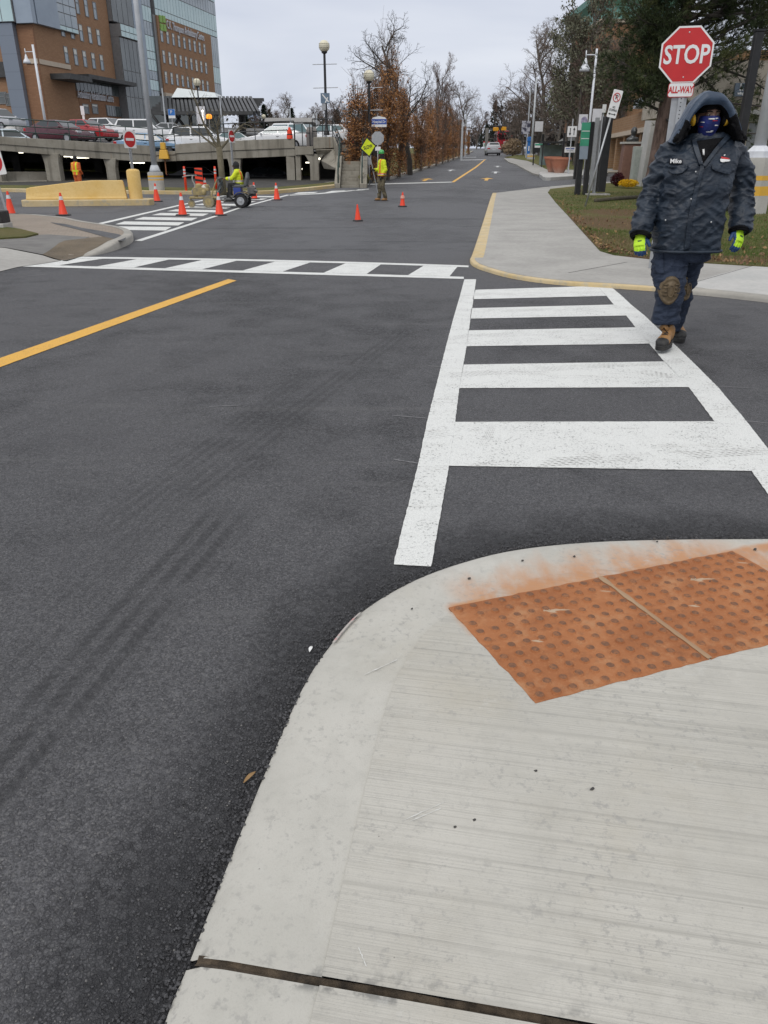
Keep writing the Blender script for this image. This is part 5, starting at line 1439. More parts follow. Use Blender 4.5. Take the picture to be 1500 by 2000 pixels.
pn = face_plate('panel', [(-.93, .1, za), (-.57, .1, za), (-.57, .1, zb_), (-.93, .1, zb_)], GREENP, T, .12)
for k in (.3, .62): face_plate('white_line', [(-.92, .097, za + (zb_ - za) * k), (-.58, .097, za + (zb_ - za) * k), (-.58, .097, za + (zb_ - za) * k + .03), (-.92, .097, za + (zb_ - za) * k + .03)], SIGNWHITE, pn, .003)
zc = height_at(1145, 311, p.y) - p.z
face_plate('panel', [(-.9, .1, zc), (-.57, .1, zc), (-.57, .1, za - .01), (-.92, .1, za - .01)], M('grey_blue_panel', (.26, .31, .37), (.22, .27, .33), 3, .5), T, .12)
m = MB(); m.box((-.82, .3, zc / 2), (.22, .22, zc)); m.build('black_slab', BLACKP, T)
p = gp(1142, 404, .066); top = at(1192, 232, p.y); d = Vector((top.x - p.x, 0, top.z - p.z)); lean = math.atan2(d.x, d.z)
T = thing('no_parking_sign', 'no-parking sign on a badly leaning thin post in the lawn', 'road sign', p); T.rotation_euler = (0, lean, R(0))
m = MB(); post(m, (0, 0, -.05), (0, 0, d.length + .15), .03); m.build('post', GALV, T, smooth=True)
zc = d.length + .42
s = face_plate('sign_face', rrect(.30, .78, .03, -.035, .0, zc), SIGNWHITE, T, .005)
b = MB(); 
ringo = [(.105 * math.cos(2 * PI * k / 28), -.042, zc + .18 + .12 * math.sin(2 * PI * k / 28)) for k in range(29)]; b.tube(ringo, .011, 6, cap=False); b.tube([(-.075, -.042, zc + .26), (.075, -.042, zc + .10)], .010, 6); b.build('red_ring', SIGNRED, s)
text('lettering', 'P', .17, SIGNBLACK, s, (0, -.039, zc + .18), FACE, .001, 1, bold=.003)
text('lettering', 'NO\nSTOPPING', .085, SIGNBLACK, s, (0, -.039, zc - .14), FACE, .001, .62, bold=.002)
b = MB(); b.box((0, -.04, zc - .29), (.16, .003, .02)); b.add([(-.12, -.04, zc - .29), (-.07, -.04, zc - .255), (-.07, -.04, zc - .325)], [(0, 1, 2)]); b.add([(.12, -.04, zc - .29), (.07, -.04, zc - .325), (.07, -.04, zc - .255)], [(0, 1, 2)]); b.build('arrow', SIGNBLACK, s)
a_, c_ = gp(1163, 393, .1), gp(1262, 385, .1)
T = thing('fallen_pole', 'dark weathered pole lying on the lawn', 'pole', (a_.x, a_.y, .12))
m = MB(); v = (c_ - a_); v.z = 0; m.tube([(0, 0, 0), v * .5 + Vector((0, 0, .02)), v], [.075, .07, .06], 10); m.build('pole', M('weathered_wood', (.06, .055, .035), (.10, .085, .06), 6, .9, bump=.6, bscale=30), T, smooth=True)
p = gp(1165, 460, .07); T = thing('valve_lid', 'small mauve plastic lid in the bare earth of the lawn', 'lid', p)
m = MB(); m.lathe([(.15, -.02), (.15, .02), (.13, .03), (.02, .035)], (0, 0, 0), 16); m.build('lid', M('mauve_plastic', (.17, .12, .22), (.25, .18, .26), 10, .6), T, smooth=True, angle=40)
m = MB(); m.lathe([(.17, -.02), (.17, .008), (.15, .012)], (0, 0, 0), 16); m.build('rim', DCONC, T)
# concrete block on a plinth
p = gp(1268, 352, .06); T = thing('concrete_block', 'upright concrete block on a low plinth at the edge of the side road', 'block', p)
h1 = height_at(1268, 345, p.y) - p.z; h2 = height_at(1262, 322, p.y) - p.z
m = MB(); m.box((.2, 0, h1 / 2), (1.5, 1.1, h1)); m.build('plinth', DCONC, T, bevel=.03)
m = MB(); m.box((.15, .1, (h1 + h2) / 2), (.95, .7, h2 - h1), taper=.94); m.build('block', DCONC, T, bevel=.03)

# ---- planters on the island
TERRA = NT('terracotta'); n1 = TERRA.noise(2.5, 5, .6); n2 = TERRA.noise(20, 4); zz2 = TERRA.xyz()[2]
c = TERRA.mix(TERRA.map(n1, .35, .65), (.42, .17, .10), (.36, .14, .085))
TERRA.set(color=TERRA.mix(TERRA.math('MULTIPLY', TERRA.map(TERRA.math('ADD', zz2, TERRA.math('MULTIPLY', n1, .6)), .3, .75, 1, 0), .45), c, (.45, .36, .31)), rough=.75, normal=TERRA.bump(n2, .2, .01))
SOIL = M('soil', (.05, .035, .025), (.08, .06, .04), 8, .95)
def planter(u, v, ru, lab):
    p = gp(u, v, .2); r_ = (at(u + ru, v - 28, p.y) - at(u, v - 28, p.y)).x; h = height_at(u, v - 31, p.y) - p.z - .2
    T = thing('planter', lab, 'planter', (p.x, p.y + r_ * .5, p.z + .2), 0, 'terracotta planters on the island')
    m = MB(); m.lathe([(r_ * .44, 0), (r_ * .50, h * .1), (r_ * .66, h * .35), (r_ * .82, h * .65), (r_ * .93, h * .84), (r_ * 1.0, h * .86), (r_ * 1.0, h), (r_ * .93, h), (r_ * .9, h * .9)], (0, 0, 0), 36); m.build('pot', TERRA.mat, T, smooth=True, angle=40)
    m = MB(); m.lathe([(r_ * .92, h * .9), (.02, h * .93)], (0, 0, 0), 24, cap=False); m.build('soil', SOIL, T)
planter(1094, 338, 21, 'front terracotta planter bowl on the kerbed island'); planter(1081, 336.5, 19, 'terracotta planter bowl half hidden behind the front one')
# ------------------------------------------------------------------ parking garage
GC = NT('garage_concrete'); n1 = GC.noise(.8, 5, .65); n2 = GC.noise(9, 4, .65); n3 = GC.noise(1.0, 4, .6, vec=GC.mapping(scale=(3.0, 3.0, .22)))
c = GC.mix(GC.map(n1, .35, .65), (.235, .215, .175), (.31, .29, .245))
c = GC.mix(GC.math('MULTIPLY', GC.map(n3, .5, .68), .55), c, (.11, .10, .08)); c = GC.mix(GC.math('MULTIPLY', GC.map(n2, .5, .75), .3), c, (.15, .135, .11))
rz_ = GC.map(GC.noise(1.0, 3, .6, vec=GC.mapping(scale=(2.2, 2.2, .12), loc=(5, 2, 0))), .66, .73)
c = GC.mix(GC.math('MULTIPLY', rz_, .5), c, (.26, .12, .05))
GCONC = GC.set(color=c, rough=.85, spec=.25, normal=GC.bump(n2, .25, .01))
DARKC = M('shaded_concrete', (.035, .034, .032), (.055, .052, .048), 2, .95)  # gloom of the garage interior put into the concrete colour
RAILG = M('dark_green_rail', (.012, .035, .028), (.018, .045, .036), 6, .45)
RAILB = M('black_rail', (.012, .016, .017), (.02, .024, .025), 6, .45)
LIT = emit('lit_tube', (1, .93, .75), 2.6)
DECK = M('deck_asphalt', (.11, .11, .112), (.15, .15, .15), 1.2, .85)
def hd(x, y): return 2.02 + (-8 - x) * .022 + (y - 53) * .045
FA, FB, FC = at(-90, 300, 48.5), at(302, 300, 53), at(600, 300, 51.5)
def front(u):                                # plan position on the garage front under an image column
    A, B_ = (FA, FB) if u < 302 else (FB, FC)
    d = ray(u, 300); k = d.x / d.y
    e_ = B_ - A; s_ = (k * A.y - A.x) / (e_.x - k * e_.y)
    p = A + e_ * s_; p.z = 0; return p
def fz(u, v): p = front(u); return height_at(u, v, p.y)
garage = thing('parking_garage', 'low concrete parking garage with a rooftop car deck across the junction', 'parking garage', (0, 0, 0))
def wall_strip(name, us, vt, vb, y0, y1, mat, bev=.02):
    b = MB(); rs = []
    for u, a, c_ in zip(us, vt, vb):
        p = front(u); zt_, zb_ = height_at(u, a, p.y), height_at(u, c_, p.y)
        rs.append([(p.x, p.y + y0, zb_), (p.x, p.y + y0, zt_), (p.x, p.y + y1, zt_), (p.x, p.y + y1, zb_)])
    b.rings(rs); return b.build(name, mat, garage, bevel=bev)
uL = (-90, 0, 75, 140, 199, 250, 299); tL = (258.5, 266, 270.5, 274.5, 278.6, 281.8, 285); bL = (286, 294, 300.5, 306, 310.5, 314, 316.5)
wall_strip('parapet', uL, tL, [a + (c_ - a) * .55 for a, c_ in zip(tL, bL)], 0, .25, GCONC)
wall_strip('beam', uL, [a + (c_ - a) * .555 for a, c_ in zip(tL, bL)], bL, .06, .5, GCONC)
uM = (299, 320, 343); wall_strip('parapet', uM, (296, 296, 295), (304, 303, 302), 0, .4, GCONC); wall_strip('beam', uM, (304.2, 303.2, 302.2), (316.5, 315.5, 314.6), .06, .5, GCONC)
uR = (343, 392, 440, 500, 576); tR = (282, 278.5, 275.5, 273, 270.5); bR = (314.5, 312.5, 310.5, 308, 304.5)
wall_strip('parapet', uR, tR, [a + (c_ - a) * .55 for a, c_ in zip(tR, bR)], 0, .25, GCONC)
wall_strip('beam', uR, [a + (c_ - a) * .555 for a, c_ in zip(tR, bR)], bR, .06, .5, GCONC)
wall_strip('parapet', (576.5, 600, 612), (286, 286, 286), (303, 302, 302), .0, .4, GCONC)
def column(u, wpx, vt, vb, flare=0.0):
    p = front(u); zt_, zb_ = height_at(u, vt, p.y), -.35; hw = wpx / 2 / 29.5
    b = MB(); b.rings([[(p.x - hw - f, p.y + .1, z), (p.x + hw + f, p.y + .1, z), (p.x + hw + f, p.y + .75, z), (p.x - hw - f, p.y + .75, z)] for z, f in ((zb_, 0), (zt_ - .5, 0), (zt_ - .1, flare * .6), (zt_ + .05, flare))])
    b.build('column', GCONC, garage, bevel=.02)
for u, w_, vt, vb, f in ((-20, 22, 290, 370, 0), (96, 25, 302, 365, .12), (211, 17, 311, 358, .12), (300, 8, 316, 360, 0), (456, 20, 310, 360, .1), (566, 15, 305, 365, 0), (581, 9, 303, 365, 0), (613, 16, 303, 365, .35)):
    column(u, w_, vt, vb, f)
# interior: floor, back wall, rows of inner columns, soffit (the deck slab), tube lights
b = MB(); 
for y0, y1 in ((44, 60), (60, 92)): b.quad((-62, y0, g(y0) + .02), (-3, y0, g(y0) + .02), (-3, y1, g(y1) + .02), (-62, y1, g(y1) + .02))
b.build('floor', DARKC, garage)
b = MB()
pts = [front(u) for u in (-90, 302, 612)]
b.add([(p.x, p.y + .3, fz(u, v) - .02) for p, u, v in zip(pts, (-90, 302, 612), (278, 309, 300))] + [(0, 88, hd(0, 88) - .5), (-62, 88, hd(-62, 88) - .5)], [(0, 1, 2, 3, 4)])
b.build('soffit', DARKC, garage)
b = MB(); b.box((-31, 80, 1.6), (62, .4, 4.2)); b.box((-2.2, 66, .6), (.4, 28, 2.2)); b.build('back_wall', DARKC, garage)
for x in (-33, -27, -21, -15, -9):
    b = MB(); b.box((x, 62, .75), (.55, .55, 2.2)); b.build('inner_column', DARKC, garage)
for u, v, L_, dY in ((268, 318, .9, 3), (610 - 5, 317.5, .5, 3), (143, 307.5, .25, 3), (138, 305.5, .8, 3.5), (159, 308, .9, 3.5), (648 - 60, 330, .15, 4), (41, 298, .22, 4)):
    p = front(min(u, 600)); q = at(u, v, p.y + dY * .35); b = MB(); b.box((q.x, q.y, q.z), (L_, .14, .07)); b.build('tube_light', LIT, garage)
# low plinth walls
def low_wall(u0, u1, vt, y0, mat=GCONC):
    b = MB(); p, q = front(u0), front(u1); z0, z1 = height_at(u0, vt[0], p.y + y0), height_at(u1, vt[1], q.y + y0)
    b.rings([[(c_.x, c_.y + y0, -.35), (c_.x, c_.y + y0, z), (c_.x, c_.y + y0 + .25, z), (c_.x, c_.y + y0 + .25, -.35)] for c_, z in ((p, z0), (q, z1))]); b.build('plinth_wall', mat, garage, bevel=.015)
low_wall(-90, 72, (335, 335.5), .9); low_wall(-90, 84, (356, 352), -.1); low_wall(100, 205, (363, 362), .1); low_wall(545, 612, (359, 356.5), -.1)
# rails along the deck
def railing(name, lab, pts, h, mat, rails=(1.0, .62, .3), gap=1.25):
    T = thing(name, lab, 'railing', pts[0])
    P = [Vector(p) - Vector(pts[0]) for p in pts]
    for k in rails:
        b = MB(); b.tube([p + Vector((0, 0, h * k)) for p in P], .028, 6); b.build('rail', mat, T, smooth=True)
    for a, c_ in zip(P[:-1], P[1:]):
        n = max(1, int(round((c_ - a).length / gap)))
        for i in range(n + (1 if c_ is P[-1] else 0)):
            q = a.lerp(c_, i / n); b = MB(); b.tube([q + Vector((0, 0, -.04)), q + Vector((0, 0, h))], .026, 6); b.build('post', mat, T)
    return T
def ftop(u, v, back=.12): p = front(u); return Vector((p.x, p.y + back, height_at(u, v, p.y)))
railing('railing', 'dark green railing on the parapet in front of the dark red sedan', [ftop(u, v) for u, v in zip(uL, tL)], .98, RAILG, gap=1.55)
railing('railing', 'dark green railing above the yellow fixture between the parapets', [ftop(299, 296), ftop(343, 294)], 1.25, RAILG, (1.0, .72, .45, .2), .75)
railing('railing', 'thin dark railing on the right parapet before the white cars', [ftop(u, v) for u, v in zip(uR, tR)], .95, RAILB, (1.0, .5), 1.75)
railing('railing', 'short dark railing above the rust-streaked ledge', [ftop(577, 286.5), ftop(606, 286.5)], 1.25, RAILB, (1.0, .6), .5)
# deck slab behind the parapets
b = MB(); G_ = []
xs = (-75, -60, -45, -30, -15, -3); ys = (54.2, 60, 75, 90, 110, 150)
for y in ys:
    for x in xs: G_.append((x, y, hd(x, y)))
b.add(G_, [(j * 6 + i, j * 6 + i + 1, (j + 1) * 6 + i + 1, (j + 1) * 6 + i) for j in range(5) for i in range(5)])
b.build('deck', DECK, garage)
# yellow fixture, utility cabinet, small barrel
p = ftop(322, 300); T = thing('wall_fixture', 'yellow box fixture with rust streaks on the garage front', 'fixture', (p.x, p.y - .35, p.z))
h = .95
b = MB(); b.box((0, 0, -.05), (.62, .4, h * .55), taper=.7); b.box((0, 0, .42), (.3, .3, .4)); b.build('housing', YBAND, T, bevel=.03)
b = MB(); b.box((0, .08, -.75), (.07, .06, .9)); b.build('pipe', M('rust_brown', (.18, .07, .03), (.25, .11, .05), 8, .9), T)
p = at(609, 288, 52.6); T = thing('utility_cabinet', 'grey-brown utility cabinet on the deck behind the rusty ledge', 'cabinet', p)
b = MB(); b.rings([[(-.32, 0, 0), (.32, 0, 0), (.32, .4, 0), (-.32, .4, 0)], [(-.32, 0, .95), (.32, 0, .95), (.32, .4, .95), (-.32, .4, .95)], [(-.24, .06, 1.14), (.24, .06, 1.14), (.24, .34, 1.14), (-.24, .34, 1.14)]]); b.build('cabinet_body', M('cabinet_grey', (.17, .155, .145), (.22, .2, .19), 5, .7), T, bevel=.02)
b = MB(); b.box((.05, -.01, .48), (.4, .02, .7)); b.build('door', M('cabinet_door', (.14, .13, .125), rough=.6), T)
p = ftop(567, 271); T = thing('small_barrel', 'small orange marker barrel standing on the right parapet', 'barrel', p)
b = MB(); b.lathe([(.19, 0), (.18, .2), (.16, .22), (.15, .44), (.09, .46), (.07, .62), (.01, .63)], (0, 0, 0), 14); b.build('drum', CONE, T, smooth=True, angle=40)
b = MB(); b.lathe([(.176, .21), (.17, .27)], (0, 0, 0), 14, cap=False); b.build('black_band', SIGNBLACK, T)

# ---- stairs up to the deck with the sloping parapet
stair = thing('outdoor_stairs', 'concrete stairs rising beside the garage with green handrails', 'stairs', (0, 0, 0))
s0 = gp(680, 361, .15); s0.z = .1
L0, R0 = at(665, 361, s0.y), at(697, 361, s0.y); x0, x1 = L0.x, R0.x + .12
n = 8; zt_ = height_at(690, 315, s0.y + 2.6); rise = (zt_ - .1) / n
for i in range(n):
    b = MB(); b.box(((x0 + x1) / 2, s0.y + .15 + i * .33 + 1.2, .1 + rise * (i + .5)), (x1 - x0, 2.4, rise * .998)); b.build('step', GCONC, stair, bevel=.015)
for xx, w_ in ((x0 - .17, .3), (x1 + .22, .38)):
    b = MB(); b.rings([[(xx - w_ / 2, y, -.1), (xx + w_ / 2, y, -.1), (xx + w_ / 2, y, z), (xx - w_ / 2, y, z)] for y, z in ((s0.y - .1, .35), (s0.y + .2, .5), (s0.y + 2.7, zt_ + .28), (s0.y + 4, zt_ + .28))]); b.build('side_wall', GCONC, stair, bevel=.02)
for xx in (x0 - .12, x1 + .16):
    b = MB(); b.tube([(xx, s0.y - .05, .3), (xx, s0.y - .02, 1.05), (xx, s0.y + .3, 1.35), (xx, s0.y + 2.7, zt_ + 1.15), (xx, s0.y + 3.4, zt_ + 1.15)], .035, 6); b.tube([(xx, s0.y + .2, .85), (xx, s0.y + 2.7, zt_ + .7)], .028, 6)
    for k in (.3, 1.5, 2.7): b.tube([(xx, s0.y + k, .3 + k / 2.7 * (zt_ - .1)), (xx, s0.y + k, 1.25 + k / 2.7 * (zt_ - .2))], .025, 6)
    b.build('handrail', RAILG, stair, smooth=True)
# landing wall behind the stairs with stacked rails
lw = thing('landing_wall', 'grey wall with dark rails behind the top of the stairs', 'wall', (0, 0, 0))
zA, zB = height_at(690, 305, s0.y + 5), height_at(690, 283, s0.y + 5)
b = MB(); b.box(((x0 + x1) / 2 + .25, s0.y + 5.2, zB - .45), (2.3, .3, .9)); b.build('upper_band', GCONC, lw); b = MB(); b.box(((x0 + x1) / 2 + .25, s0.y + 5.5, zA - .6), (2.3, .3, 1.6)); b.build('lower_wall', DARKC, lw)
railing('railing', 'dark rail above the stair landing', [(x0 - .3, s0.y + 4.6, zA - .35), (x1 + .9, s0.y + 4.6, zA - .35)], .95, RAILB, (1.0, .6, .25), .9)
# cantilevered pedestal and sloping parapet over the dark stair well
ped = thing('stair_parapet', 'cantilevered concrete parapet sloping down beside the stairs', 'parapet', (0, 0, 0))
yP = 51.4
def q3(u, v, y): return at(u, v, y)
b = MB(); A = [q3(612, 268, yP), q3(650, 267, yP), q3(652, 289, yP), q3(612, 291, yP)]
b.plate(A[::-1], .0); b.v = []; b.f = []; b.m = []
b.rings([[p + Vector((0, d, 0)) for p in A] for d in (0, 4.5)]); b.build('pedestal', GCONC, ped, bevel=.03)
b = MB(); rs = []
for u0, v0, u1, v1, y in ((650, 267.5, 652, 291, yP + .05), (655, 277, 656, 303, yP - .5), (665.5, 309, 664, 333, yP - 2.6)):
    a_, c_ = q3(u0, v0, y), q3(u1, v1, y); rs.append([a_, c_, c_ + Vector((.22, .1, 0)), a_ + Vector((.22, .1, 0))])
b.rings(rs); b.build('sloping_panel', GCONC, ped, bevel=.02)
b = MB(); rs = [[q3(618, 292, yP), q3(652, 291, yP + .02)], [q3(628, 312, yP + .6), q3(657, 304, yP - .5)], [q3(637, 331, yP + .3), q3(664, 333, yP - 2.5)]]
b.strip(rs); so_ = b.build('soffit', GCONC, ped); m_ = so_.modifiers.new('s', 'SOLIDIFY'); m_.thickness = .15
b = MB(); b.quad(q3(622, 300, 53.5), q3(664, 300, 53.5), q3(664, 366, 53.5), q3(622, 366, 53.5)); b.build('dark_well', M('near_black_sheet', (.02, .02, .02), rough=.9), ped)  # flat near-black sheet behind the sloping parapet
b = MB(); a_, c_ = q3(625, 357, 49.5), q3(662, 353, 48.5); b.rings([[(p.x, p.y, -.2), (p.x, p.y, p.z), (p.x, p.y + .3, p.z), (p.x, p.y + .3, -.2)] for p in (a_, c_)]); b.build('low_wall', GCONC, ped)
railing('railing', 'black railing bending down over the sloping stair parapet', [q3(611, 268, yP + .3), q3(650, 267.5, yP + .3), q3(657, 284, yP - .4), q3(667, 309, yP - 2.5)], .98, RAILB, (1.0, .66, .33), .75)
p = q3(624, 310, 51.6); T = thing('wall_lamp', 'small lit lamp under the stair parapet', 'lamp', p); b = MB(); b.ball((0, 0, 0), .09, 10, 8); b.build('bulb', LIT, T, smooth=True)
b = MB(); b.tube([(0, .05, .1), (0, .3, .12)], .04, 8); b.build('bracket', RAILB, T)

# ------------------------------------------------------------------ cars
GLASSC = NT('car_glass'); GLASSC = GLASSC.set(color=(.022, .03, .034), rough=.06, spec=.8)
GLASST = NT('teal_car_glass'); GLASST = GLASST.set(color=(.07, .13, .14), rough=.08, spec=.8)
TYRE = M('tyre_rubber', (.012, .012, .013), (.02, .02, .021), 20, .85)
RIM = M('alloy_rim', (.42, .43, .44), (.32, .33, .34), 6, .35, metal=.6)
TAIL = M('tail_lamp', (.42, .012, .015), (.36, .01, .012), 5, .25)
HEADL = M('head_lamp', (.55, .57, .6), rough=.15)
TRIM = M('black_trim', (.02, .02, .021), rough=.6)
PLATE = M('number_plate', (.6, .62, .64), rough=.5)
def carpaint(name, c): return M(name, c, tuple(k * .93 for k in c), 1.5, .28, coat=.6, spec=.5)
SED = dict(L=4.7, W=1.82, H=1.45, belt=.93, low=[(2.33, .30), (2.36, .55), (2.26, .74), (1.15, .93), (-1.72, 1.02), (-2.25, .98), (-2.36, .62), (-2.30, .30)], base=(1.2, -1.85), roof=(.35, -.85))
SUV = dict(L=4.65, W=1.88, H=1.70, belt=1.02, low=[(2.28, .34), (2.33, .62), (2.22, .92), (1.25, 1.06), (-2.1, 1.10), (-2.30, 1.0), (-2.33, .6), (-2.26, .34)], base=(1.3, -2.22), roof=(.55, -1.80))
HAT = dict(L=4.1, W=1.75, H=1.5, belt=.95, low=[(2.0, .30), (2.05, .58), (1.95, .80), (1.05, .96), (-1.85, 1.02), (-2.0, .9), (-2.05, .6), (-1.98, .30)], base=(1.15, -1.95), roof=(.3, -1.45))
def make_car(label, color, k, name='parked_car', cat='car', group='cars parked on the deck', glass=None, small=False):
    glass = glass or GLASSC
    T = thing(name, label, cat, (0, 0, 0), 0, group)
    W = k['W'] / 2; low = k['low']; H = k['H']
    b = MB(); secs = []
    for y, s_, zi in ((-W, .97, .05), (-W * .97, 1, 0), (W * .97, 1, 0), (W, .97, .05)): secs.append([(x * s_, y, z - (zi if z > .8 else -zi if z < .4 else 0)) for x, z in low])
    b.rings(secs)
    (bf, br), (rf, rr_) = k['base'], k['roof']; zb = k['belt'] + .02; wr_ = W * .70; wb = W * .94
    b.rings([[(bf, -wb, zb), (bf, wb, zb), (br, wb, zb + .06), (br, -wb, zb + .06)], [(rf, -wr_, H - .03), (rf, wr_, H - .03), (rr_, wr_, H - .02), (rr_, -wr_, H - .02)], [(rf - .12, -wr_ * .86, H), (rf - .12, wr_ * .86, H), (rr_ + .1, wr_ * .86, H), (rr_ + .1, -wr_ * .86, H)]])
    body = b.build('body', color, T, bevel=.05, bseg=3, smooth=True, angle=50)
    def pane(name, q, push):
        q = [Vector(p) for p in q]; c_ = sum(q, Vector()) / len(q); n_ = (q[1] - q[0]).cross(q[2] - q[0]).normalized()
        if n_.dot(c_ - Vector((0, 0, .9))) < 0: q.reverse(); n_ = -n_
        b = MB(); b.plate([p + n_ * push for p in q], .02); b.build(name, glass, T)
    L_ = lambda a, c_, t_: a + (c_ - a) * t_
    t0, t1 = .12, .90
    def bp(x0, x1, s_, t_): return (L_(x0, x1, t_), s_ * L_(wb, wr_, t_), L_(zb, H - .03, t_))
    pane('windscreen', [(L_(bf, rf, t0), -L_(wb, wr_, t0) * .9, L_(zb, H, t0)), (L_(bf, rf, t0), L_(wb, wr_, t0) * .9, L_(zb, H, t0)), (L_(bf, rf, t1), L_(wb, wr_, t1) * .9, L_(zb, H, t1)), (L_(bf, rf, t1), -L_(wb, wr_, t1) * .9, L_(zb, H, t1))], .012)
    pane('rear_window', [(L_(br, rr_, .2), -L_(wb, wr_, t0) * .88, L_(zb, H, .2)), (L_(br, rr_, .2), L_(wb, wr_, t0) * .88, L_(zb, H, .2)), (L_(br, rr_, t1), L_(wb, wr_, t1) * .86, L_(zb, H, t1)), (L_(br, rr_, t1), -L_(wb, wr_, t1) * .86, L_(zb, H, t1))], .012)
    xm = (rf + rr_) / 2 + .05
    for s in (-1, 1):
        f0, f1 = L_(bf, rf, .2) - .14, L_(bf, rf, .88) - .06; r0, r1 = L_(br, rr_, .2) + .16, L_(br, rr_, .88) + .08
        y0, y1 = s * L_(wb, wr_, .14), s * L_(wb, wr_, .86); z0, z1 = L_(zb, H, .14), L_(zb, H, .86)
        pane('side_window', [(f0, y0, z0), (xm + .04, y0, z0), (xm + .04, y1, z1), (f1, y1, z1)], .012)
        pane('side_window', [(xm - .06, y0, z0), (r0, y0, z0), (r1, y1, z1), (xm - .06, y1, z1)], .012)
        b = MB(); b.ball((L_(bf, rf, .2) - .1, s * (W + .08), zb + .06), (.07, .11, .08), 10, 6); b.build('mirror', color, T, smooth=True)
        b = MB(); x = low[1][0]; b.box((x - .1, s * W * .72, low[2][1] - .03), (.22, W * .42, .14)); b.build('headlight', HEADL, T, bevel=.03)
        x = low[-2][0]; zt_ = low[-3][1]; b = MB(); b.box((x + .13, s * W * .80, zt_ - .12), (.24, W * .42, .20)); b.build('taillight', TAIL, T, bevel=.04)
        b = MB(); b.box((xm, s * (W * .985 + .008), zb - .12), (.18, .03, .03)); b.build('door_handle', TRIM, T)
    if not small:
        pl = MB(); pl.box((low[-2][0] - .005, 0, .72), (.02, .5, .13)); pl.build('number_plate', PLATE, T)
    b = MB(); b.box((0, 0, .30), (k['L'] * .96, W * 1.9, .14)); b.build('sill', TRIM, T)
    ry = Matrix.Rotation(PI / 2, 3, 'X')
    for x in (k['L'] * .30, -k['L'] * .29):
        for s in (-1, 1):
            b = MB(); b.lathe([(.18, -.1), (.31, -.1), (.335, -.06), (.335, .06), (.31, .1), (.18, .1)], (x, s * (W - .07), .335), 20, axis=ry); w_ = b.build('wheel', TYRE, T, smooth=True, angle=40)
            b = MB(); b.lathe([(.205, -.105), (.19, -.085), (.05, -.10), (.01, -.11)], (x, s * (W - .07), .335), 16, axis=ry if s < 0 else ry); b.lathe([(.205, .105), (.19, .085), (.05, .10), (.01, .11)], (x, s * (W - .07), .335), 16, axis=ry); b.build('rim', RIM, w_, smooth=True, angle=40)
    return T
WHITEC = carpaint('white_car_paint', (.70, .71, .72)); MAROON = carpaint('maroon_car_paint', (.075, .012, .022)); REDC = carpaint('red_car_paint', (.36, .018, .022)); BLUEC = carpaint('light_blue_car_paint', (.16, .28, .42)); SILV = carpaint('silver_car_paint', (.42, .43, .45)); DARKCAR = carpaint('charcoal_car_paint', (.03, .032, .036)); PALEB = carpaint('pale_blue_car_paint', (.50, .58, .63))
def car_at(T, u, v_roof, Y, H, rz, z=None):
    p = at(u, v_roof, Y); p.z = p.z - H if z is None else z; put(T, p, rz, (.93, 1, 1)); return T
CARS = [('dark red sedan on the garage deck, behind the left parapet railing', MAROON, SED, 112, 234.5, 58, 2.86 + PI - .05, None),
 ('pale blue hatchback low behind the railing at the left edge', PALEB, HAT, 22, 252, 53.8, .35, None),
 ('tall white van at the far left edge of the car deck', SILV, SUV, -8, 212, 72, -.4, None),
 ('bright red sedan between the dark red sedan and a white hatchback', REDC, SED, 165, 233.5, 63, -.35, None),
 ('white hatchback parked right of the bright red sedan', WHITEC, HAT, 212, 230.5, 67, -.4, None),
 ('white sport utility car left of the tall grey lamp post', WHITEC, SUV, 276, 233, 66, .15, GLASSC),
 ('light blue sedan low behind the railing beside the tall grey lamp post', BLUEC, SED, 292, 260, 55.5, .1, None),
 ('silver sedan behind the tall grey lamp post', SILV, SED, 330, 240, 74, .4, None),
 ('white sport utility car with its red tail lamp to the left, above the yellow fixture', WHITEC, SUV, 390, 247.5, 56.4, .12, None),
 ('white sedan partly behind the edge-on no-entry sign', WHITEC, SED, 458, 258, 62, .2, GLASST),
 ('white sedan with blue-green windows behind the right parapet', WHITEC, SED, 540, 246.5, 55.0, PI - .05, GLASST),
 ('white minivan behind the white sedan, nose towards the stairs', WHITEC, SUV, 585, 241, 58.5, -.3, GLASST),
 ('white station car behind the tall globe lamp pole', WHITEC, HAT, 632, 243.5, 64, PI + .1, GLASST),
 ('red car at the right end of the deck behind the railing', REDC, HAT, 684, 252.5, 66, 1.2, None),
 ('charcoal car in the back row right of the globe lamp pole', DARKCAR, SED, 668, 246.5, 76, .1, None),
 ('charcoal sedan in the back row left of the dark red sedan', DARKCAR, SED, 40, 246, 66, .2, None)]
for lab, col, k, u, v, Y, rz, gl_ in CARS: car_at(make_car(lab, col, k, glass=gl_), u, v, Y, k['H'], rz)
# cars inside the garage
for lab, u, Y, rz, col in (('dark car in the shade of the garage, left of the double column', 530, 57, .1, DARKCAR), ('dim silver car in the shade behind the line machine', 395, 59, .05, SILV)):
    T = make_car(lab, col, SED, group='cars parked inside the garage'); p = at(u, 350, Y); put(T, (p.x, Y, -.35), rz)

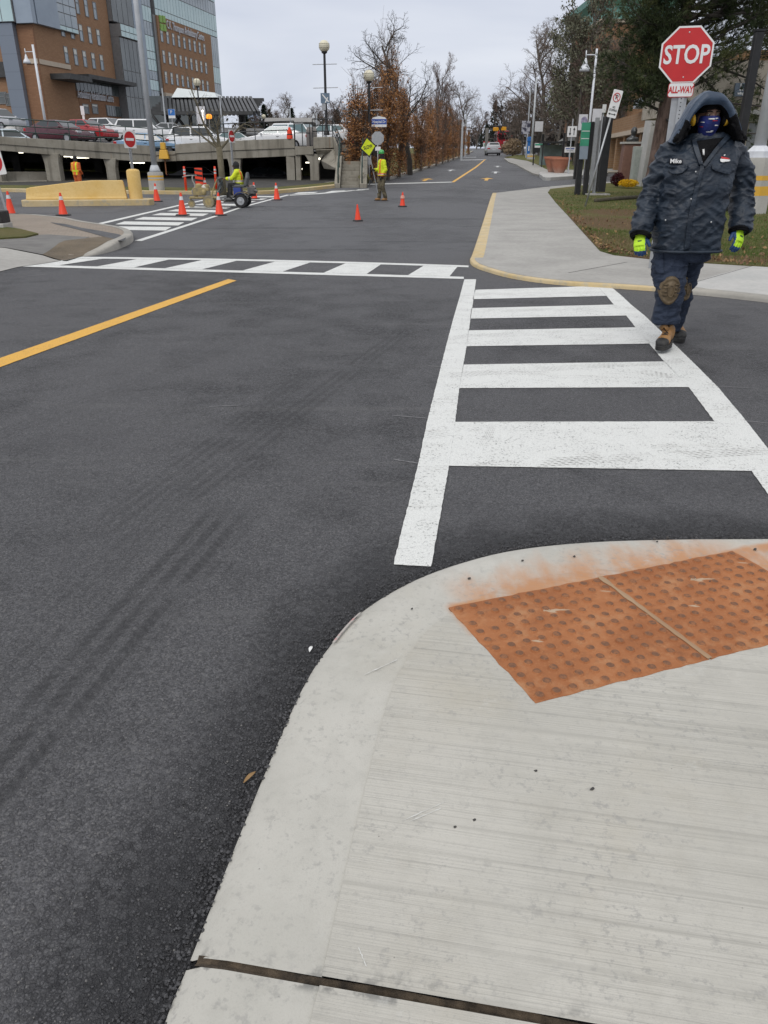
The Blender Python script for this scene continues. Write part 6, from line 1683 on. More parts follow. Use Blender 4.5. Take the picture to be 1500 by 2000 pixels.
# ---- vehicles down the road
p = Vector((at(962, 308, 112).x, 110, 0)); T = make_car('silver hatchback seen from behind, driving away behind the red bus', SILV, SUV, 'driving_car', 'car', None); put(T, (p.x, p.y + 2.3, g(p.y + 2.3)), R(88), .92)
p = Vector((at(990.5, 300, 158).x, 158, 0)); T = make_car('pale sport utility car far down the road right of the red bus', SILV, SUV, 'driving_car', 'car', None); put(T, (p.x, p.y, g(p.y)), R(-92))
def make_bus(label, body_m, band_m, L_=12.0, W=2.55, H=3.3):
    T = thing('bus', label, 'bus')
    b = MB(); b.box((0, 0, H / 2 + .18), (W, L_, H - .36)); b.build('body', body_m, T, bevel=.12, bseg=3)
    b = MB(); b.box((0, -L_ / 2 - .01, H * .70), (W * .84, .05, .80)); b.build('rear_window', M('dark_red_glass', (.05, .012, .014), rough=.12) if band_m is None else GLASST, T, bevel=.02)
    b = MB(); b.box((0, -L_ / 2 - .015, H - .28), (W * .6, .05, .22)); b.build('display', TRIM, T)
    for s in (-1, 1):
        for k in range(6): b = MB(); b.box((s * (W / 2 + .005), -L_ * .38 + k * 1.75, H * .66), (.04, 1.5, .9)); b.build('side_window', GLASSC, T)
        b = MB(); b.box((s * W * .40, -L_ / 2 - .02, .95), (.22, .05, .5)); b.build('taillight', TAIL, T)
        for y in (-L_ * .28, L_ * .32): b = MB(); b.lathe([(.2, -.14), (.48, -.14), (.48, .14), (.2, .14)], (s * (W / 2 - .16), y, .48), 18, axis=Matrix.Rotation(PI / 2, 3, 'Y')); b.build('wheel', TYRE, T)
    b = MB(); b.box((W * .12, -L_ / 2 - .02, 1.35), (1.0, .05, .55)); b.build('white_sticker', SIGNWHITE, T)
    b = MB(); b.box((0, -L_ / 2 - .06, .5), (W * .98, .16, .3)); b.build('bumper', TRIM, T, bevel=.03)
    return T
REDBUS = carpaint('red_bus_paint', (.36, .018, .03))
p = Vector((at(974, 303, 152).x, 146, 0)); put(make_bus('red city bus seen from behind, far down the road', REDBUS, None), (p.x + .6, p.y + 6, g(p.y + 6)), R(-5))
p = Vector((at(991, 300, 205).x, 205, 0)); put(make_bus('pale blue-green bus coming the other way beyond the red bus', carpaint('teal_bus_paint', (.33, .47, .47)), 1), (p.x + .3, p.y + 8, g(p.y + 8)), R(-5), .85)
# ------------------------------------------------------------------ buildings
def brick_mat(name, c1, c2, mort, sc=1.0):
    t = NT(name); x = t.xyz()
    cmb = t.n('ShaderNodeCombineXYZ'); t.l(t.math('ADD', x[0], x[1]), cmb.inputs[0]); t.l(x[2], cmb.inputs[1])
    br = t.n('ShaderNodeTexBrick'); br.inputs['Scale'].default_value = sc; br.inputs['Brick Width'].default_value = .42; br.inputs['Row Height'].default_value = .15; br.inputs['Mortar Size'].default_value = .014
    t.l(cmb.outputs[0], br.inputs['Vector']); br.inputs['Color1'].default_value = (*c1, 1); br.inputs['Color2'].default_value = (*c2, 1); br.inputs['Mortar'].default_value = (*mort, 1)
    n = t.noise(.25, 5, .6)
    t.set(color=t.mix(t.math('MULTIPLY', t.map(n, .4, .65), .25), br.outputs[0], tuple(k * .7 for k in c1)), rough=.85, spec=.25); return t.mat
BRICK = brick_mat('brown_brick', (.325, .19, .11), (.28, .155, .088), (.21, .14, .09))
BRICKD = brick_mat('orange_shaded_brick', (.275, .15, .085), (.23, .12, .068), (.19, .11, .07))
BRICKT = brick_mat('tan_brick', (.32, .19, .10), (.26, .15, .08), (.3, .22, .15))
METALP = NT('blue_grey_panel'); x = METALP.xyz(); ln = METALP.map(METALP.math('FRACT', METALP.math('MULTIPLY', x[2], .55)), .0, .06, .6, 1)
METALP = METALP.set(color=METALP.mix(ln, (.08, .09, .11), (.19, .22, .265)), rough=.45, metal=.25)
PANELL = M('light_blue_panel', (.28, .335, .40), (.25, .30, .365), .6, .4)
SPAN = M('pale_spandrel_glass', (.46, .60, .61), (.40, .54, .56), .35, .12, spec=.7)
GLS = M('sky_lightened_glass', (.20, .245, .28), (.31, .36, .40), .35, .08, spec=.9)  # bluish glass, its colour lightened to carry the reflected sky
GLD = M('dark_glass', (.045, .055, .055), (.10, .115, .115), .3, .07, spec=.9)
BLIND = M('white_blind', (.62, .62, .58), (.55, .55, .51), 2, .6)
FRAME = M('window_frame', (.16, .16, .16), (.2, .2, .2), 3, .5)
DARKT = M('dark_canopy_metal', (.035, .036, .036), (.055, .055, .055), 2, .6)
STONE = M('pale_stone', (.50, .42, .33), (.44, .37, .29), 2, .8)
LETT = M('steel_letters', (.50, .50, .52), (.44, .44, .46), 5, .35, metal=.2)
class Facade:
    """a vertical wall plane: s metres along, z up, d metres proud of it"""
    def __init__(f, P0, ang, side=1):
        f.P = Vector((P0.x, P0.y, 0)); f.e = Vector((math.sin(ang), math.cos(ang), 0)); f.n = Vector((f.e.y, -f.e.x, 0)) * side
        f.rz = math.atan2(f.e.y, f.e.x)
    def hit(f, u, v):
        d = ray(u, v); k = d.x / d.y
        s = (k * f.P.y - f.P.x) / (f.e.x - k * f.e.y); y = f.P.y + f.e.y * s
        return s, at(u, v, y).z
    def pt(f, s, z, d=0.0): return f.P + f.e * s + f.n * d + Vector((0, 0, z))
    def block(f, b, s0, s1, z0, z1, d0, d1):
        b.rings([[f.pt(s0, z0, d), f.pt(s1, z0, d), f.pt(s1, z1, d), f.pt(s0, z1, d)] for d in (d0, d1)])
    def add(f, name, mat, parent, s0, s1, z0, z1, d0, d1, bev=0.0):
        b = MB(); f.block(b, min(s0, s1), max(s0, s1), min(z0, z1), max(z0, z1), d0, d1); return b.build(name, mat, parent, bevel=bev)
    def grid(f, parent, s0, s1, zs, mats, nx, d0, d1, name='curtain_wall', mull=.10):
        for z0, z1, m in zip(zs[:-1], zs[1:], mats):
            b = MB(); k = (s1 - s0) / nx
            for i in range(nx): f.block(b, s0 + i * k + mull / 2, s0 + (i + 1) * k - mull / 2, z0 + mull / 2, z1 - mull / 2, d0, d1)
            b.mi = 1; f.block(b, s0, s1, z0, z1, d0 - .2, d1 - .06 if d1 > d0 else d1)
            b.build(name, [m, FRAME], parent)
hosp = thing('hospital_building', 'large brown brick and glass hospital building behind the car deck', 'building', (0, 0, 0))
FM = Facade(at(300, 235, 130), math.atan2(.195, .981))
s_l, s_b1 = FM.hit(80, 140)[0], FM.hit(217, 80)[0]
s_t1 = FM.hit(240, 100)[0] + 3.2; s_g0 = FM.hit(268, 110)[0]; s_r0 = FM.hit(308, 110)[0]; s_r1 = FM.hit(411, 130)[0]; s_end = FM.hit(425, 120)[0]
ZT = 29.0
zr_top = FM.hit(297, 29)[1]; zr_bot = FM.hit(318, 181)[1]
# left brick block with its end face towards the street
b = MB(); FM.block(b, s_l, s_b1, 3, ZT, -22, 0); b.build('wall', BRICK, hosp)
b = MB(); FM.block(b, s_b1 + .02, s_g0 + 2, 3, ZT + 2, -22, -1.5); b.build('wall', METALP, hosp)
b = MB(); FM.block(b, s_g0 + 2.02, s_end, 3, ZT + 6, -22, -.6); b.build('wall', METALP, hosp)
b = MB(); FM.block(b, s_r0, s_r1, zr_bot, zr_top, -.55, .5); b.build('wall', BRICK, hosp)
b = MB(); FM.block(b, s_r0 - .8, s_r0 - .02, zr_bot - .2, zr_top, -.55, .3); b.build('reveal', FRAME, hosp)
b = MB(); FM.block(b, s_r0 + .0, s_r1 + 1, zr_bot - .5, zr_bot - .02, -.5, .7); b.build('stone_band', STONE, hosp)
# recessed ground floor under the right block
FM.grid(hosp, s_r0 - 6, s_r1, [4.5, 7.0, zr_bot - .6], [GLD, GLS], 14, -.5, -.3)
# glass bands around the right block
za, zb_ = zr_top, FM.hit(293, 0)[1] + 1.0
FM.grid(hosp, s_r0, s_end, [zr_top + .05, zr_top + .9, zr_top + 3.3, zr_top + 5.2], [SPAN, SPAN, GLS], 22, -.5, .35)
b = MB(); FM.block(b, s_r0 + 1, s_end - 5, zr_top + 5.3, zr_top + 8.6, -.5, 1.5); b.build('roof_band', PANELL, hosp)
FM.grid(hosp, s_end - 4.8, s_end, [zr_top + 5.25, zr_top + 8, zr_top + 12], [SPAN, GLS], 5, -.5, .35)
zs = [3.2, 6.5, 9, 11.5, 14, 16.5, zr_top]; FM.grid(hosp, s_r1 + .05, s_end, zs, [GLS, GLS, SPAN, GLS, SPAN, GLS], 4, -.5, .35)
zv = [FM.hit(308, v)[1] for v in (190, 178, 158, 141, 119, 104, 75, 49, 21)] + [ZT + 5]
FM.grid(hosp, s_g0 + 2.0, s_r0 - .85, zv, [GLS, SPAN, GLS, SPAN, SPAN, SPAN, GLS, SPAN, GLS], 4, -.5, .1)
b = MB(); FM.block(b, s_g0 - 1.0, s_g0 + 1.9, 3, ZT + 5, -1.2, .6); b.build('pilaster', PANELL, hosp)
# dark glass stair tower with the pale band
zt0, zt1, zt2 = FM.hit(235, 77)[1], FM.hit(235, 66)[1], FM.hit(235, 53)[1]
FM.grid(hosp, s_b1 + .1, s_g0 - 1.1, [3.2, 6.4, 9.6, 12.8, zt0], [GLD, GLD, GLD, GLD], 5, -1.4, 1.2)
FM.grid(hosp, s_b1 + .1, s_g0 - 1.1, [zt0 + .02, zt1, zt2], [SPAN, SPAN], 5, -1.4, 1.6)
FM.grid(hosp, s_b1 + .1, s_g0 - 1.1, [zt2 + .3, zt2 + 4, zt2 + 8, ZT + 4], [GLD, GLD, GLD], 4, -1.4, .6)
def window(F, parent, s, z0, z1, w_, blind, d=0.0, glass=None):
    b = MB(); F.block(b, s - w_ / 2 + .06, s + w_ / 2 - .06, z0 + .06, z1 - .06, d - .05, d + .03); b.mi = 1
    for a0, a1, c0, c1 in ((s - w_ / 2, s - w_ / 2 + .08, z0, z1), (s + w_ / 2 - .08, s + w_ / 2, z0, z1), (s - w_ / 2 + .08, s + w_ / 2 - .08, z0, z0 + .08), (s - w_ / 2 + .08, s + w_ / 2 - .08, z1 - .08, z1), (s - w_ / 2 + .08, s + w_ / 2 - .08, z0 + (z1 - z0) * .6, z0 + (z1 - z0) * .6 + .07)): F.block(b, a0, a1, c0, c1, d - .05, d + .07)
    o = b.build('window', [glass or GLS, FRAME], parent)
    if blind: F.add('blind', BLIND, o, s - w_ / 2 + .09, s + w_ / 2 - .09, z1 - .09 - (z1 - z0 - .18) * blind, z1 - .09, d + .032, d + .045)
rw = random.Random(11)
a0, a1 = FM.hit(309.5, 70)[0], FM.hit(394, 100)[0]
for v0, v1, bl in ((58, 83, .25), (97.6, 123, .36), (137.6, 162, .4)):
    z1, z0 = FM.hit(310, v0)[1], FM.hit(313, v1)[1]
    for i in range(9): window(FM, hosp, a0 + (a1 - a0) * i / 8, z0, z1, (a1 - a0) / 8 * .42, 1.0 if (i, v0) in ((1, 97.6), (6, 97.6)) else bl * rw.uniform(.8, 1.2), .5)
a0, a1 = FM.hit(140, 60)[0], FM.hit(192, 74)[0]
for v0, v1, bl in ((-12, 24, .0), (42, 76, .33), (93, 126, .33)):
    z1, z0 = FM.hit(138, v0)[1], FM.hit(142, v1)[1]
    for i in range(-1, 4): window(FM, hosp, a0 + (a1 - a0) * i / 3, z0, z1, (a1 - a0) / 3 * .40, bl)
# lower storeys of the left block: dark canopy, window band, sign, windows
c0, c1 = FM.hit(142, 146)[0], FM.hit(230, 160)[0]; zc0, zc1 = FM.hit(142, 153)[1], FM.hit(142, 145)[1]
FM.add('canopy', DARKT, hosp, c0, s_b1 + 1.5, zc0, zc1, -.3, 2.2); FM.add('canopy', DARKT, hosp, c0 - 5, c0 - .05, zc0 - .5, zc0 + .1, -.3, 2.6)
zw0 = FM.hit(147, 177)[1]; FM.grid(hosp, c0 + .2, s_b1, [zw0, zc0 - .02], [GLD], 12, -.3, .15)
FM.add('recessed_wall', BRICKD, hosp, c0 + .5, s_b1, 3, zw0 - .02, -.3, .06)
zs_ = FM.hit(185, 190)[1]
def wall_text(F, s_mid, z, size, s, parent, d, sx=1.0):
    t = text('lettering', s, size, LETT, parent, F.pt(s_mid, z, d), (PI / 2, 0, F.rz), .05, sx, bold=.012); return t
sw = FM.hit(219, 195)[0] - FM.hit(149, 187)[0]
t_ = wall_text(FM, (FM.hit(149, 187)[0] + FM.hit(219, 195)[0]) / 2, zs_ + .1, 1.35, 'Ambulatory Rehabilitation Centre', hosp, .2)
wx = max(v.co.x for v in t_.data.vertices) - min(v.co.x for v in t_.data.vertices); t_.scale.x = sw / wx
for v0, v1, uu in ((203, 222, (165, 183)), ):
    for u in uu: s_, z1 = FM.hit(u, v0); window(FM, hosp, s_, FM.hit(u, v1)[1], z1, 1.4, .2, .07, GLD)
FM.grid(hosp, FM.hit(205, 205)[0], s_b1, [FM.hit(205, 226)[1], FM.hit(205, 205)[1]], [GLD], 6, -.2, .2)
s0_, s1_ = FM.hit(318, 45)[0], FM.hit(392, 76)[0]
t_ = wall_text(FM, (s0_ + s1_) / 2, FM.hit(352, 60)[1], 1.5, 'C.K. Thompson Ambulatory Centre', hosp, .6)
wx = max(v.co.x for v in t_.data.vertices) - min(v.co.x for v in t_.data.vertices); t_.scale.x = (s1_ - s0_) / wx
sE, zE = FM.hit(311, 46); GRN = M('lime_emblem', (.22, .40, .06), rough=.5)
b = MB()
for ds, dz in ((-.55, .5), (.55, .6), (-.5, -.55), (.55, -.5)): FM.block(b, sE + ds - .45, sE + ds + .45, zE + dz - .45, zE + dz + .45, .5, .62)
b.build('emblem', GRN, hosp)
sA, zA_ = FM.hit(82, 121); sB, zB_ = FM.hit(137, 133)
FM.add('stone_stripe', STONE, hosp, s_l - .05, sB, zA_ - .25, zA_ + .25, 0, .12)
# end face of the left block
FEc = FM.pt(s_l, 0, 0)
FE = Facade(FEc, math.atan2(-FM.n.x, -FM.n.y), -1)
if FE.n.y > 0: FE.n = -FE.n
dP = FE.hit(46, 120)[0]; dM = FE.hit(16, 120)[0]
FE.add('wall', BRICKD, hosp, .0, dP, 3, FE.hit(55, 49)[1], 0, .35)  # pier face away from the light: shade put into a darker brick
FE.add('stone_stripe', STONE, hosp, -.05, dP * .72, zA_ - .25, zA_ + .25, .36, .48)
FE.add('metal_panel', METALP, hosp, dP + .02, dM, 3, FE.hit(30, 47)[1], 0, 1.0)
zt_ = FE.hit(30, 46)[1]
FE.add('corner_panel', PANELL, hosp, -.6, dP * .75, FE.hit(60, 47)[1], ZT + 1, .2, .9)
FM.add('corner_panel', PANELL, hosp, s_l + .05, s_l + (s_b1 - s_l) * .26, FM.hit(80, 50)[1], ZT + 1, .02, .6)
FM.grid(hosp, s_l + (s_b1 - s_l) * .26 + .05, s_l + (s_b1 - s_l) * .50, [FM.hit(100, 55)[1], FM.hit(100, 46)[1], FM.hit(100, 21)[1], FM.hit(100, 4)[1], ZT + 1], [SPAN, GLS, GLS, GLS], 3, .02, .5)
FE.grid(hosp, dP * .78, dM + 3.5, [zt_ + .02, zt_ + 2.2, zt_ + 8], [SPAN, SPAN], 4, .2, 1.2)
for u, v0, v1 in ((2, 58, 90), (26, 182, 207), (2, 180, 204)):
    s_, z1 = FE.hit(u, v0); window(FE, hosp, s_, FE.hit(u, v1)[1], z1, 1.9, .3 if v0 < 100 else 0, .36, GLD)
FE.add('wall', BRICK, hosp, dM + .02, dM + 12, 3, ZT, 0, .34); s_, z1 = FE.hit(10, 122); FE.add('dark_recess', DARKT, hosp, dM + .04, dM + 9, FE.hit(12, 152)[1], z1, .35, .8)

# ---- entrance canopy
can = thing('entrance_canopy', 'long dark steel entrance canopy with slanted ribs and a white roof light', 'canopy', (0, 0, 0))
cy = 96.0
A0, A1 = at(296, 216, cy), at(484, 216, cy); zlo = at(400, 222, cy).z; zhi = at(400, 196, cy + 9).z
n = 24
for i in range(n):
    x = A0.x + (A1.x - A0.x) * i / (n - 1)
    b = MB(); b.rings([[(x - .15, y, z), (x + .15, y, z), (x + .15, y, z + .45), (x - .15, y, z + .45)] for x, y, z in ((x + 1.2, cy, zlo - .2), (x - 1.0, cy + 9, zhi))]); b.build('rib', BLACKP, can)
for k in (0, .17, .33, .5, .66, .83, 1.0):
    y = cy + 9 * k; z = zlo + (zhi - zlo) * k; b = MB(); b.box(((A0.x + A1.x) / 2, y, z + .06), (A1.x - A0.x + 1.2, .6, .34)); b.build('purlin', DARKT, can)
W0, W1 = at(343, 200, cy + 9), at(430, 200, cy + 9); b = MB(); b.rings([[(W0.x, cy + 7.2, zhi + .2), (W1.x, cy + 7.2, zhi + .2), (W1.x, cy + 12, zhi + .2), (W0.x, cy + 12, zhi + .2)], [(W0.x + .6, cy + 8, zhi + 1.25), (W1.x - .4, cy + 8, zhi + .75), (W1.x - .4, cy + 12, zhi + .75), (W0.x + .6, cy + 12, zhi + 1.25)]]); b.build('roof_light', M('white_roof', (.62, .66, .66), (.56, .60, .6), 1, .5), can)
for u in (326, 372, 470, 476):
    x = at(u, 235, cy + 4).x; b = MB(); b.tube([(x, cy + 4, 3.5), (x, cy + 4, zlo + .3)], .22, 8)
    if u < 400: b.tube([(x, cy + 4, zlo - 2.2), (x - 1.6, cy + 4, zlo)], .16, 6); b.tube([(x, cy + 4, zlo - 2.2), (x + 1.6, cy + 4, zlo)], .16, 6)
    b.build('column', DARKT, can)
# wall and doors behind the canopy
b = MB(); x0, x1 = at(300, 230, 112).x, at(425, 230, 112).x; b.box(((x0 + x1) / 2, 112, 6), (x1 - x0, 3, 6)); b.build('entrance_wall', GLD, can)
# small deck signs
p = at(339, 262, 60); T = thing('parking_sign', 'blue and white parking sign on a post on the car deck', 'road sign', p)
z1, z0 = height_at(338, 213, 60) - p.z, height_at(338, 231, 60) - p.z
b = MB(); b.tube([(0, 0, -.3), (0, 0, z1)], .03, 8); b.build('post', GALV, T)
s_ = face_plate('white_panel', [(-.22, -.04, z0), (.26, -.04, z0), (.26, -.04, z1), (-.22, -.04, z1)], SIGNWHITE, T, .01); zm = z0 + (z1 - z0) * .3
face_plate('blue_panel', [(-.21, -.043, zm), (.25, -.043, zm), (.25, -.043, z1 - .01), (-.21, -.043, z1 - .01)], M('bright_blue', (.03, .16, .48), rough=.4), s_, .003)
text('lettering', 'P', .3, SIGNWHITE, s_, (0, -.047, (zm + z1) / 2), FACE, .001)
p = at(397, 248, 62); T = thing('banner_board', 'white upright banner board near the amber beacon', 'banner', p); z1 = height_at(392, 208, 62) - p.z
b = MB(); b.box((-.08, 0, z1 * .58), (.62, .03, z1 * .86)); b.build('board', BANN, T); b = MB(); b.tube([(-.42, 0, -.5), (-.42, 0, z1)], .03, 6); b.build('post', GALV, T)
p = at(411, 262, 60); T = thing('amber_beacon', 'amber warning beacon glowing on a thin post on the deck', 'beacon', p); z1 = height_at(409, 228, 60) - p.z
b = MB(); b.tube([(0, 0, -.4), (0, 0, z1 - .1)], .03, 6); b.build('post', GALV, T)
b = MB(); b.lathe([(.12, -.13), (.2, -.1), (.21, .08), (.15, .15), (.02, .17)], (0, 0, z1), 14); b.build('lamp', emit('amber_lamp', (1, .32, .02), 1.1), T, smooth=True)
b = MB(); b.ball((-.42, 0, z1 + .35), .07, 8, 6); b.tube([(-.42, 0, z1 + .3), (-.42, 0, 0)], .025, 6); b.build('small_lamp', LIT, T)
p = at(165, 242, 64); T = thing('white_signpost', 'narrow white signpost leaning beside the left block of the hospital', 'road sign', p); z1 = height_at(158, 207, 64) - p.z
b = MB(); b.box((0, 0, z1 / 2), (.16, .05, z1)); b.build('post', SIGNWHITE, T); b = MB(); b.box((0, -.03, z1 * .75), (.26, .03, z1 * .5)); b.build('panel', SIGNWHITE, T)
for u, vb, vt, Y, lab in ((322, 225, 172, 88, 'slender pale pole in front of the glass strip of the hospital'), (434, 250, 188, 88, 'slender pale pole at the right end of the entrance canopy')):
    p = at(u, vb, Y); T = thing('pole', lab, 'pole', p); b = MB(); b.tube([(0, 0, -1), (0, 0, height_at(u - 6, vt, Y) - p.z)], [.09, .06], 8); b.build('shaft', GREYP, T)
# low flat-roofed building
low_ = thing('low_building', 'low pale flat-roofed building with dark windows beyond the car deck', 'building', (0, 0, 0)); Yb = 118
x0, x1 = at(525, 240, Yb).x, at(606, 240, Yb).x; z1, z0 = at(560, 237, Yb).z, 2.5
b = MB(); b.box(((x0 + x1) / 2, Yb + 5, (z0 + z1) / 2), (x1 - x0, 10, z1 - z0)); b.build('wall', M('beige_render', (.36, .34, .30), (.32, .30, .27), 1, .8), low_)
b = MB(); b.box(((x0 + x1) / 2, Yb + 4.9, z1 + .15), (x1 - x0 + 1, 11, .5)); b.build('roof', M('pale_roof_edge', (.48, .47, .45), (.43, .42, .40), 1, .7), low_)
for i in range(4): b = MB(); b.box((x0 + (x1 - x0) * (.12 + i * .22) + .5, Yb - .03, z1 - 1.0), ((x1 - x0) * .18, .1, 1.2)); b.build('window', GLD, low_)
# far blue-grey tower beyond the trees
tw = thing('far_tower', 'pale blue tower block far beyond the treeline', 'building', (at(492, 215, 420).x, 420, 0)); b = MB(); b.box((0, 0, 22), (7, 8, 44)); b.build('wall', M('far_blue', (.26, .32, .42), (.22, .28, .37), .4, .5), tw); b = MB(); b.box((0, 0, 45), (5, 5, 4)); b.build('roof', M('far_roof', (.2, .25, .33), rough=.6), tw)
hz_ = at(492, 216, 420).z; tw.scale = (1, 1, hz_ / 44)

# ---- right: brown building with columns
br_ = thing('brown_building', 'brown brick building with columns and a white sign band behind the bare shrubs', 'building', (0, 0, 0))
FR = Facade(at(1300, 250, 47), math.atan2(.1156, 1.0), -1)
sN = FR.hit(1330, 260)[0]; sF = FR.hit(1176, 270)[0]
FR.add('wall', BRICKT, br_, sN, sF, .5, FR.hit(1275, 140)[1], -16, -1.8)
zf0, zf1 = FR.hit(1262, 247)[1], FR.hit(1262, 222)[1]
FR.add('fascia', BRICKT, br_, FR.hit(1288, 235)[0], sF, zf0, zf1 + .2, -1.8, 0)
FR.add('fascia_edge', STONE, br_, FR.hit(1288, 235)[0], sF, zf0 - .3, zf0 - .02, -1.8, .1)
FR.add('window_band', GLD, br_, FR.hit(1288, 235)[0], FR.hit(1240, 225)[0], zf1 + .22, FR.hit(1262, 209)[1], -1.75, -.5)
b_ = FR.add('sign_band', M('white_sign_band', (.58, .62, .66), (.50, .54, .60), .8, .5), br_, FR.hit(1297, 190)[0], FR.hit(1250, 203)[0], FR.hit(1262, 209)[1] + .02, FR.hit(1262, 192)[1], -1.75, .4)
for u in (1283, 1262, 1247, 1232, 1216, 1202, 1190):
    s_ = FR.hit(u, 270)[0]; FR.add('column', BRICKT, br_, s_ - .3, s_ + .3, .5, zf0 - .32, -.9, -.1, .02)
FR.add('dark_doorway', GLD, br_, FR.hit(1280, 270)[0], sF, .5, zf0 - .3, -1.78, -1.7)
pc = at(1281, 255, 45); T = thing('concrete_pier', 'pale tapered concrete pier at the corner of the brown building', 'pier', (pc.x, 45, 0))
b = MB(); b.rings([[(-.62, -.5, 0), (.62, -.5, 0), (.62, .6, 0), (-.62, .6, 0)], [(-.42, -.5, height_at(1285, 200, 45)), (.42, -.5, height_at(1285, 200, 45)), (.42, .6, height_at(1285, 200, 45)), (-.42, .6, height_at(1285, 200, 45))]]); b.build('shaft', CONC_PALE, T, bevel=.04)
# ---- right: pale wing with its letter sign
wing = thing('pale_wing', 'pale concrete wing with a letter sign behind the hooded worker', 'building', (0, 0, 0))
Yw = 34.0; x0, x1 = at(1368, 250, Yw).x, at(1560, 250, Yw).x; zw = lambda v: height_at(1420, v, Yw)
WC = NT('weathered_pale_concrete'); n1 = WC.noise(.9, 6, .7); n2 = WC.noise(5, 5, .7)
WC = WC.set(color=WC.mix(WC.map(WC.math('ADD', n1, WC.math('MULTIPLY', n2, .5)), .68, .86), (.38, .34, .28), (.25, .215, .175)), rough=.9)
b = MB(); b.box(((x0 + x1) / 2, Yw + 4, (zw(216) + zw(118)) / 2), (x1 - x0, 8, zw(118) - zw(216))); b.build('wall', WC, wing)
b = MB(); b.box(((x0 + x1) / 2, Yw - .25, (zw(216) + zw(226)) / 2), (x1 - x0, .6, zw(216) - zw(226))); b.build('ledge', CONC_PALE, wing, bevel=.02)
b = MB(); b.box(((x0 + x1) / 2, Yw + .3, (zw(226) + zw(238)) / 2 - .01), (x1 - x0, .5, zw(226) - zw(238))); b.build('transom', M('transom_cream', (.36, .35, .28), rough=.6), wing)
b = MB(); b.box(((x0 + x1) / 2, Yw + .6, zw(238) / 2), (x1 - x0, .3, zw(238) - .04)); b.build('glazing', M('shop_glass', (.20, .21, .20), (.13, .14, .135), .8, .1, spec=.8), wing)
for u in (1402, 1436, 1462): xx = at(u, 270, Yw).x; b = MB(); b.box((xx, Yw + .4, zw(238) / 2), (.16, .1, zw(238) - .05)); b.build('mullion', STONE, wing)
sg = MB(); c0, c1 = at(1433, 188, Yw - .1), at(1462, 162, Yw - .1); sg.box(((c0.x + c1.x) / 2, Yw - .06, (c0.z + c1.z) / 2), (c1.x - c0.x, .1, c1.z - c0.z)); so_ = sg.build('sign_panel', M('slate_sign', (.13, .17, .22), rough=.5), wing)
cx_, cz_ = (c0.x + c1.x) / 2, (c0.z + c1.z) / 2; hh = c1.z - c0.z
text('lettering', 'L', hh * .72, SIGNWHITE, so_, (cx_, Yw - .12, cz_ + hh * .17), FACE, .003, bold=.012); text('lettering', 'wing', hh * .30, SIGNWHITE, so_, (cx_, Yw - .12, cz_ - hh * .28), FACE, .003, bold=.006)
# ---- teal-roofed tower
tt = thing('teal_roof_building', 'brick building with a flared teal roof above the bare trees', 'building', (0, 0, 0))
Yt = 112; a_, c_ = at(1176, 22, Yt), at(1310, 22, Yt); zc = a_.z
b = MB(); b.box(((a_.x + c_.x) / 2, Yt + 8, zc / 2), (c_.x - a_.x, 16, zc)); b.build('wall', BRICKD, tt)
TEAL = M('teal_copper', (.16, .36, .31), (.20, .42, .36), .8, .5)
r0 = lambda k, z: [(a_.x - k, Yt - k, z), (c_.x + k, Yt - k, z), (c_.x + k, Yt + 16 + k, z), (a_.x - k, Yt + 16 + k, z)]
zr = at(1180, 3, Yt).z - zc
b = MB(); b.rings([r0(.2, zc - .8), r0(.2, zc), r0(.3, zc + zr * .5), r0(1.2, zc + zr), r0(1.4, zc + zr + .6), r0(-3, zc + zr + 2.5)]); b.build('roof', TEAL, tt)
b = MB(); b.rings([r0(.25, zc - 1.2), r0(.25, zc - .82)]); b.build('eaves_band', STONE, tt)
# ---- small things in front of the brown building
p = gp(1236, 318, .2); Yq = 47.0; 
def fl(u, v, Y): q = at(u, v, Y); return Vector((q.x, Y, g(Y) + .12))
p = fl(1231, 312, 46.5); T = thing('bust_monument', 'dark bust on a brown stone plinth in front of the columns', 'monument', p)
zp = height_at(1231, 281, 46.5) - p.z; b = MB(); b.rings([[(-.55, -.35, 0), (.55, -.35, 0), (.55, .35, 0), (-.55, .35, 0)], [(-.48, -.3, zp), (.48, -.3, zp), (.48, .3, zp), (-.48, .3, zp)]]); b.build('plinth', M('brown_granite', (.20, .11, .08), (.16, .085, .065), 6, .5), T, bevel=.03)
b = MB(); b.box((0, 0, zp + .05), (1.15, .75, .1)); b.build('cap', DCONC, T)
b = MB(); b.ball((.02, -.02, zp + .62), (.17, .2, .23), 14, 10); b.tube([(0, 0, zp + .1), (0, 0, zp + .45)], [.2, .11], 12); b.ball((0, 0, zp + .2), (.36, .2, .17), 14, 8); b.ball((.02, -.2, zp + .6), (.04, .05, .06))
mesh_obj('bust', remeshed(b, .035, 2), M('bronze', (.05, .052, .05), (.09, .095, .1), 6, .4, metal=.6), T)
p = fl(1243, 309, 45.5); T = thing('electrical_cabinet', 'pale grey-green electrical cabinet beside the bust monument', 'cabinet', p)
zp = height_at(1243, 286, 45.5) - p.z; b = MB(); b.box((.06, 0, zp / 2), (.5, .45, zp)); b.build('cabinet_body', M('pale_grey_green', (.36, .39, .36), (.33, .36, .33), 3, .5), T, bevel=.02); b = MB(); b.box((.06, -.235, zp * .52), (.42, .02, zp * .8)); b.build('door', M('pale_grey_green_door', (.34, .37, .345), rough=.5), T)
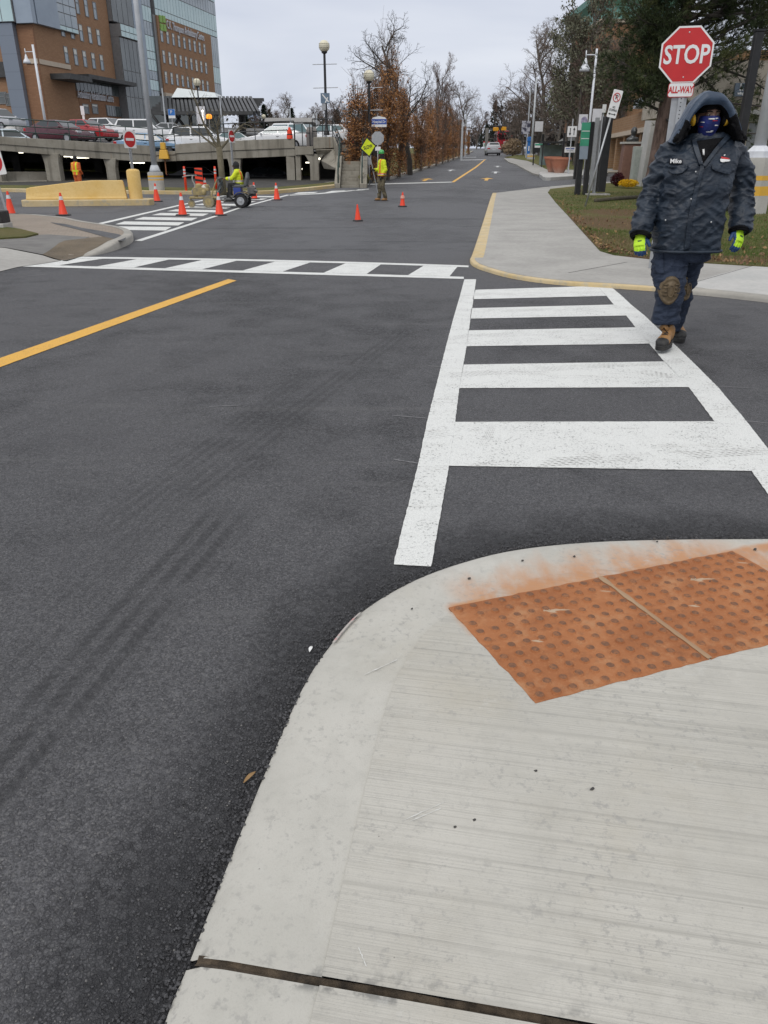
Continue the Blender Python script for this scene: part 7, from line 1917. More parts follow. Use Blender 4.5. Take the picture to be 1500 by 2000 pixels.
# ---- things along the far walkway
def fp(u, v): return gp(u, v, .11)
p = fp(1112, 316); T = thing('shelter_hut', 'small hut with a grey hipped roof and glass walls behind the planters', 'hut', p)
Yk = p.y; zz = lambda v: height_at(1112, v, Yk) - p.z; wx = (at(1126, 280, Yk) - at(1100, 280, Yk)).x
for s in (-1, 1):
    for y in (0, 2.2): b = MB(); b.box((s * wx * .44, y, zz(274) / 2), (.16, .16, zz(274))); b.build('post', GREYP, T)
b = MB(); b.box((0, 1.1, zz(274) / 2 + .2), (wx * .8, 2, zz(274) - .5)); b.build('glass_wall', GLD, T)
b = MB(); b.rings([[(-wx * .58, -.5, zz(275)), (wx * .58, -.5, zz(275)), (wx * .58, 2.7, zz(275)), (-wx * .58, 2.7, zz(275))], [(-wx * .3, .5, zz(268)), (wx * .3, .5, zz(268)), (wx * .3, 1.7, zz(268)), (-wx * .3, 1.7, zz(268))]]); b.build('roof', M('grey_shingle', (.19, .19, .18), (.24, .24, .23), 4, .9), T)
def two_panel(name, lab, u, vb, vt, v0, v1, wpx, Y, mat, fn=None):
    p = at(u, vb, Y); p.z = g(Y) + .12; T = thing(name, lab, 'road sign', p)
    zz = lambda v: height_at(u, v, Y) - p.z; hw = wpx / 2 * Y / 1370
    b = MB(); b.tube([(0, 0, -.1), (0, 0, zz(vt))], .035, 6); b.build('post', GREYP, T)
    s_ = face_plate('panel', [(-hw, -.06, zz(v1)), (hw, -.06, zz(v1)), (hw, -.06, zz(v0)), (-hw, -.06, zz(v0))], mat, T, .02)
    if fn: fn(s_, hw, (zz(v0) + zz(v1)) / 2, zz(v0) - zz(v1))
    return T
def arrows(s_, hw, zc, h):
    for k, up in ((-.42, -1), (.42, 1)):
        b = MB(); x = k * hw; b.box((x, -.065, zc - up * h * .08), (hw * .16, .006, h * .5)); b.add([(x - hw * .26, -.067, zc + up * h * .14), (x + hw * .26, -.067, zc + up * h * .14), (x, -.067, zc + up * h * .40)], [(0, 1, 2)]); b.build('arrow', SIGNBLACK, s_)
two_panel('two_way_sign', 'white two-way traffic sign with two black arrows above the planters', 1111.5, 318, 232, 246.5, 267.5, 15, 56, SIGNWHITE, arrows)
def estate(s_, hw, zc, h):
    face_plate('blue_text_bar', [(-hw * .8, -.064, zc + h * .1), (hw * .8, -.064, zc + h * .1), (hw * .8, -.064, zc + h * .28), (-hw * .8, -.064, zc + h * .28)], SIGNBLUE, s_, .003)
    face_plate('grey_text_bar', [(-hw * .6, -.064, zc - h * .22), (hw * .6, -.064, zc - h * .22), (hw * .6, -.064, zc - h * .12), (-hw * .6, -.064, zc - h * .12)], ALU, s_, .003)
two_panel('notice_board', 'low white notice board with a blue line of text behind the planters', 1110.5, 318, 286, 287, 298, 17, 57, SIGNWHITE, estate)
two_panel('small_white_sign', 'small white sign on a thin post just above the information pylon', 1164, 360, 206, 204, 220, 6, 38.5, SIGNWHITE)
two_panel('map_board', 'blue-grey map board on black posts left of the information pylon', 1136, 322, 280, 281, 303, 11, 52, M('map_blue', (.12, .16, .22), (.17, .21, .27), 3, .5))
def black_post(u, vb, vt, Y, w_, lab): p = at(u, vb, Y); p.z = g(Y) + .1; T = thing('black_post', lab, 'post', p); h = height_at(u, vt, Y) - p.z; b = MB(); b.box((0, 0, h / 2), (w_, w_, h)); b.build('shaft', BLACKP, T); b = MB(); b.box((0, 0, h + .03), (w_ * 1.2, w_ * 1.2, .06)); b.build('cap', BLACKP, T)
black_post(1127, 321, 282, 51, .28, 'black post in front of the grey-roofed hut'); black_post(1097.5, 320, 262, 58, .12, 'thin black post left of the two-way sign')
b0 = fp(1057, 314); T = thing('wood_signpost', 'signpost with a black top, white middle and black foot', 'post', b0); zz = lambda v: height_at(1057, v, b0.y) - b0.z
for v0, v1, m in ((314, 302, BLACKP), (302, 277, M('bleached_wood', (.45, .41, .36), rough=.8)), (277, 262, BLACKP)): b = MB(); b.box((0, 0, (zz(v0) + zz(v1)) / 2), (.22, .22, zz(v1) - zz(v0) - .01)); b.build('shaft', m, T)
T = thing('black_sign', 'wide black sign with green and white writing panel by the far walkway', 'sign', (at(1054, 300, 74).x, 74, g(74) + .1)); zz = lambda v: height_at(1054, v, 74) - g(74) - .1
b = MB(); b.box((0, 0, (zz(298) + zz(279)) / 2), (1.25, .2, zz(279) - zz(298))); b.build('panel', BLACKP, T); b = MB(); b.box((-.15, -.11, zz(284)), (.7, .03, .35)); b.build('white_panel', SIGNWHITE, T); b = MB(); b.box((-.15, -.12, zz(282.5)), (.66, .03, .14)); b.build('green_stripe', GREENP, T)
for s in (-.5, .5): b = MB(); b.box((s, .05, zz(298) / 2), (.1, .1, zz(298))); b.build('leg', BLACKP, T)
T = thing('blue_mailbox', 'dark blue box with a rounded top beside the black sign', 'mailbox', (at(1064, 300, 75).x, 75, g(75) + .1)); zz = lambda v: height_at(1064, v, 75) - g(75) - .1
b = MB(); b.box((0, 0, zz(284) / 2), (.6, .5, zz(284))); b.build('box', M('navy_box', (.02, .03, .12), rough=.4), T, bevel=.03); b = MB(); b.lathe([(.3, -.25), (.3, .25)], (0, 0, zz(284)), 16, axis=Matrix.Rotation(PI / 2, 3, 'X')); b.build('lid', M('navy_box', (.02, .03, .12)), T)
T = thing('bus_shelter', 'glass bus shelter with a dark roof behind the planters', 'bus shelter', (at(1083, 300, 70).x, 70, g(70) + .1)); zz = lambda v: height_at(1083, v, 70) - g(70) - .1
b = MB(); b.box((0, .6, zz(278)), (2.2, 1.5, .14)); b.build('roof', BLACKP, T)
for s in (-1, 1): b = MB(); b.box((s * 1.0, 0, zz(278) / 2), (.08, .08, zz(278))); b.build('post', BLACKP, T)
b = MB(); b.box((0, 1.2, zz(278) / 2), (2.0, .05, zz(278) - .3)); b.build('glass_pane', M('shelter_glass', (.22, .28, .27), (.16, .2, .2), 2, .15), T)
p = fp(1031, 309); T = thing('blue_pillar', 'slim bright blue emergency phone pillar by the far walkway', 'pillar', p); zz = lambda v: height_at(1031, v, p.y) - p.z
BB = M('bright_blue', (.03, .16, .48)); b = MB(); b.box((0, 0, zz(275) / 2), (.3, .3, zz(275))); b.build('shaft', BB, T, bevel=.02); b = MB(); b.box((0, 0, zz(272)), (.42, .42, .5)); b.build('head', BB, T, bevel=.05); b = MB(); b.box((0, -.17, zz(290)), (.12, .02, .5)); b.build('white_mark', SIGNWHITE, T)
p = fp(1036.5, 311.5); T = thing('lamp_post', 'grey pole with banners on a yellow-banded footing beside the blue pillar', 'lamp post', p); zz = lambda v: height_at(1038, v, p.y) - p.z
footing(T, .42, zz(300.5), ((.35, .75),)); b = MB(); b.tube([(0, 0, 0), (0, 0, zz(150))], [.13, .08], 10); b.build('pole', GREYP, T, smooth=True)
b = MB(); b.box((.62, 0, (zz(237) + zz(257)) / 2), (.85, .03, zz(237) - zz(257))); b.build('banner', BANN, T); b = MB(); b.box((-.75, 0, (zz(236) + zz(262)) / 2), (.9, .03, zz(236) - zz(262))); b.build('banner', M('dark_banner', (.05, .05, .08), (.4, .4, .45), 2.5, .8, lo=.45, hi=.55), T)
p = fp(1027, 308.5); T = thing('pole', 'thin grey pole just left of the bannered pole', 'pole', p); b = MB(); b.tube([(0, 0, 0), (0, 0, height_at(1033, 175, p.y) - p.z)], .07, 8); b.build('shaft', GREYP, T)
p = gp(955.5, 301); T = thing('overhead_beacon', 'pair of yellow overhead signal boxes hanging above the road far off', 'traffic signal', (p.x, p.y, p.z)); zz = lambda v: height_at(957, v, p.y) - p.z
b = MB(); b.box((-.5, 0, zz(250) / 2), (.42, .42, zz(250))); b.build('mast', M('mast_grey', (.22, .21, .19), (.18, .17, .16), 1, .8), T); kx = p.y / 1370
SIGY = M('signal_yellow', (.72, .33, .01), (.66, .30, .01), 4, .45)
for dx, vv in ((8.5, 252.5), (20, 251.5)): b = MB(); b.box((dx * kx, -.3, zz(vv)), (9.4 * kx, .4, zz(247.5) - zz(255))); bx = b.build('signal_box', SIGY, T, bevel=.06)
b = MB(); b.tube([(-1 * kx, -.1, zz(247)), (26 * kx, -.1, zz(245.5))], .09, 6); b.build('arm', BLACKP, T)
for sgn in (-1, 1): b = MB(); b.tube([(11.5 * kx, -.55, zz(252) - sgn * .35), (17 * kx, -.55, zz(252) + sgn * .35)], .08, 6); b.build('cross_bar', BLACKP, T)
two_panel('red_topped_sign', 'white and green sign with a red top at the far road bend', 949, 300, 274, 276, 288, 10, 165, SIGNWHITE, lambda s_, hw, zc, h: (face_plate('red_top', [(-hw, -.08, zc + h * .3), (hw, -.08, zc + h * .3), (hw, -.08, zc + h * .5), (-hw, -.08, zc + h * .5)], SIGNRED, s_, .02), face_plate('green_field', [(-hw * .7, -.08, zc - h * .35), (hw * .7, -.08, zc - h * .35), (hw * .7, -.08, zc + h * .1), (-hw * .7, -.08, zc + h * .1)], GREENP, s_, .02)))
for u, vb, vt, lab in ((905, 309, 238, 'pale utility pole along the left kerb among the rusty trees'), (912, 303, 222, 'farther pale utility pole near the end of the rusty trees')):
    p = gp(u - 4, vb, .15); T = thing('utility_pole', lab, 'pole', p); h = height_at(u, vt, p.y) - p.z; b = MB(); b.tube([(0, 0, 0), (0, 0, h)], [.14, .09], 8); b.build('shaft', GREYP, T); b = MB(); b.box((.5, 0, h * .92), (1.2, .06, .08)); b.build('arm', GREYP, T)
for u, vb, vt, Y, lab in ((567.5, 244, 212, 100, 'thin pale pole beyond the white sedan'), (619, 250, 221, 100, 'thin pale pole beyond the tall globe lamp'), (675.5, 250, 229, 100, 'short pale lamp pole left of the first rusty tree'), (543.5, 240, 232, 120, 'short pale lamp pole over the low building')):
    p = at(u, vb, Y); T = thing('pole', lab, 'pole', p); h = height_at(u, vt, Y) - p.z; b = MB(); b.tube([(0, 0, -2), (0, 0, h)], .08, 6); b.build('shaft', GREYP, T); b = MB(); b.lathe([(.05, 0), (.22, -.4)], (-.35, 0, h - .1), 8); b.tube([(0, 0, h - .1), (-.35, 0, h - .1)], .04, 5); b.build('lamp_head', GREYP, T)
# ------------------------------------------------------------------ trees and plants
BARK = M('grey_bark', (.085, .075, .066), (.14, .124, .108), 5, .95, bump=.6, bscale=18, bdist=.04)
BARKD = M('dark_bark', (.035, .03, .026), (.06, .052, .045), 5, .95, bump=.6, bscale=18, bdist=.04)
TWIG = M('brown_twig', (.12, .092, .076), (.17, .132, .108), 3, .95)
TWIGR = M('reddish_twig', (.13, .088, .074), (.18, .125, .10), 3, .95)
PBARK = NT('pine_bark'); n1 = PBARK.noise(1.0, 5, .65, vec=PBARK.mapping(scale=(9, 9, 2.2))); vv = PBARK.voro(1.0, 'F1', vec=PBARK.mapping(scale=(11, 11, 3)))
PBARK = PBARK.set(color=PBARK.mix(PBARK.map(n1, .35, .65), (.085, .055, .043), (.19, .13, .105)), rough=.95, normal=PBARK.bump(PBARK.math('ADD', vv, n1), 1.0, .06))
def leafm(name, c, c2):
    t = NT(name); oi = t.n('ShaderNodeObjectInfo'); n = t.noise(2.0, 3); n2 = t.noise(25, 2)
    col = t.mix(t.map(t.math('ADD', n, t.math('MULTIPLY', n2, .6)), .55, 1.05), c, c2)
    hs = t.n('ShaderNodeHueSaturation'); t.l(t.map(oi.outputs['Random'], 0, 1, .75, 1.2, False), hs.inputs['Value']); t.l(col, hs.inputs['Color'])
    t.set(color=hs.outputs[0], rough=.8, spec=.2); return t.mat
RUST1 = leafm('rust_leaves', (.36, .155, .055), (.50, .26, .10)); RUST2 = leafm('dull_brown_leaves', (.22, .12, .072), (.33, .185, .11))
NEED = leafm('pine_needles', (.032, .050, .022), (.075, .095, .04)); NEED2 = leafm('yellowing_needles', (.055, .075, .028), (.10, .105, .04)); DULLG = leafm('dull_green_foliage', (.11, .115, .078), (.17, .17, .115)); SPRUCE = leafm('dark_spruce', (.016, .026, .020), (.035, .048, .034))
def rdir(r_, spread=1.0): return Vector((r_.gauss(0, spread), r_.gauss(0, spread), r_.gauss(0, spread)))
def limb(b, r_, p, d, L, r0, r1, seg=6, wander=.16, up=.05, sides=5):
    pts = [p.copy()]; d = d.normalized(); dirs = [d.copy()]
    for i in range(seg):
        d = (d + rdir(r_, wander) + Vector((0, 0, up))).normalized(); pts.append(pts[-1] + d * (L / seg)); dirs.append(d.copy())
    b.tube(pts, [r0 + (r1 - r0) * i / seg for i in range(seg + 1)], sides, cap=False)
    return pts, dirs
def side_dir(r_, d, ang):
    a = d.orthogonal().normalized(); a.rotate(Matrix.Rotation(r_.uniform(0, 2 * PI), 3, d)); return (d * math.cos(ang) + a * math.sin(ang)).normalized()
def leafq(b, r_, p, s, flat=.0):
    n_ = rdir(r_).normalized(); a = n_.orthogonal().normalized(); a.rotate(Matrix.Rotation(r_.uniform(0, 6.3), 3, n_)); c = n_.cross(a)
    b.add([p - a * s, p + c * s * .55, p + a * s, p - c * s * .55], [(0, 1, 2, 3)])
def bare_tree(seed, H, r0, fork=.3, ang=.75, kids=(7, 6, 5, 3), ratio=(.55, .55, .5, .5), up=.07, upright=0.0, lean=0.0, leaves=0, lsize=.06):
    r_ = random.Random(seed); T, Cn, Lf = MB(), MB(), MB(); tips = []
    def rec(p, d, L, r, lvl):
        b = T if lvl < 2 else Cn
        pts, dirs = limb(b, r_, p, d, L, r, max(r * (.35 if lvl else .3), .005), (9, 7, 5, 4, 3)[lvl], (.07, .16, .2, .24, .28)[lvl], up, (9, 6, 4, 3, 3)[lvl])
        if lvl >= 3: tips.extend(pts[1:])
        if lvl < len(kids):
            n = kids[lvl]; st = fork if lvl == 0 else .2
            for k in range(n):
                t = st + (1 - st) * (k + r_.random() * .8) / n; i = min(int(t * (len(pts) - 1)), len(pts) - 2); q = pts[i].lerp(pts[i + 1], t * (len(pts) - 1) - i)
                a = ang * r_.uniform(.7, 1.25) * (1 - .45 * upright)
                rec(q, side_dir(r_, dirs[i], a), L * ratio[lvl] * r_.uniform(.75, 1.2) * (1.15 - .5 * t), max(r * (.50 - .2 * t), .006), lvl + 1)
    rec(Vector((0, 0, -.1)), Vector((lean, 0, 1)), H, r0, 0)
    for k in range(leaves): leafq(Lf, r_, r_.choice(tips) + rdir(r_, .12), lsize * r_.uniform(.6, 1.2))
    return T, Cn, Lf
def tree(name, label, group, parts, mats, cat='tree'):
    o = thing(name, label, cat, (0, 0, 0), 0, group)
    for (nm, b), m in zip(parts, mats):
        if b.f: b.build(nm, m, o, smooth=nm != 'foliage')
    return o
def columnar(seed, H=8.0, nb=44, wid=1.0, leaves=3400):
    """upright broom of long thin branches keeping its withered leaves low down, bare at the top"""
    r_ = random.Random(seed); T, Cn, Lf = MB(), MB(), MB()
    pts, dirs = limb(T, r_, Vector((0, 0, -.1)), Vector((0, 0, 1)), H * .93, .13, .012, 10, .03, .05, 8)
    sp = []
    for k in range(nb):
        t = .06 + .80 * (k / nb) ** 1.1; i = min(int(t * 10), 9); q = pts[i].lerp(pts[i + 1], t * 10 - i)
        d = side_dir(r_, Vector((0, 0, 1)), r_.uniform(.22, .5) * (1.25 - .6 * t)); L = H * r_.uniform(.2, .36) * (1.1 - .45 * t) * wid
        bp, bd = limb(T, r_, q, d, L, .024 * (1.1 - t), .005, 6, .05, .14, 4); sp += [(x, z) for x, z in zip(bp[1:], bd[1:])]
        for j in range(5):
            m = r_.randint(1, 5); tp, td = limb(Cn, r_, bp[m], side_dir(r_, bd[m], r_.uniform(.25, .6)), L * r_.uniform(.25, .45), .010, .004, 4, .08, .10, 3); sp += [(x, z) for x, z in zip(tp[1:], td[1:])]
    n = 0
    while n < leaves:
        q, _ = r_.choice(sp); h = q.z / H
        clump = noise.noise(q * 1.3 + Vector((seed, 0, 0)))
        if r_.random() > max(0, 1.12 - h * 1.22) or clump < -.2: n += .15; continue
        leafq(Lf, r_, q + rdir(r_, .10), r_.uniform(.04, .078)); Lf.m[-1] = 0 if r_.random() < .5 + clump * .6 else 1; n += 1
    for k in range(leaves // 10):
        a = r_.uniform(0, 6.3); q = r_.uniform(.05, .55) ** .7 * wid
        leafq(Lf, r_, Vector((math.cos(a) * q, math.sin(a) * q, r_.uniform(.1, 1.6))), r_.uniform(.04, .075)); Lf.m[-1] = r_.randint(0, 1)
    return T, Cn, Lf
COLS = []
for i, (sd_, nb, wd, lv) in enumerate(((21, 64, 1.2, 10500), (22, 58, 1.0, 8500), (23, 54, .92, 7000))):
    T, Cn, Lf = columnar(sd_, 8.0, nb, wd, lv)
    o = thing('rusty_tree', 'x', 'tree', (0, 0, 0), 0, 'rusty columnar trees along the left kerb')
    T.build('trunk', BARK, o, smooth=True); Cn.build('twigs', TWIG, o); Lf.build('foliage', [RUST1, RUST2] if i < 2 else [RUST2, RUST2], o); COLS.append(o)
def place(proto, used, u, vb, vt, rz, label, group=None, wide=1.0, H=8.0, dz=.15, Y=None):
    p = gp(u, vb, dz) if Y is None else Vector((at(u, vb, Y).x, Y, g(Y)))
    h = height_at(u, vt, p.y) - g(p.y); k = h / H
    o = proto if proto.name not in used else copy_tree(proto); used.add(proto.name)
    o['group'] = group or proto.get('group')
    return put(o, (p.x, p.y, g(p.y) + dz * .9), rz, (k * wide, k * wide, k), label)
used = set()
ROW = [(700, 353, 148, 0, 1.5, 'rusty columnar tree nearest the garage stairs, behind the blue street sign'), (728, 351.5, 124, 1, 1.1, 'rusty columnar tree directly behind the flagger'),
       (758, 347, 66, 0, .85, 'tallest rusty columnar tree in the row'), (780, 342.5, 96, 1, .85, 'rusty columnar tree just left of the large bare tree'),
       (748, 344, 118, 1, .9, 'rusty columnar tree set behind the tallest one'), (822, 331, 172, 2, 1.0, 'rusty columnar tree just right of the large bare tree'), (838, 326, 170, 1, .85, 'second rusty columnar tree right of the large bare tree'), (852, 321.5, 176, 2, .9, 'third rusty columnar tree right of the large bare tree'),
       (864, 317.5, 186, 2, .8, 'fourth rusty columnar tree right of the large bare tree'), (875, 314, 190, 1, .75, 'fifth rusty columnar tree right of the large bare tree'), (885, 311, 205, 2, .75, 'rusty columnar tree left of the pale utility pole'), (896, 307.5, 224, 2, .7, 'rusty columnar tree beside the pale utility pole'), (905, 304.5, 236, 1, .7, 'rusty columnar tree between the two pale utility poles'), (914, 301.5, 246, 0, .6, 'bright rusty columnar tree last in the row')]
for i, (u, vb, vt, k, w_, lab) in enumerate(ROW): place(COLS[k], used, u, vb, vt, i * 1.7, lab, None, w_ * 1.05)
for i, (u, vb, vt, k, w_, lab) in enumerate(((716, 347, 140, 1, 1.2, 'rusty columnar tree in the back row behind the street name sign'), (795, 336, 150, 2, 1.1, 'rusty columnar tree in the back row behind the large bare tree'), (812, 331, 182, 1, 1.0, 'lower rusty columnar tree in the back row right of the large bare trunk'), (830, 325, 192, 0, 1.0, 'lower rusty columnar tree between the first two right of the bare tree'), (845, 320, 190, 1, 1.1, 'lower rusty columnar tree in the back row at the middle of the row'),
        (858, 316, 200, 0, 1.1, 'lower rusty columnar tree behind the fourth one right of the bare tree'), (869, 313, 206, 2, 1.1, 'lower rusty columnar tree behind the fifth one right of the bare tree'), (880, 309.5, 216, 1, 1.1, 'lower rusty columnar tree in the back row before the utility poles'), (890, 306.5, 226, 0, 1.1, 'lower rusty columnar tree in the back row near the nearer utility pole'))): place(COLS[k], used, u, vb, vt, 2 + i * 1.1, lab, None, w_ * .95)
# large bare tree in the row
T, Cn, Lf = bare_tree(5, 8.0, .17, .28, .8, (10, 7, 6, 4), (.42, .55, .5, .45), .05)
BT1 = tree('bare_tree', 'x', None, [('trunk', T), ('crown', Cn)], [BARKD, BARKD])
T, Cn, Lf = bare_tree(8, 8.0, .15, .22, .8, (12, 9, 7, 5), (.40, .55, .55, .5), .04)
BT2 = tree('bare_tree', 'x', None, [('trunk', T), ('crown', Cn)], [BARK, TWIG])
T, Cn, Lf = bare_tree(13, 8.0, .13, .12, .6, (15, 9, 7, 5), (.42, .5, .5, .5), .1, .4)
BT3 = tree('bare_tree', 'x', None, [('trunk', T), ('crown', Cn)], [BARK, TWIGR])
T, Cn, Lf = bare_tree(17, 8.0, .16, .16, .75, (14, 8, 6, 3), (.36, .55, .55, .5), .03, .1, 0, 6500, .10)
GT = tree('grey_green_tree', 'x', None, [('trunk', T), ('crown', Cn), ('foliage', Lf)], [BARK, TWIG, DULLG])
us = set(); G1 = 'bare trees beyond the left kerb'; G2 = 'bare trees on the right of the road'
place(BT1, us, 801, 338, 84, .4, 'large dark bare tree with a spreading crown between the rusty trees', G1, 1.15)
place(BT2, us, 916, 300, 176, 2.0, 'tall pale bare tree beyond the end of the rusty row', G1, 1.0)
place(BT3, us, 890, 306, 192, 1.0, 'upright bare tree rising behind the far rusty trees', G1, .9)
place(BT3, us, 850, 318, 150, 3.0, 'upright bare tree rising behind the middle of the rusty row', G1, .8)
place(BT2, us, 1064, 307, 62, .8, 'tallest spreading bare tree on the right, behind the white banners', G2, 1.15)
place(BT1, us, 1040, 305, 150, 2.6, 'spreading bare tree reaching towards the road beside the bannered pole', G2, 1.5)
place(GT, us, 1122, 322, 34, 1.2, 'tall dull grey-green tree behind the bell-shaded lamp post', G2, .85)
place(GT, us, 1100, 318, 70, 4.0, 'dull grey-green tree behind the two-way sign', G2, .8)
place(BT3, us, 1172, 324, 96, .2, 'reddish bare tree behind the black information pylon', G2, 1.0)
place(BT3, us, 1207, 322, 120, 1.9, 'reddish bare tree above the dark red shrub', G2, 1.05)
place(BT3, us, 1232, 321, 140, 4.4, 'reddish bare tree behind the bust monument', G2, 1.05)
place(BT2, us, 1190, 318, 72, 5.0, 'bare tree before the teal-roofed building', G2, 1.0)
place(GT, us, 1150, 316, 105, 2.2, 'dull grey-green tree before the teal-roofed building', G2, .8)
for i, (u, vb, vt, w_, lab) in enumerate(((1085, 309, 165, 1.4, 'low twiggy bare tree behind the glass bus shelter'), (1120, 313, 160, 1.4, 'low twiggy bare tree behind the grey-roofed hut'), (1022, 303, 205, 1.2, 'twiggy bare tree left of the blue pillar'), (1150, 314, 150, 1.3, 'low twiggy bare tree behind the banners of the lamp post'), (1005, 301, 196, 1.1, 'small bare tree above the tan grass clump'), (1052, 304, 180, 1.3, 'twiggy bare tree behind the black sign'))):
    place(BT3 if i % 2 else BT2, us, u, vb, vt, i * 1.3, lab, G2, w_)
# conifers
def conifer(seed, H=8.0, w_=1.5, n=34, tuft=26, mat=SPRUCE):
    r_ = random.Random(seed); T, Lf = MB(), MB()
    T.tube([(0, 0, -.1), (0, 0, H)], [.14, .02], 7)
    for k in range(n):
        t = .08 + .9 * k / n; z = H * t; L = w_ * (1.02 - t) ** .8 * r_.uniform(.75, 1.1)
        for j in range(7):
            a = r_.uniform(0, 6.3); d = Vector((math.cos(a), math.sin(a), r_.uniform(-.25, .1)))
            for q in range(tuft // 4):
                p = Vector((0, 0, z)) + d * L * (.25 + .75 * (q + r_.random()) / (tuft / 4)) + rdir(r_, .07)
                leafq(Lf, r_, p, r_.uniform(.10, .2))
    return [('trunk', T), ('foliage', Lf)], [BARKD, mat]
pr_, mt = conifer(31); SP = tree('conifer', 'x', None, pr_, mt)
place(SP, us, 962, 299, 196, 0, 'dark conifer behind the overhead yellow signal', 'conifers down the road', 1.3, Y=225)
place(SP, us, 948, 298.5, 236, 1, 'small dark conifer left of the overhead yellow signal', 'conifers down the road', 1.2, Y=235)
place(SP, us, 938, 298, 250, 2, 'low dark conifer where the road vanishes', 'conifers down the road', 1.3, Y=245)
place(BT3, us, 984, 299, 196, 2, 'bare tree right of the dark conifer down the road', G2, 1.5, Y=215)
place(BT2, us, 999, 300, 205, 4, 'bare tree behind the red bus', G2, 1.4, Y=220)
place(BT3, us, 930, 298, 226, 5, 'bare tree where the road vanishes on the left', G1, 1.5, Y=210)
# treeline far behind the car deck
FT = [(517, 203, SP, 1.5, 'pointed conifer over the low flat-roofed building'), (528, 212, SP, 1.3, 'smaller conifer beside the pointed one beyond the deck'), (556, 198, BT2, 1.2, 'round bare tree above the car deck treeline'), (571, 210, SP, 1.4, 'conifer right of the round bare tree'), (541, 216, BT3, 1.6, 'bushy bare tree between the two far conifers'),
      (590, 219, BT3, 1.9, 'wide bushy bare tree above the white minivan'), (604, 222, BT2, 1.8, 'wide bare tree left of the tall globe lamp pole'), (500, 222, BT3, 1.7, 'bare tree right of the entrance canopy'), (640, 216, BT3, 1.7, 'bushy bare tree behind the tall globe lamp pole'), (657, 213, SP, 1.7, 'dark conifer right of the tall globe lamp pole'), (672, 210, BT3, 1.6, 'bushy bare tree next to the first rusty tree'), (686, 205, SP, 1.5, 'dark conifer touching the first rusty tree'), (622, 224, BT2, 1.7, 'low bare tree left of the globe lamp plate'), (483, 226, SP, 1.3, 'small conifer at the end of the entrance canopy')]
for i, (u, vt, pr, w_, lab) in enumerate(FT): place(pr, us, u, 250, vt, i * 2.1, lab, 'far trees beyond the car deck', w_, Y=160 + (i * 37) % 40)
def wood(name, lab, u0, u1, v0, v1, Y, n, seed):
    r_ = random.Random(seed); b = MB()
    for k in range(n):
        u = r_.uniform(u0, u1); y = Y + r_.uniform(-12, 25); top = at(u, r_.uniform(v0, v1), y).z; p = Vector((at(u, 260, y).x, y, g(y)))
        for j in range(5): limb(b, r_, p + Vector((r_.uniform(-1.5, 1.5), 0, (top - p.z) * .2)), Vector((r_.gauss(0, .35), 0, 1)), (top - p.z) * r_.uniform(.5, .8), .09, .03, 4, .12, .05, 3)
        for j in range(70): leafq(b, r_, p + Vector((r_.gauss(0, 1.6), r_.gauss(0, 1.5), (top - p.z) * r_.uniform(.15, .95))), r_.uniform(.25, .6)); b.m[-1] = 1
    o = b.build(name, [TWIG, leafm('wood_haze', (.06, .054, .05), (.10, .088, .08))]); tag(o, kind='stuff')
wood('distant_wood', '', 470, 700, 226, 240, 215, 46, 3); wood('distant_wood', '', 700, 1010, 236, 262, 260, 60, 4); wood('distant_wood', '', 985, 1260, 190, 250, 150, 60, 6)

# ---- big pine behind the stop sign
r_ = random.Random(77); T, Lm, Nd = MB(), MB(), MB()
pb = gp(1262, 398, .06); PY = pb.y
tp = at(1347, 8, PY); ax_ = Vector((tp.x - pb.x, .4, tp.z)); axn = ax_.normalized()
tr_pts = [Vector((0, 0, -.1)), axn * 1.2 + Vector((.05, 0, 0)), axn * 3, axn * 5 + Vector((.06, 0, 0)), axn * 7.5, axn * 10, axn * 12.5]
T.tube(spline(tr_pts, 5), [.27 * (1 - .045 * i / 2.4) for i in range(31)], 14)
def tuft(p, d, n=13, L=.21):
    for k in range(n):
        q = (d + rdir(r_, .55)).normalized(); l = L * r_.uniform(.7, 1.2); s_ = q.orthogonal().normalized() * .008
        if r_.random() < .5: s_.rotate(Matrix.Rotation(1.5, 3, q))
        Nd.add([p - s_, p + s_, p + q * l], [(0, 1, 2)]); Nd.m[-1] = 1 if noise.noise(p * .9) > .18 else 0
for k in range(106):
    t = 2.7 + 6.2 * (k / 74) ** .9 if k < 74 else r_.uniform(4.1, 7.6); a = r_.uniform(0, 2 * PI) if k < 74 else r_.uniform(-1.1, 1.1); out = Vector((math.cos(a), math.sin(a) * .9, r_.uniform(-.12, .25)))
    L = r_.uniform(2.4, 4.4) * (1.15 if k >= 74 else 1.0) * (1.0 if t < 7 else .75) * (1.0 if math.cos(a) > -.3 else .85)
    if math.sin(a) < -.75: L *= .7
    if math.cos(a) < -.2: L *= .70 if t < 4.6 else .50
    bp, bd = limb(Lm, r_, axn * t, out, L, .06, .012, 8, .13, -.01 if t < 4.5 else .05, 5)
    for i in range(2, 9):
        for j in range(4):
            d2 = side_dir(r_, bd[i], r_.uniform(.4, 1.0)); d2.z += .15; sp_, sd_ = limb(Lm, r_, bp[i], d2, r_.uniform(.35, .85), .012, .005, 3, .15, .06, 3)
            for m in (1, 2, 3): 
                tuft(sp_[m], sd_[m])
                if r_.random() < .4: tuft(sp_[m] + rdir(r_, .10), (sd_[m] + Vector((0, 0, .3))).normalized())
o = thing('pine_tree', 'big dark pine with a reddish leaning trunk behind the stop sign', 'tree', (pb.x, pb.y, .06))
T.build('trunk', PBARK, o, smooth=True); Lm.build('branches', BARKD, o); Nd.build('foliage', [NEED, NEED2], o)
# second pine crown further back to the right
r2 = copy_tree(o); put(r2, (pb.x + 11.5, pb.y + 9, .06), 2.4, 1.0, 'dark pine overhanging the pale wing at the right edge')

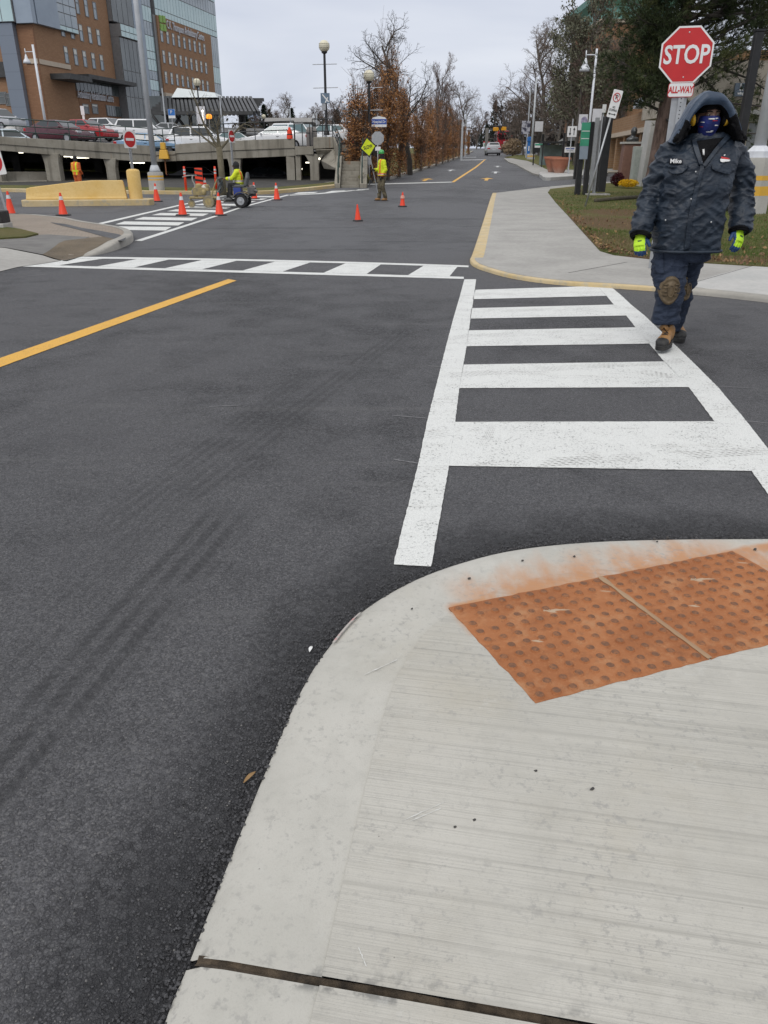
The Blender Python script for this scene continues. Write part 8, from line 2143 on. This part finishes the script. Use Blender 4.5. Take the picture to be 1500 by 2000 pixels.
# ---- shrubs and flowers
def shrub(name, label, cat, p, rx, rz, mat, n, ls, seed, twig=TWIG):
    r_ = random.Random(seed); b = MB(); st = MB(); o = thing(name, label, cat, p)
    for k in range(14): limb(st, r_, Vector((0, 0, 0)), Vector((r_.gauss(0, .6), r_.gauss(0, .6), 1)), rz * 1.1, .012, .004, 4, .2, 0, 3)
    for k in range(n):
        d = rdir(r_).normalized(); q = d * r_.uniform(.55, 1) ; leafq(b, r_, Vector((q.x * rx * (1 + .2 * noise.noise(d * 2)), q.y * rx * .8, rz * .55 + q.z * rz * .55)), ls * r_.uniform(.6, 1.3))
    st.build('stems', twig, o); b.build('foliage', mat, o); return o
shrub('round_shrub', 'dark red round shrub on the lawn left of the yellow flowers', 'shrub', fl(1210, 316, 44.0), .36, .62, leafm('dark_red_leaves', (.05, .010, .014), (.09, .02, .024)), 1500, .04, 1)
shrub('yellow_flowers', 'low clump of bright yellow flowers before the bust monument', 'flowers', fl(1232, 321, 43.0), .55, .36, leafm('yellow_petals', (.62, .36, .01), (.72, .46, .02)), 1100, .04, 2)
shrub('grass_clump', 'tan ornamental grass clump at the walkway beyond the red bus', 'grass clump', gp(1001, 303, .1), 1.5, 1.9, leafm('straw', (.26, .19, .12), (.34, .26, .17)), 1600, .13, 3)
shrub('small_plant', 'small grey-leaved weed at the foot of the information pylon', 'plant', gp(1129, 376, .066), .16, .62, leafm('grey_leaves', (.13, .15, .10), (.2, .21, .15)), 130, .035, 4)
shrub('wall_shrub', 'low green shrub at the foot of the stairs', 'shrub', gp(711, 360, .15) + Vector((0, .5, .15)), .34, .5, leafm('autumn_green', (.10, .12, .03), (.19, .15, .05)), 700, .04, 5)
# small bare tree in front of the garage
T, Cn, Lf = bare_tree(41, 5.0, .13, .5, .8, (6, 5, 4), (.55, .5, .5), .06)
pt = gp(436, 377, .15); o = thing('young_tree', 'bare young tree with a pale trunk in front of the garage', 'tree', (pt.x, pt.y, .15))
YB = M('olive_bark', (.11, .095, .06), (.16, .14, .095), 5, .95, bump=.5, bscale=20); r_ = random.Random(4)
T, Cn = MB(), MB(); zk = height_at(436, 287, pt.y) - .15
T.tube([(0, 0, -.1), (.0, 0, zk * .5), (-.02, 0, zk)], [.17, .13, .14], 10)
for dx, L, ang in ((-1, 2.7, .62), (-.9, 1.7, .9), (.9, 1.5, .8), (.5, .9, .3), (-.25, 1.3, .2)):
    bp, bd = limb(T, r_, Vector((0, 0, zk - .1)), Vector((dx * ang, r_.uniform(-.2, .2), 1 - ang * .4)), L, .06, .016, 7, .10, .03, 6)
    for i in range(2, 8):
        for j in range(2): 
            q, qd = limb(Cn, r_, bp[i], side_dir(r_, bd[i], .8), r_.uniform(.4, .9), .012, .005, 4, .15, 0, 3)
            for m in (2, 3): limb(Cn, r_, q[m], side_dir(r_, qd[m], .8), .35, .006, .003, 3, .15, 0, 3)
T.build('trunk', YB, o, smooth=True); Cn.build('crown', YB, o)

# ---- grass blades and fallen leaves
r_ = random.Random(9)
def inside(p, poly):
    c = False; n = len(poly)
    for i in range(n):
        a, b_ = poly[i], poly[i - 1]
        if (a.y > p.y) != (b_.y > p.y) and p.x < (b_.x - a.x) * (p.y - a.y) / (b_.y - a.y) + a.x: c = not c
    return c
b = MB(); poly = [Vector(q) for q in turf1]
while len(b.f) < 42000:
    u, v = r_.uniform(1060, 1560), r_.uniform(352, 530); p = gp(u, v, .066)
    if not inside(p.to_2d(), poly): continue
    bare = min(((p.x - q.x) / 1.2) ** 2 + ((p.y - q.y) / 2.6) ** 2 for q in (gp(1185, 440), gp(1225, 425)))
    if bare < 1 and r_.random() < .85: continue
    if v > 500 and r_.random() < .4: continue
    k = max(.8, p.y / 16); h = r_.uniform(.025, .065) * (1 + .5 * noise.noise(p * .8)); a = r_.uniform(0, 6.3); w_ = .004 * k; q = Vector((p.x, p.y, .066)); s_ = Vector((math.cos(a) * w_, math.sin(a) * w_, 0)); tip = Vector((r_.gauss(0, .02), r_.gauss(0, .02), h))
    b.add([q - s_, q + s_, q + tip], [(0, 1, 2)]); x = noise.noise(p * .6) + r_.gauss(0, .3); b.m[-1] = 0 if x < .12 else (1 if x < .5 else 2)
o = b.build('grass_blades', [leafm('grass_green', (.075, .125, .022), (.115, .16, .035)), leafm('grass_olive', (.13, .15, .045), (.17, .17, .06)), leafm('grass_straw', (.26, .21, .10), (.32, .26, .14))]); tag(o, kind='stuff')
b = MB()
while len(b.f) < 900:
    if r_.random() < .6: u, v = r_.uniform(1085, 1560), 0; e0 = [(1085, 395), (1112, 424), (1140, 455), (1172, 490), (1200, 498), (1290, 508), (1400, 515), (1560, 526)]; i = r_.randint(0, 6); t = r_.random(); u = e0[i][0] + (e0[i + 1][0] - e0[i][0]) * t + r_.gauss(4, 5); v = e0[i][1] + (e0[i + 1][1] - e0[i][1]) * t - abs(r_.gauss(0, 6)) + 2
    else: u, v = r_.uniform(1100, 1540), r_.uniform(375, 515)
    p = gp(u, v, .07)
    if not inside(p.to_2d(), poly): continue
    leafq(b, r_, Vector((p.x, p.y, .082 + r_.uniform(0, .03))), r_.uniform(.02, .045)); b.m[-1] = r_.randint(0, 1)
o = b.build('fallen_leaves', [M('dry_leaf', (.22, .13, .05)), M('dead_leaf', (.13, .07, .04), (.18, .11, .06), 20, .9)]); tag(o, kind='stuff')
# ------------------------------------------------------------------ the crew
HIVIS = M('hivis_yellow', (.62, .70, .015), (.54, .62, .012), 9, .65, bump=.4, bscale=14, bdist=.03); HIORG = M('hivis_orange', (.75, .17, .02), (.66, .14, .02), 9, .7); SILVR = M('silver_reflective', (.55, .50, .42), (.48, .42, .36), 9, .5)
CAMO = M('mottled_work_trousers', (.075, .062, .038), (.16, .135, .085), 9, .9, lo=.47, hi=.53); BLKCL = M('black_clothing', (.012, .012, .013), (.02, .02, .021), 8, .85); ORCL = M('orange_coverall', (.52, .11, .025), (.44, .09, .02), 7, .8); DKORG = M('dark_orange_trim', (.30, .05, .02), rough=.8)
HARDG = M('green_hard_hat', (.04, .36, .08), (.035, .32, .07), 4, .3, coat=.4); TANB = M('tan_boot_leather', (.25, .125, .04))
def figure(label, loc, rz, J, top_fn, top_mats, leg_mat, boot_mat, head='hood', glove=None, sc=1.0, thick=1.0):
    """J: joints in metres, figure faces local -y. keys: hip, neck, head, sL/eL/hL, sR/eR/hR, hipL/kL/aL, hipR/kR/aR, toe directions tL/tR"""
    T = thing('person', label, 'person', loc, rz); T.scale = (sc, sc, sc); V = lambda k: Vector(J[k])
    b = MB(); hd_ = V('head'); nk = V('neck')
    b.ball(hd_ + Vector((0, .01, .02)), (.075, .095, .105), 14, 9); b.ball(hd_ + Vector((0, -.02, -.05)), (.058, .07, .075), 12, 8); b.ball(hd_ + Vector((0, -.10, -.01)), (.016, .025, .028), 8, 6)
    for s in (-1, 1): b.ball(hd_ + Vector((s * .078, .01, -.01)), (.012, .025, .034), 8, 6)
    b.tube([hd_ + Vector((0, .01, -.05)), nk + Vector((0, 0, -.06))], [.055, .062], 10); hp_ = V('hip')
    b.tube([nk + Vector((0, 0, -.05)), hp_], [.10, .12], 10)
    for s in 'LR':
        b.tube([V('s' + s), V('e' + s), V('h' + s)], [.05, .04, .03], 8); b.tube([V('hip' + s), V('k' + s), V('a' + s)], [.075, .055, .04], 8)
        b.tube([V('s' + s), nk + Vector((0, 0, -.1))], [.05, .07], 8)
    me = remeshed(b, .016, 2); body = mesh_obj('body', me, SKIN, T)
    for s in 'LR':                                   # hands with five fingers
        w_ = V('h' + s); f = (w_ - V('e' + s)).normalized(); a = f.orthogonal().normalized(); c = f.cross(a); b = MB()
        b.tube([w_ - f * .02, w_ + f * .05, w_ + f * .09], [(.028, .034), (.02, .042), (.016, .038)], 10)
        for k in range(4): o_ = c * (-.03 + .02 * k); b.tube([w_ + f * .085 + o_, w_ + f * (.125 + .006 * (k in (1, 2))) + o_ - a * .012, w_ + f * .14 + o_ - a * .04], [.0105, .010, .008], 6)
        b.tube([w_ + f * .03 + c * .03, w_ + f * .07 + c * .055 - a * .01, w_ + f * .10 + c * .055 - a * .03], [.014, .012, .009], 6)
        mesh_obj('hand', remeshed(b, .007, 1), glove or SKIN, T)
    for s in (-1, 1): e = MB(); e.ball(hd_ + Vector((s * .03, -.085, .02)), .011, 8, 6); e.build('eye', BLKCL, T)
    b = MB(); th = thick; lo = J.get('hem', -.02)
    wv = lambda t: hp_.lerp(nk, t)
    for t, rx, ry in (): pass
    secs = []
    for t, rx, ry in ((lo, .205, .155), (.25, .20, .155), (.55, .215, .16), (.8, .215, .145), (.95, .15, .11), (1.03, .09, .085)):
        c = wv(t); secs.append([c + Vector((rx * th * math.cos(2 * PI * k / 18), ry * th * math.sin(2 * PI * k / 18), 0)) for k in range(18)])
    b.rings(secs)
    for s in 'LR': b.tube([wv(.9), V('s' + s), V('e' + s), V('h' + s) - (V('h' + s) - V('e' + s)).normalized() * .03], [.09, .088 * th, .072 * th, .056 * th], 12)
    me = remeshed(b, .016, 3, lambda p: .012 * (ridge((p.x * 6, p.y * 6, p.z * 13), 2) - .5) + .006 * noise.noise(p * 12))
    me.materials.clear(); [me.materials.append(m) for m in top_mats]; me.name = 'jacket'
    for p in me.polygons: p.material_index = top_fn(p.center, J)
    link(bpy.data.objects.new('jacket', me), T)
    b = MB()
    for s in 'LR': b.tube([V('hip' + s) + Vector((0, 0, .08)), V('hip' + s), V('k' + s), V('a' + s)], [.11, .115 * th, .088, .078], 12)
    mesh_obj('trousers', remeshed(b, .016, 2, lambda p: .010 * (ridge((p.x * 7, p.y * 7, p.z * 15), 2) - .5)), leg_mat, T)
    for s in 'LR':
        a_ = V('a' + s); d = Vector(J['t' + s]).normalized(); b = MB(); b.tube([a_ + Vector((0, 0, .06)), a_ + Vector((0, 0, -.03))], [.06, .058], 12)
        z = a_.z - .045; b.tube([Vector((a_.x, a_.y, z)) - d * .05, Vector((a_.x, a_.y, z)) + d * .08, Vector((a_.x, a_.y, z - .012)) + d * .17], [(.055, .05), (.05, .052), (.036, .045)], 12)
        bo = mesh_obj('boot', remeshed(b, .01, 2), boot_mat, T); b = MB(); b.tube([Vector((a_.x, a_.y, z - .05)) - d * .10, Vector((a_.x, a_.y, z - .05)) + d * .20], [(.018, .052)] * 2, 10); b.build('sole', RUBBER, bo)
    if head == 'hard_hat':
        b = MB(); c = hd_ + Vector((0, .01, .035)); b.lathe([(.105, 0), (.112, .02), (.108, .06), (.09, .10), (.055, .13), (.005, .14)], c, 18); b.rings([[c + Vector((math.cos(2 * PI * k / 18) * .118, math.sin(2 * PI * k / 18) * (.12 if math.sin(2 * PI * k / 18) > 0 else .17), z)) for k in range(18)] for z in (-.004, .010)]); b.tube([c + Vector((0, .1, .06)), c + Vector((0, 0, .145)), c + Vector((0, -.1, .07))], .012, 6)
        b.build('hard_hat', HARDG, T, smooth=True, angle=50)
    b = MB(); 
    if head == 'hard_hat': b.ball(hd_ + Vector((0, .03, -.06)), (.10, .105, .12), 14, 9); b.ball(nk + Vector((0, .02, -.02)), (.13, .12, .09), 12, 8)
    else: b.ball(hd_ + Vector((0, .02, .02)), (.098, .108, .125), 14, 9); b.ball(hd_ + Vector((0, .03, -.08)), (.095, .09, .09), 12, 8)
    mesh_obj('hood', remeshed(b, .014, 2), BLKCL, T); return T
base_j = dict(hip=(0, 0, .95), neck=(0, .0, 1.50), head=(0, -.02, 1.66), sL=(-.19, 0, 1.42), eL=(-.25, .03, 1.14), hL=(-.24, -.06, .90), sR=(.19, 0, 1.42), eR=(.25, .03, 1.14), hR=(.24, -.06, .90), hipL=(-.10, 0, .92), kL=(-.11, -.02, .50), aL=(-.11, .02, .10), hipR=(.10, 0, .92), kR=(.11, -.02, .50), aR=(.11, .02, .10), tL=(-.1, -1, 0), tR=(.1, -1, 0), hem=-.12)
# flagger, facing left in the picture, holding the paddle in the hand on the far side
pf = gp(746, 392); FZ = R(-68)
fl_inv = Matrix.Rotation(-FZ, 3, 'Z')
hold = fl_inv @ (at(728, 332, pf.y - .15) - pf)
J = dict(base_j); J.update(hL=tuple(hold + Vector((.02, .06, 0))), eL=tuple((Vector(base_j['sL']) + hold) / 2 + Vector((-.06, .12, -.14))), hR=(.22, -.12, .86), eR=(.27, .04, 1.12), aL=(-.10, -.08, .10), kL=(-.10, -.06, .5), aR=(.10, .12, .10), head=(0, -.03, 1.67))
def flag_fn(p, J):
    if .86 < p.z < .915: return 3
    if .935 < p.z < 1.02: return 1 if .955 < p.z < .99 else 2
    if abs(abs(p.x) - .12) < .028 and p.z > .98: return 2
    if p.z < .87: return 4
    return 0
flag = figure('person in hi-vis yellow jacket and green hard hat holding the slow paddle', pf, FZ, J, flag_fn, [HIVIS, SILVR, HIORG, DKORG, BLKCL], CAMO, TANB, 'hard_hat', BLKCL, 1.0, 1.05)
flag.scale = (1, 1, 1.0)
# slow paddle
a_ = at(738, 377, pf.y - .12); a_.z = max(a_.z, .01); c_ = at(722, 302, pf.y - .2); ax2 = (c_ - a_).normalized()
T = thing('slow_paddle', 'yellow diamond slow paddle on a long thin pole held by the flagger', 'hand sign', a_)
L_ = (c_ - a_).length; b = MB(); b.tube([(0, 0, 0), ax2 * (L_ + .5)], .017, 8); b.build('pole', GALV, T)
cs = ax2 * (L_ + .27); hw = .33
rollm = Matrix.Rotation(math.atan2(ax2.x, ax2.z) * .6, 3, 'Y')
def dia(h, y): return [cs + rollm @ Vector((x * h, y, z * h * 1.12)) for x, z in ((1, 0), (0, 1), (-1, 0), (0, -1))]
pl = face_plate('black_border', dia(hw, -.03), SIGNBLACK, T, .006); face_plate('yellow_field', dia(hw * .82, -.034), M('fluorescent_yellow', (.66, .76, .01), rough=.5), pl, .003)
t_ = text('lettering', 'SLOW', .17, SIGNBLACK, pl, cs + Vector((0, -.04, .0)), (PI / 2, R(-16), 0), .001, .75, bold=.004)
# orange worker behind the barrier
po_ = at(153, 357, 38.5); zt_ = height_at(152, 304, 38.5); J = dict(base_j); J.update(head=(.0, -.04, 1.66), hL=(-.2, -.16, .95), hR=(.2, -.12, .92))
def or_fn(p, J):
    if abs(p.x) < .21 and p.z > .93: return 1 if abs(abs(p.x) - .12) < .03 or 1.08 < p.z < 1.14 else 2
    return 0
figure('person in orange coverall and yellow-striped vest seen from behind beyond the yellow barrier', (po_.x, 38.5, 0), R(155), J, or_fn, [ORCL, HIVIS, HIORG], ORCL, RUBBER, 'hood', BLKCL, zt_ / 1.79, 1.05)

# ---- line marking machine with its riding trailer
DUSTY = M('dusty_yellow_paint', (.36, .28, .12), (.22, .18, .10), 9, .75, bump=.3, bscale=40); GUN = M('gunmetal', (.09, .09, .09), (.16, .155, .145), 12, .55, metal=.4); BLUEB = M('blue_tank', (.025, .05, .26), (.022, .045, .22), 4, .4); DUSTR = M('dusty_tyre', (.20, .17, .11), (.28, .24, .16), 12, .9); SEATM = M('grey_vinyl', (.075, .08, .082), (.10, .105, .108), 6, .6)
pm = gp(430, 405.5); MY = pm.y
def mp(u, v, dy=0.0): q = at(u, v, MY + dy); return Vector((q.x - pm.x, q.y - pm.y, q.z))
mach = thing('line_marking_machine', 'dusty yellow line marking machine with a riding seat trailer on the far crossing', 'road machine', pm)
RX = Matrix.Rotation(PI / 2, 3, 'X')
def wheel(c, r, w_, tm, rm, par):
    b = MB(); b.lathe([(r * .5, -w_), (r * .92, -w_), (r, -w_ * .6), (r, w_ * .6), (r * .92, w_), (r * .5, w_)], c, 20, axis=RX); o = b.build('wheel', tm, par, smooth=True, angle=40)
    b = MB(); b.lathe([(r * .58, -w_ * 1.04), (r * .5, -w_ * .8), (r * .18, -w_ * 1.1), (.005, -w_ * 1.15)], c, 14, axis=RX); b.lathe([(r * .58, w_ * 1.04), (r * .5, w_ * .8), (r * .18, w_ * 1.1), (.005, w_ * 1.15)], c, 14, axis=RX); b.build('rim', rm, o, smooth=True, angle=40); return o
def onground(u, r, dy): q = mp(u, 400, dy); return Vector((q.x, q.y, r))
wheel(onground(374.5, .12, 0), .12, .035, DUSTR, DUSTY, mach); wheel(onground(408, .19, -.15), .19, .06, DUSTR, DUSTY, mach); wheel(onground(414, .19, .55), .19, .06, DUSTR, DUSTY, mach)
wheel(onground(471, .22, -.25), .22, .075, TYRE, RIM, mach); wheel(onground(479, .22, .55), .22, .075, TYRE, RIM, mach)
b = MB(); b.tube([onground(374.5, .12, 0), mp(372, 384), mp(385, 384)], .025, 8); b.tube([mp(372, 386, -.1), mp(425, 386, -.1)], .03, 8); b.tube([mp(372, 386, .4), mp(425, 386, .4)], .03, 8); b.tube([mp(385, 388), mp(385, 378)], .03, 8); b.box(mp(400, 386, .15), (.95, .5, .06)); b.tube([mp(412, 386, -.1), mp(418, 365), mp(424, 350)], .025, 8); b.build('frame', DUSTY, mach, smooth=True, angle=40)
b = MB(); b.box(mp(389, 374, .1), (.34, .36, .24)); b.lathe([(.13, -.02), (.15, .05), (.13, .14), (.04, .17)], mp(388, 369, .1), 14); b.ball(mp(398, 376, -.15), (.09, .1, .1)); b.build('engine', DUSTY, mach, smooth=True, angle=40, bevel=.01)
b = MB(); b.lathe([(.14, 0), (.15, .02), (.15, .26), (.10, .31), (.06, .33)], mp(403, 381, .1), 16); b.build('paint_tank', M('white_plastic', (.55, .53, .48), (.45, .43, .38), 6, .5), mach, smooth=True, angle=40)
b = MB(); b.box(mp(403, 370, -.02), (.2, .22, .08)); b.lathe([(.02, 0), (.10, .03), (.09, .10), (.02, .13)], mp(404, 368, .05), 12); b.build('tank_lid', DUSTY, mach)
b = MB()
for dy in (0, .3): b.tube(spline([mp(382, 386, dy), mp(375, 374, dy), mp(381, 364, dy), mp(376, 352, dy), mp(376, 343, dy)], 4), .022, 8)
b.tube([mp(356, 346), mp(366, 343), mp(384, 342.5, .3)], .018, 6); b.build('guide_arm', M('grey_tube', (.33, .32, .30), (.26, .25, .23), 6, .5), mach, smooth=True)
rr = random.Random(2); b = MB()
for k in range(7): b.tube(spline([mp(424 + rr.uniform(-4, 4), 347 + rr.uniform(-3, 4), rr.uniform(-.2, .3)), mp(430 + rr.uniform(-3, 5), 352 + rr.uniform(-4, 5), rr.uniform(-.2, .3)), mp(430 + rr.uniform(-6, 6), 368 + rr.uniform(-6, 6), rr.uniform(-.2, .3)), mp(424 + rr.uniform(-4, 6), 382, rr.uniform(-.2, .3))], 5), .016, 6)
b.build('hoses', M('grey_hose', (.10, .12, .14), (.06, .07, .08), 5, .6), mach, smooth=True)
b = MB(); b.tube([mp(424, 350, -.3), mp(432, 347, -.1), mp(441, 348, 0)], .02, 8); b.tube([mp(426, 350, .4), mp(433, 347, .3), mp(442, 348, .3)], .02, 8); b.tube([mp(428, 384), mp(428, 352)], .03, 8); b.build('handlebars', GUN, mach, smooth=True)
b = MB(); b.tube([mp(422, 390), mp(445, 392), mp(470, 388)], .035, 8); b.box(mp(470, 383, .15), (.55, .7, .06)); b.box(mp(450, 394, .1), (.36, .55, .03)); b.build('trailer_frame', GUN, mach)
b = MB(); b.box(mp(465, 373, .1), (.26, .42, .24)); b.build('blue_box', BLUEB, mach, bevel=.02)
b = MB(); b.box(mp(467, 363, .1), (.42, .46, .09)); b.build('seat', SEATM, mach, bevel=.03); b = MB(); b.rings([[mp(479.5, 364, .1) + Vector((x, y, 0)) for x, y in ((-.05, -.21), (.06, -.21), (.06, .21), (-.05, .21))], [mp(483, 347, .1) + Vector((x, y, 0)) for x, y in ((-.05, -.21), (.05, -.21), (.05, .21), (-.05, .21))], [mp(483, 336.5, .1) + Vector((x, y, 0)) for x, y in ((-.035, -.12), (.035, -.12), (.035, .12), (-.035, .12))]]); b.build('backrest', SEATM, mach, bevel=.03)
b = MB(); b.box(mp(492, 372, .1), (.26, .3, .2)); b.tube([mp(487, 381, .1), mp(500, 380, .1)], .05, 8); b.ball(mp(491, 366, .1), (.12, .12, .08)); b.tube([mp(497, 372, -.1), mp(503, 374, -.1)], .045, 8); b.build('rear_engine', GUN, mach, bevel=.01); b = MB(); b.lathe([(.10, 0), (.11, .05), (.07, .09)], mp(490, 367, .1), 12); b.build('engine_cover', M('dull_red_cover', (.20, .12, .10), (.26, .2, .18), 8, .6), mach)
b = MB()
for dy in (-.25, .55): 
    c = onground(471 if dy < 0 else 479, .22, dy); b.tube([c + Vector((math.cos(a) * .265, 0, math.sin(a) * .265)) for a in [R(20 + 14 * k) for k in range(11)]], [(.02, .09)] * 11, 6)
b.build('mudguards', GUN, mach)
# seated operator, facing left
hipw = mp(467, 358, .1)
ps = pm + Vector((hipw.x, hipw.y, 0)); FZ2 = R(-90)
inv = Matrix.Rotation(-FZ2, 3, 'Z')
def sj(u, v, dy): q = inv @ (mp(u, v, dy) - Vector((hipw.x, hipw.y, 0))); return tuple(q)
J = dict(hip=sj(468, 361, .1), neck=sj(463, 331, .1), head=sj(460, 324, .1), sL=sj(462, 337, -.1), eL=sj(452, 349, -.16), hL=sj(440, 349, -.08), sR=sj(465, 337, .3), eR=sj(455, 348, .36), hR=sj(442, 349, .28), hipL=sj(467, 363, 0), kL=sj(450, 361, -.06), aL=sj(451, 386, -.06), hipR=sj(467, 363, .2), kR=sj(449, 361, .3), aR=sj(447, 386, .28), tL=(-.05, -1, 0), tR=(.05, -1, 0), hem=-.06)
def op_fn(p, J):
    t = (p.z - J['hip'][2]) / (J['neck'][2] - J['hip'][2])
    if .18 < t < .30: return 1
    if abs(p.y - J['hL'][1]) < .17 and p.z < J['sL'][2] - .1: return 1 if abs(p.y - J['eL'][1] + .07) < .03 else 0
    if p.y > J['hip'][1] + .03 and t > .3: return 2 if abs(abs(p.x) - .10) < .045 else 0
    return 0
figure('person in hi-vis yellow jacket seated on the line marking machine', ps, FZ2, J, op_fn, [HIVIS, SILVR, HIORG], BLKCL, M('grey_boot', (.08, .08, .08), (.12, .12, .12), 9, .7), 'hood', SKIN, 1.0, .95)
bpy.context.view_layer.update()
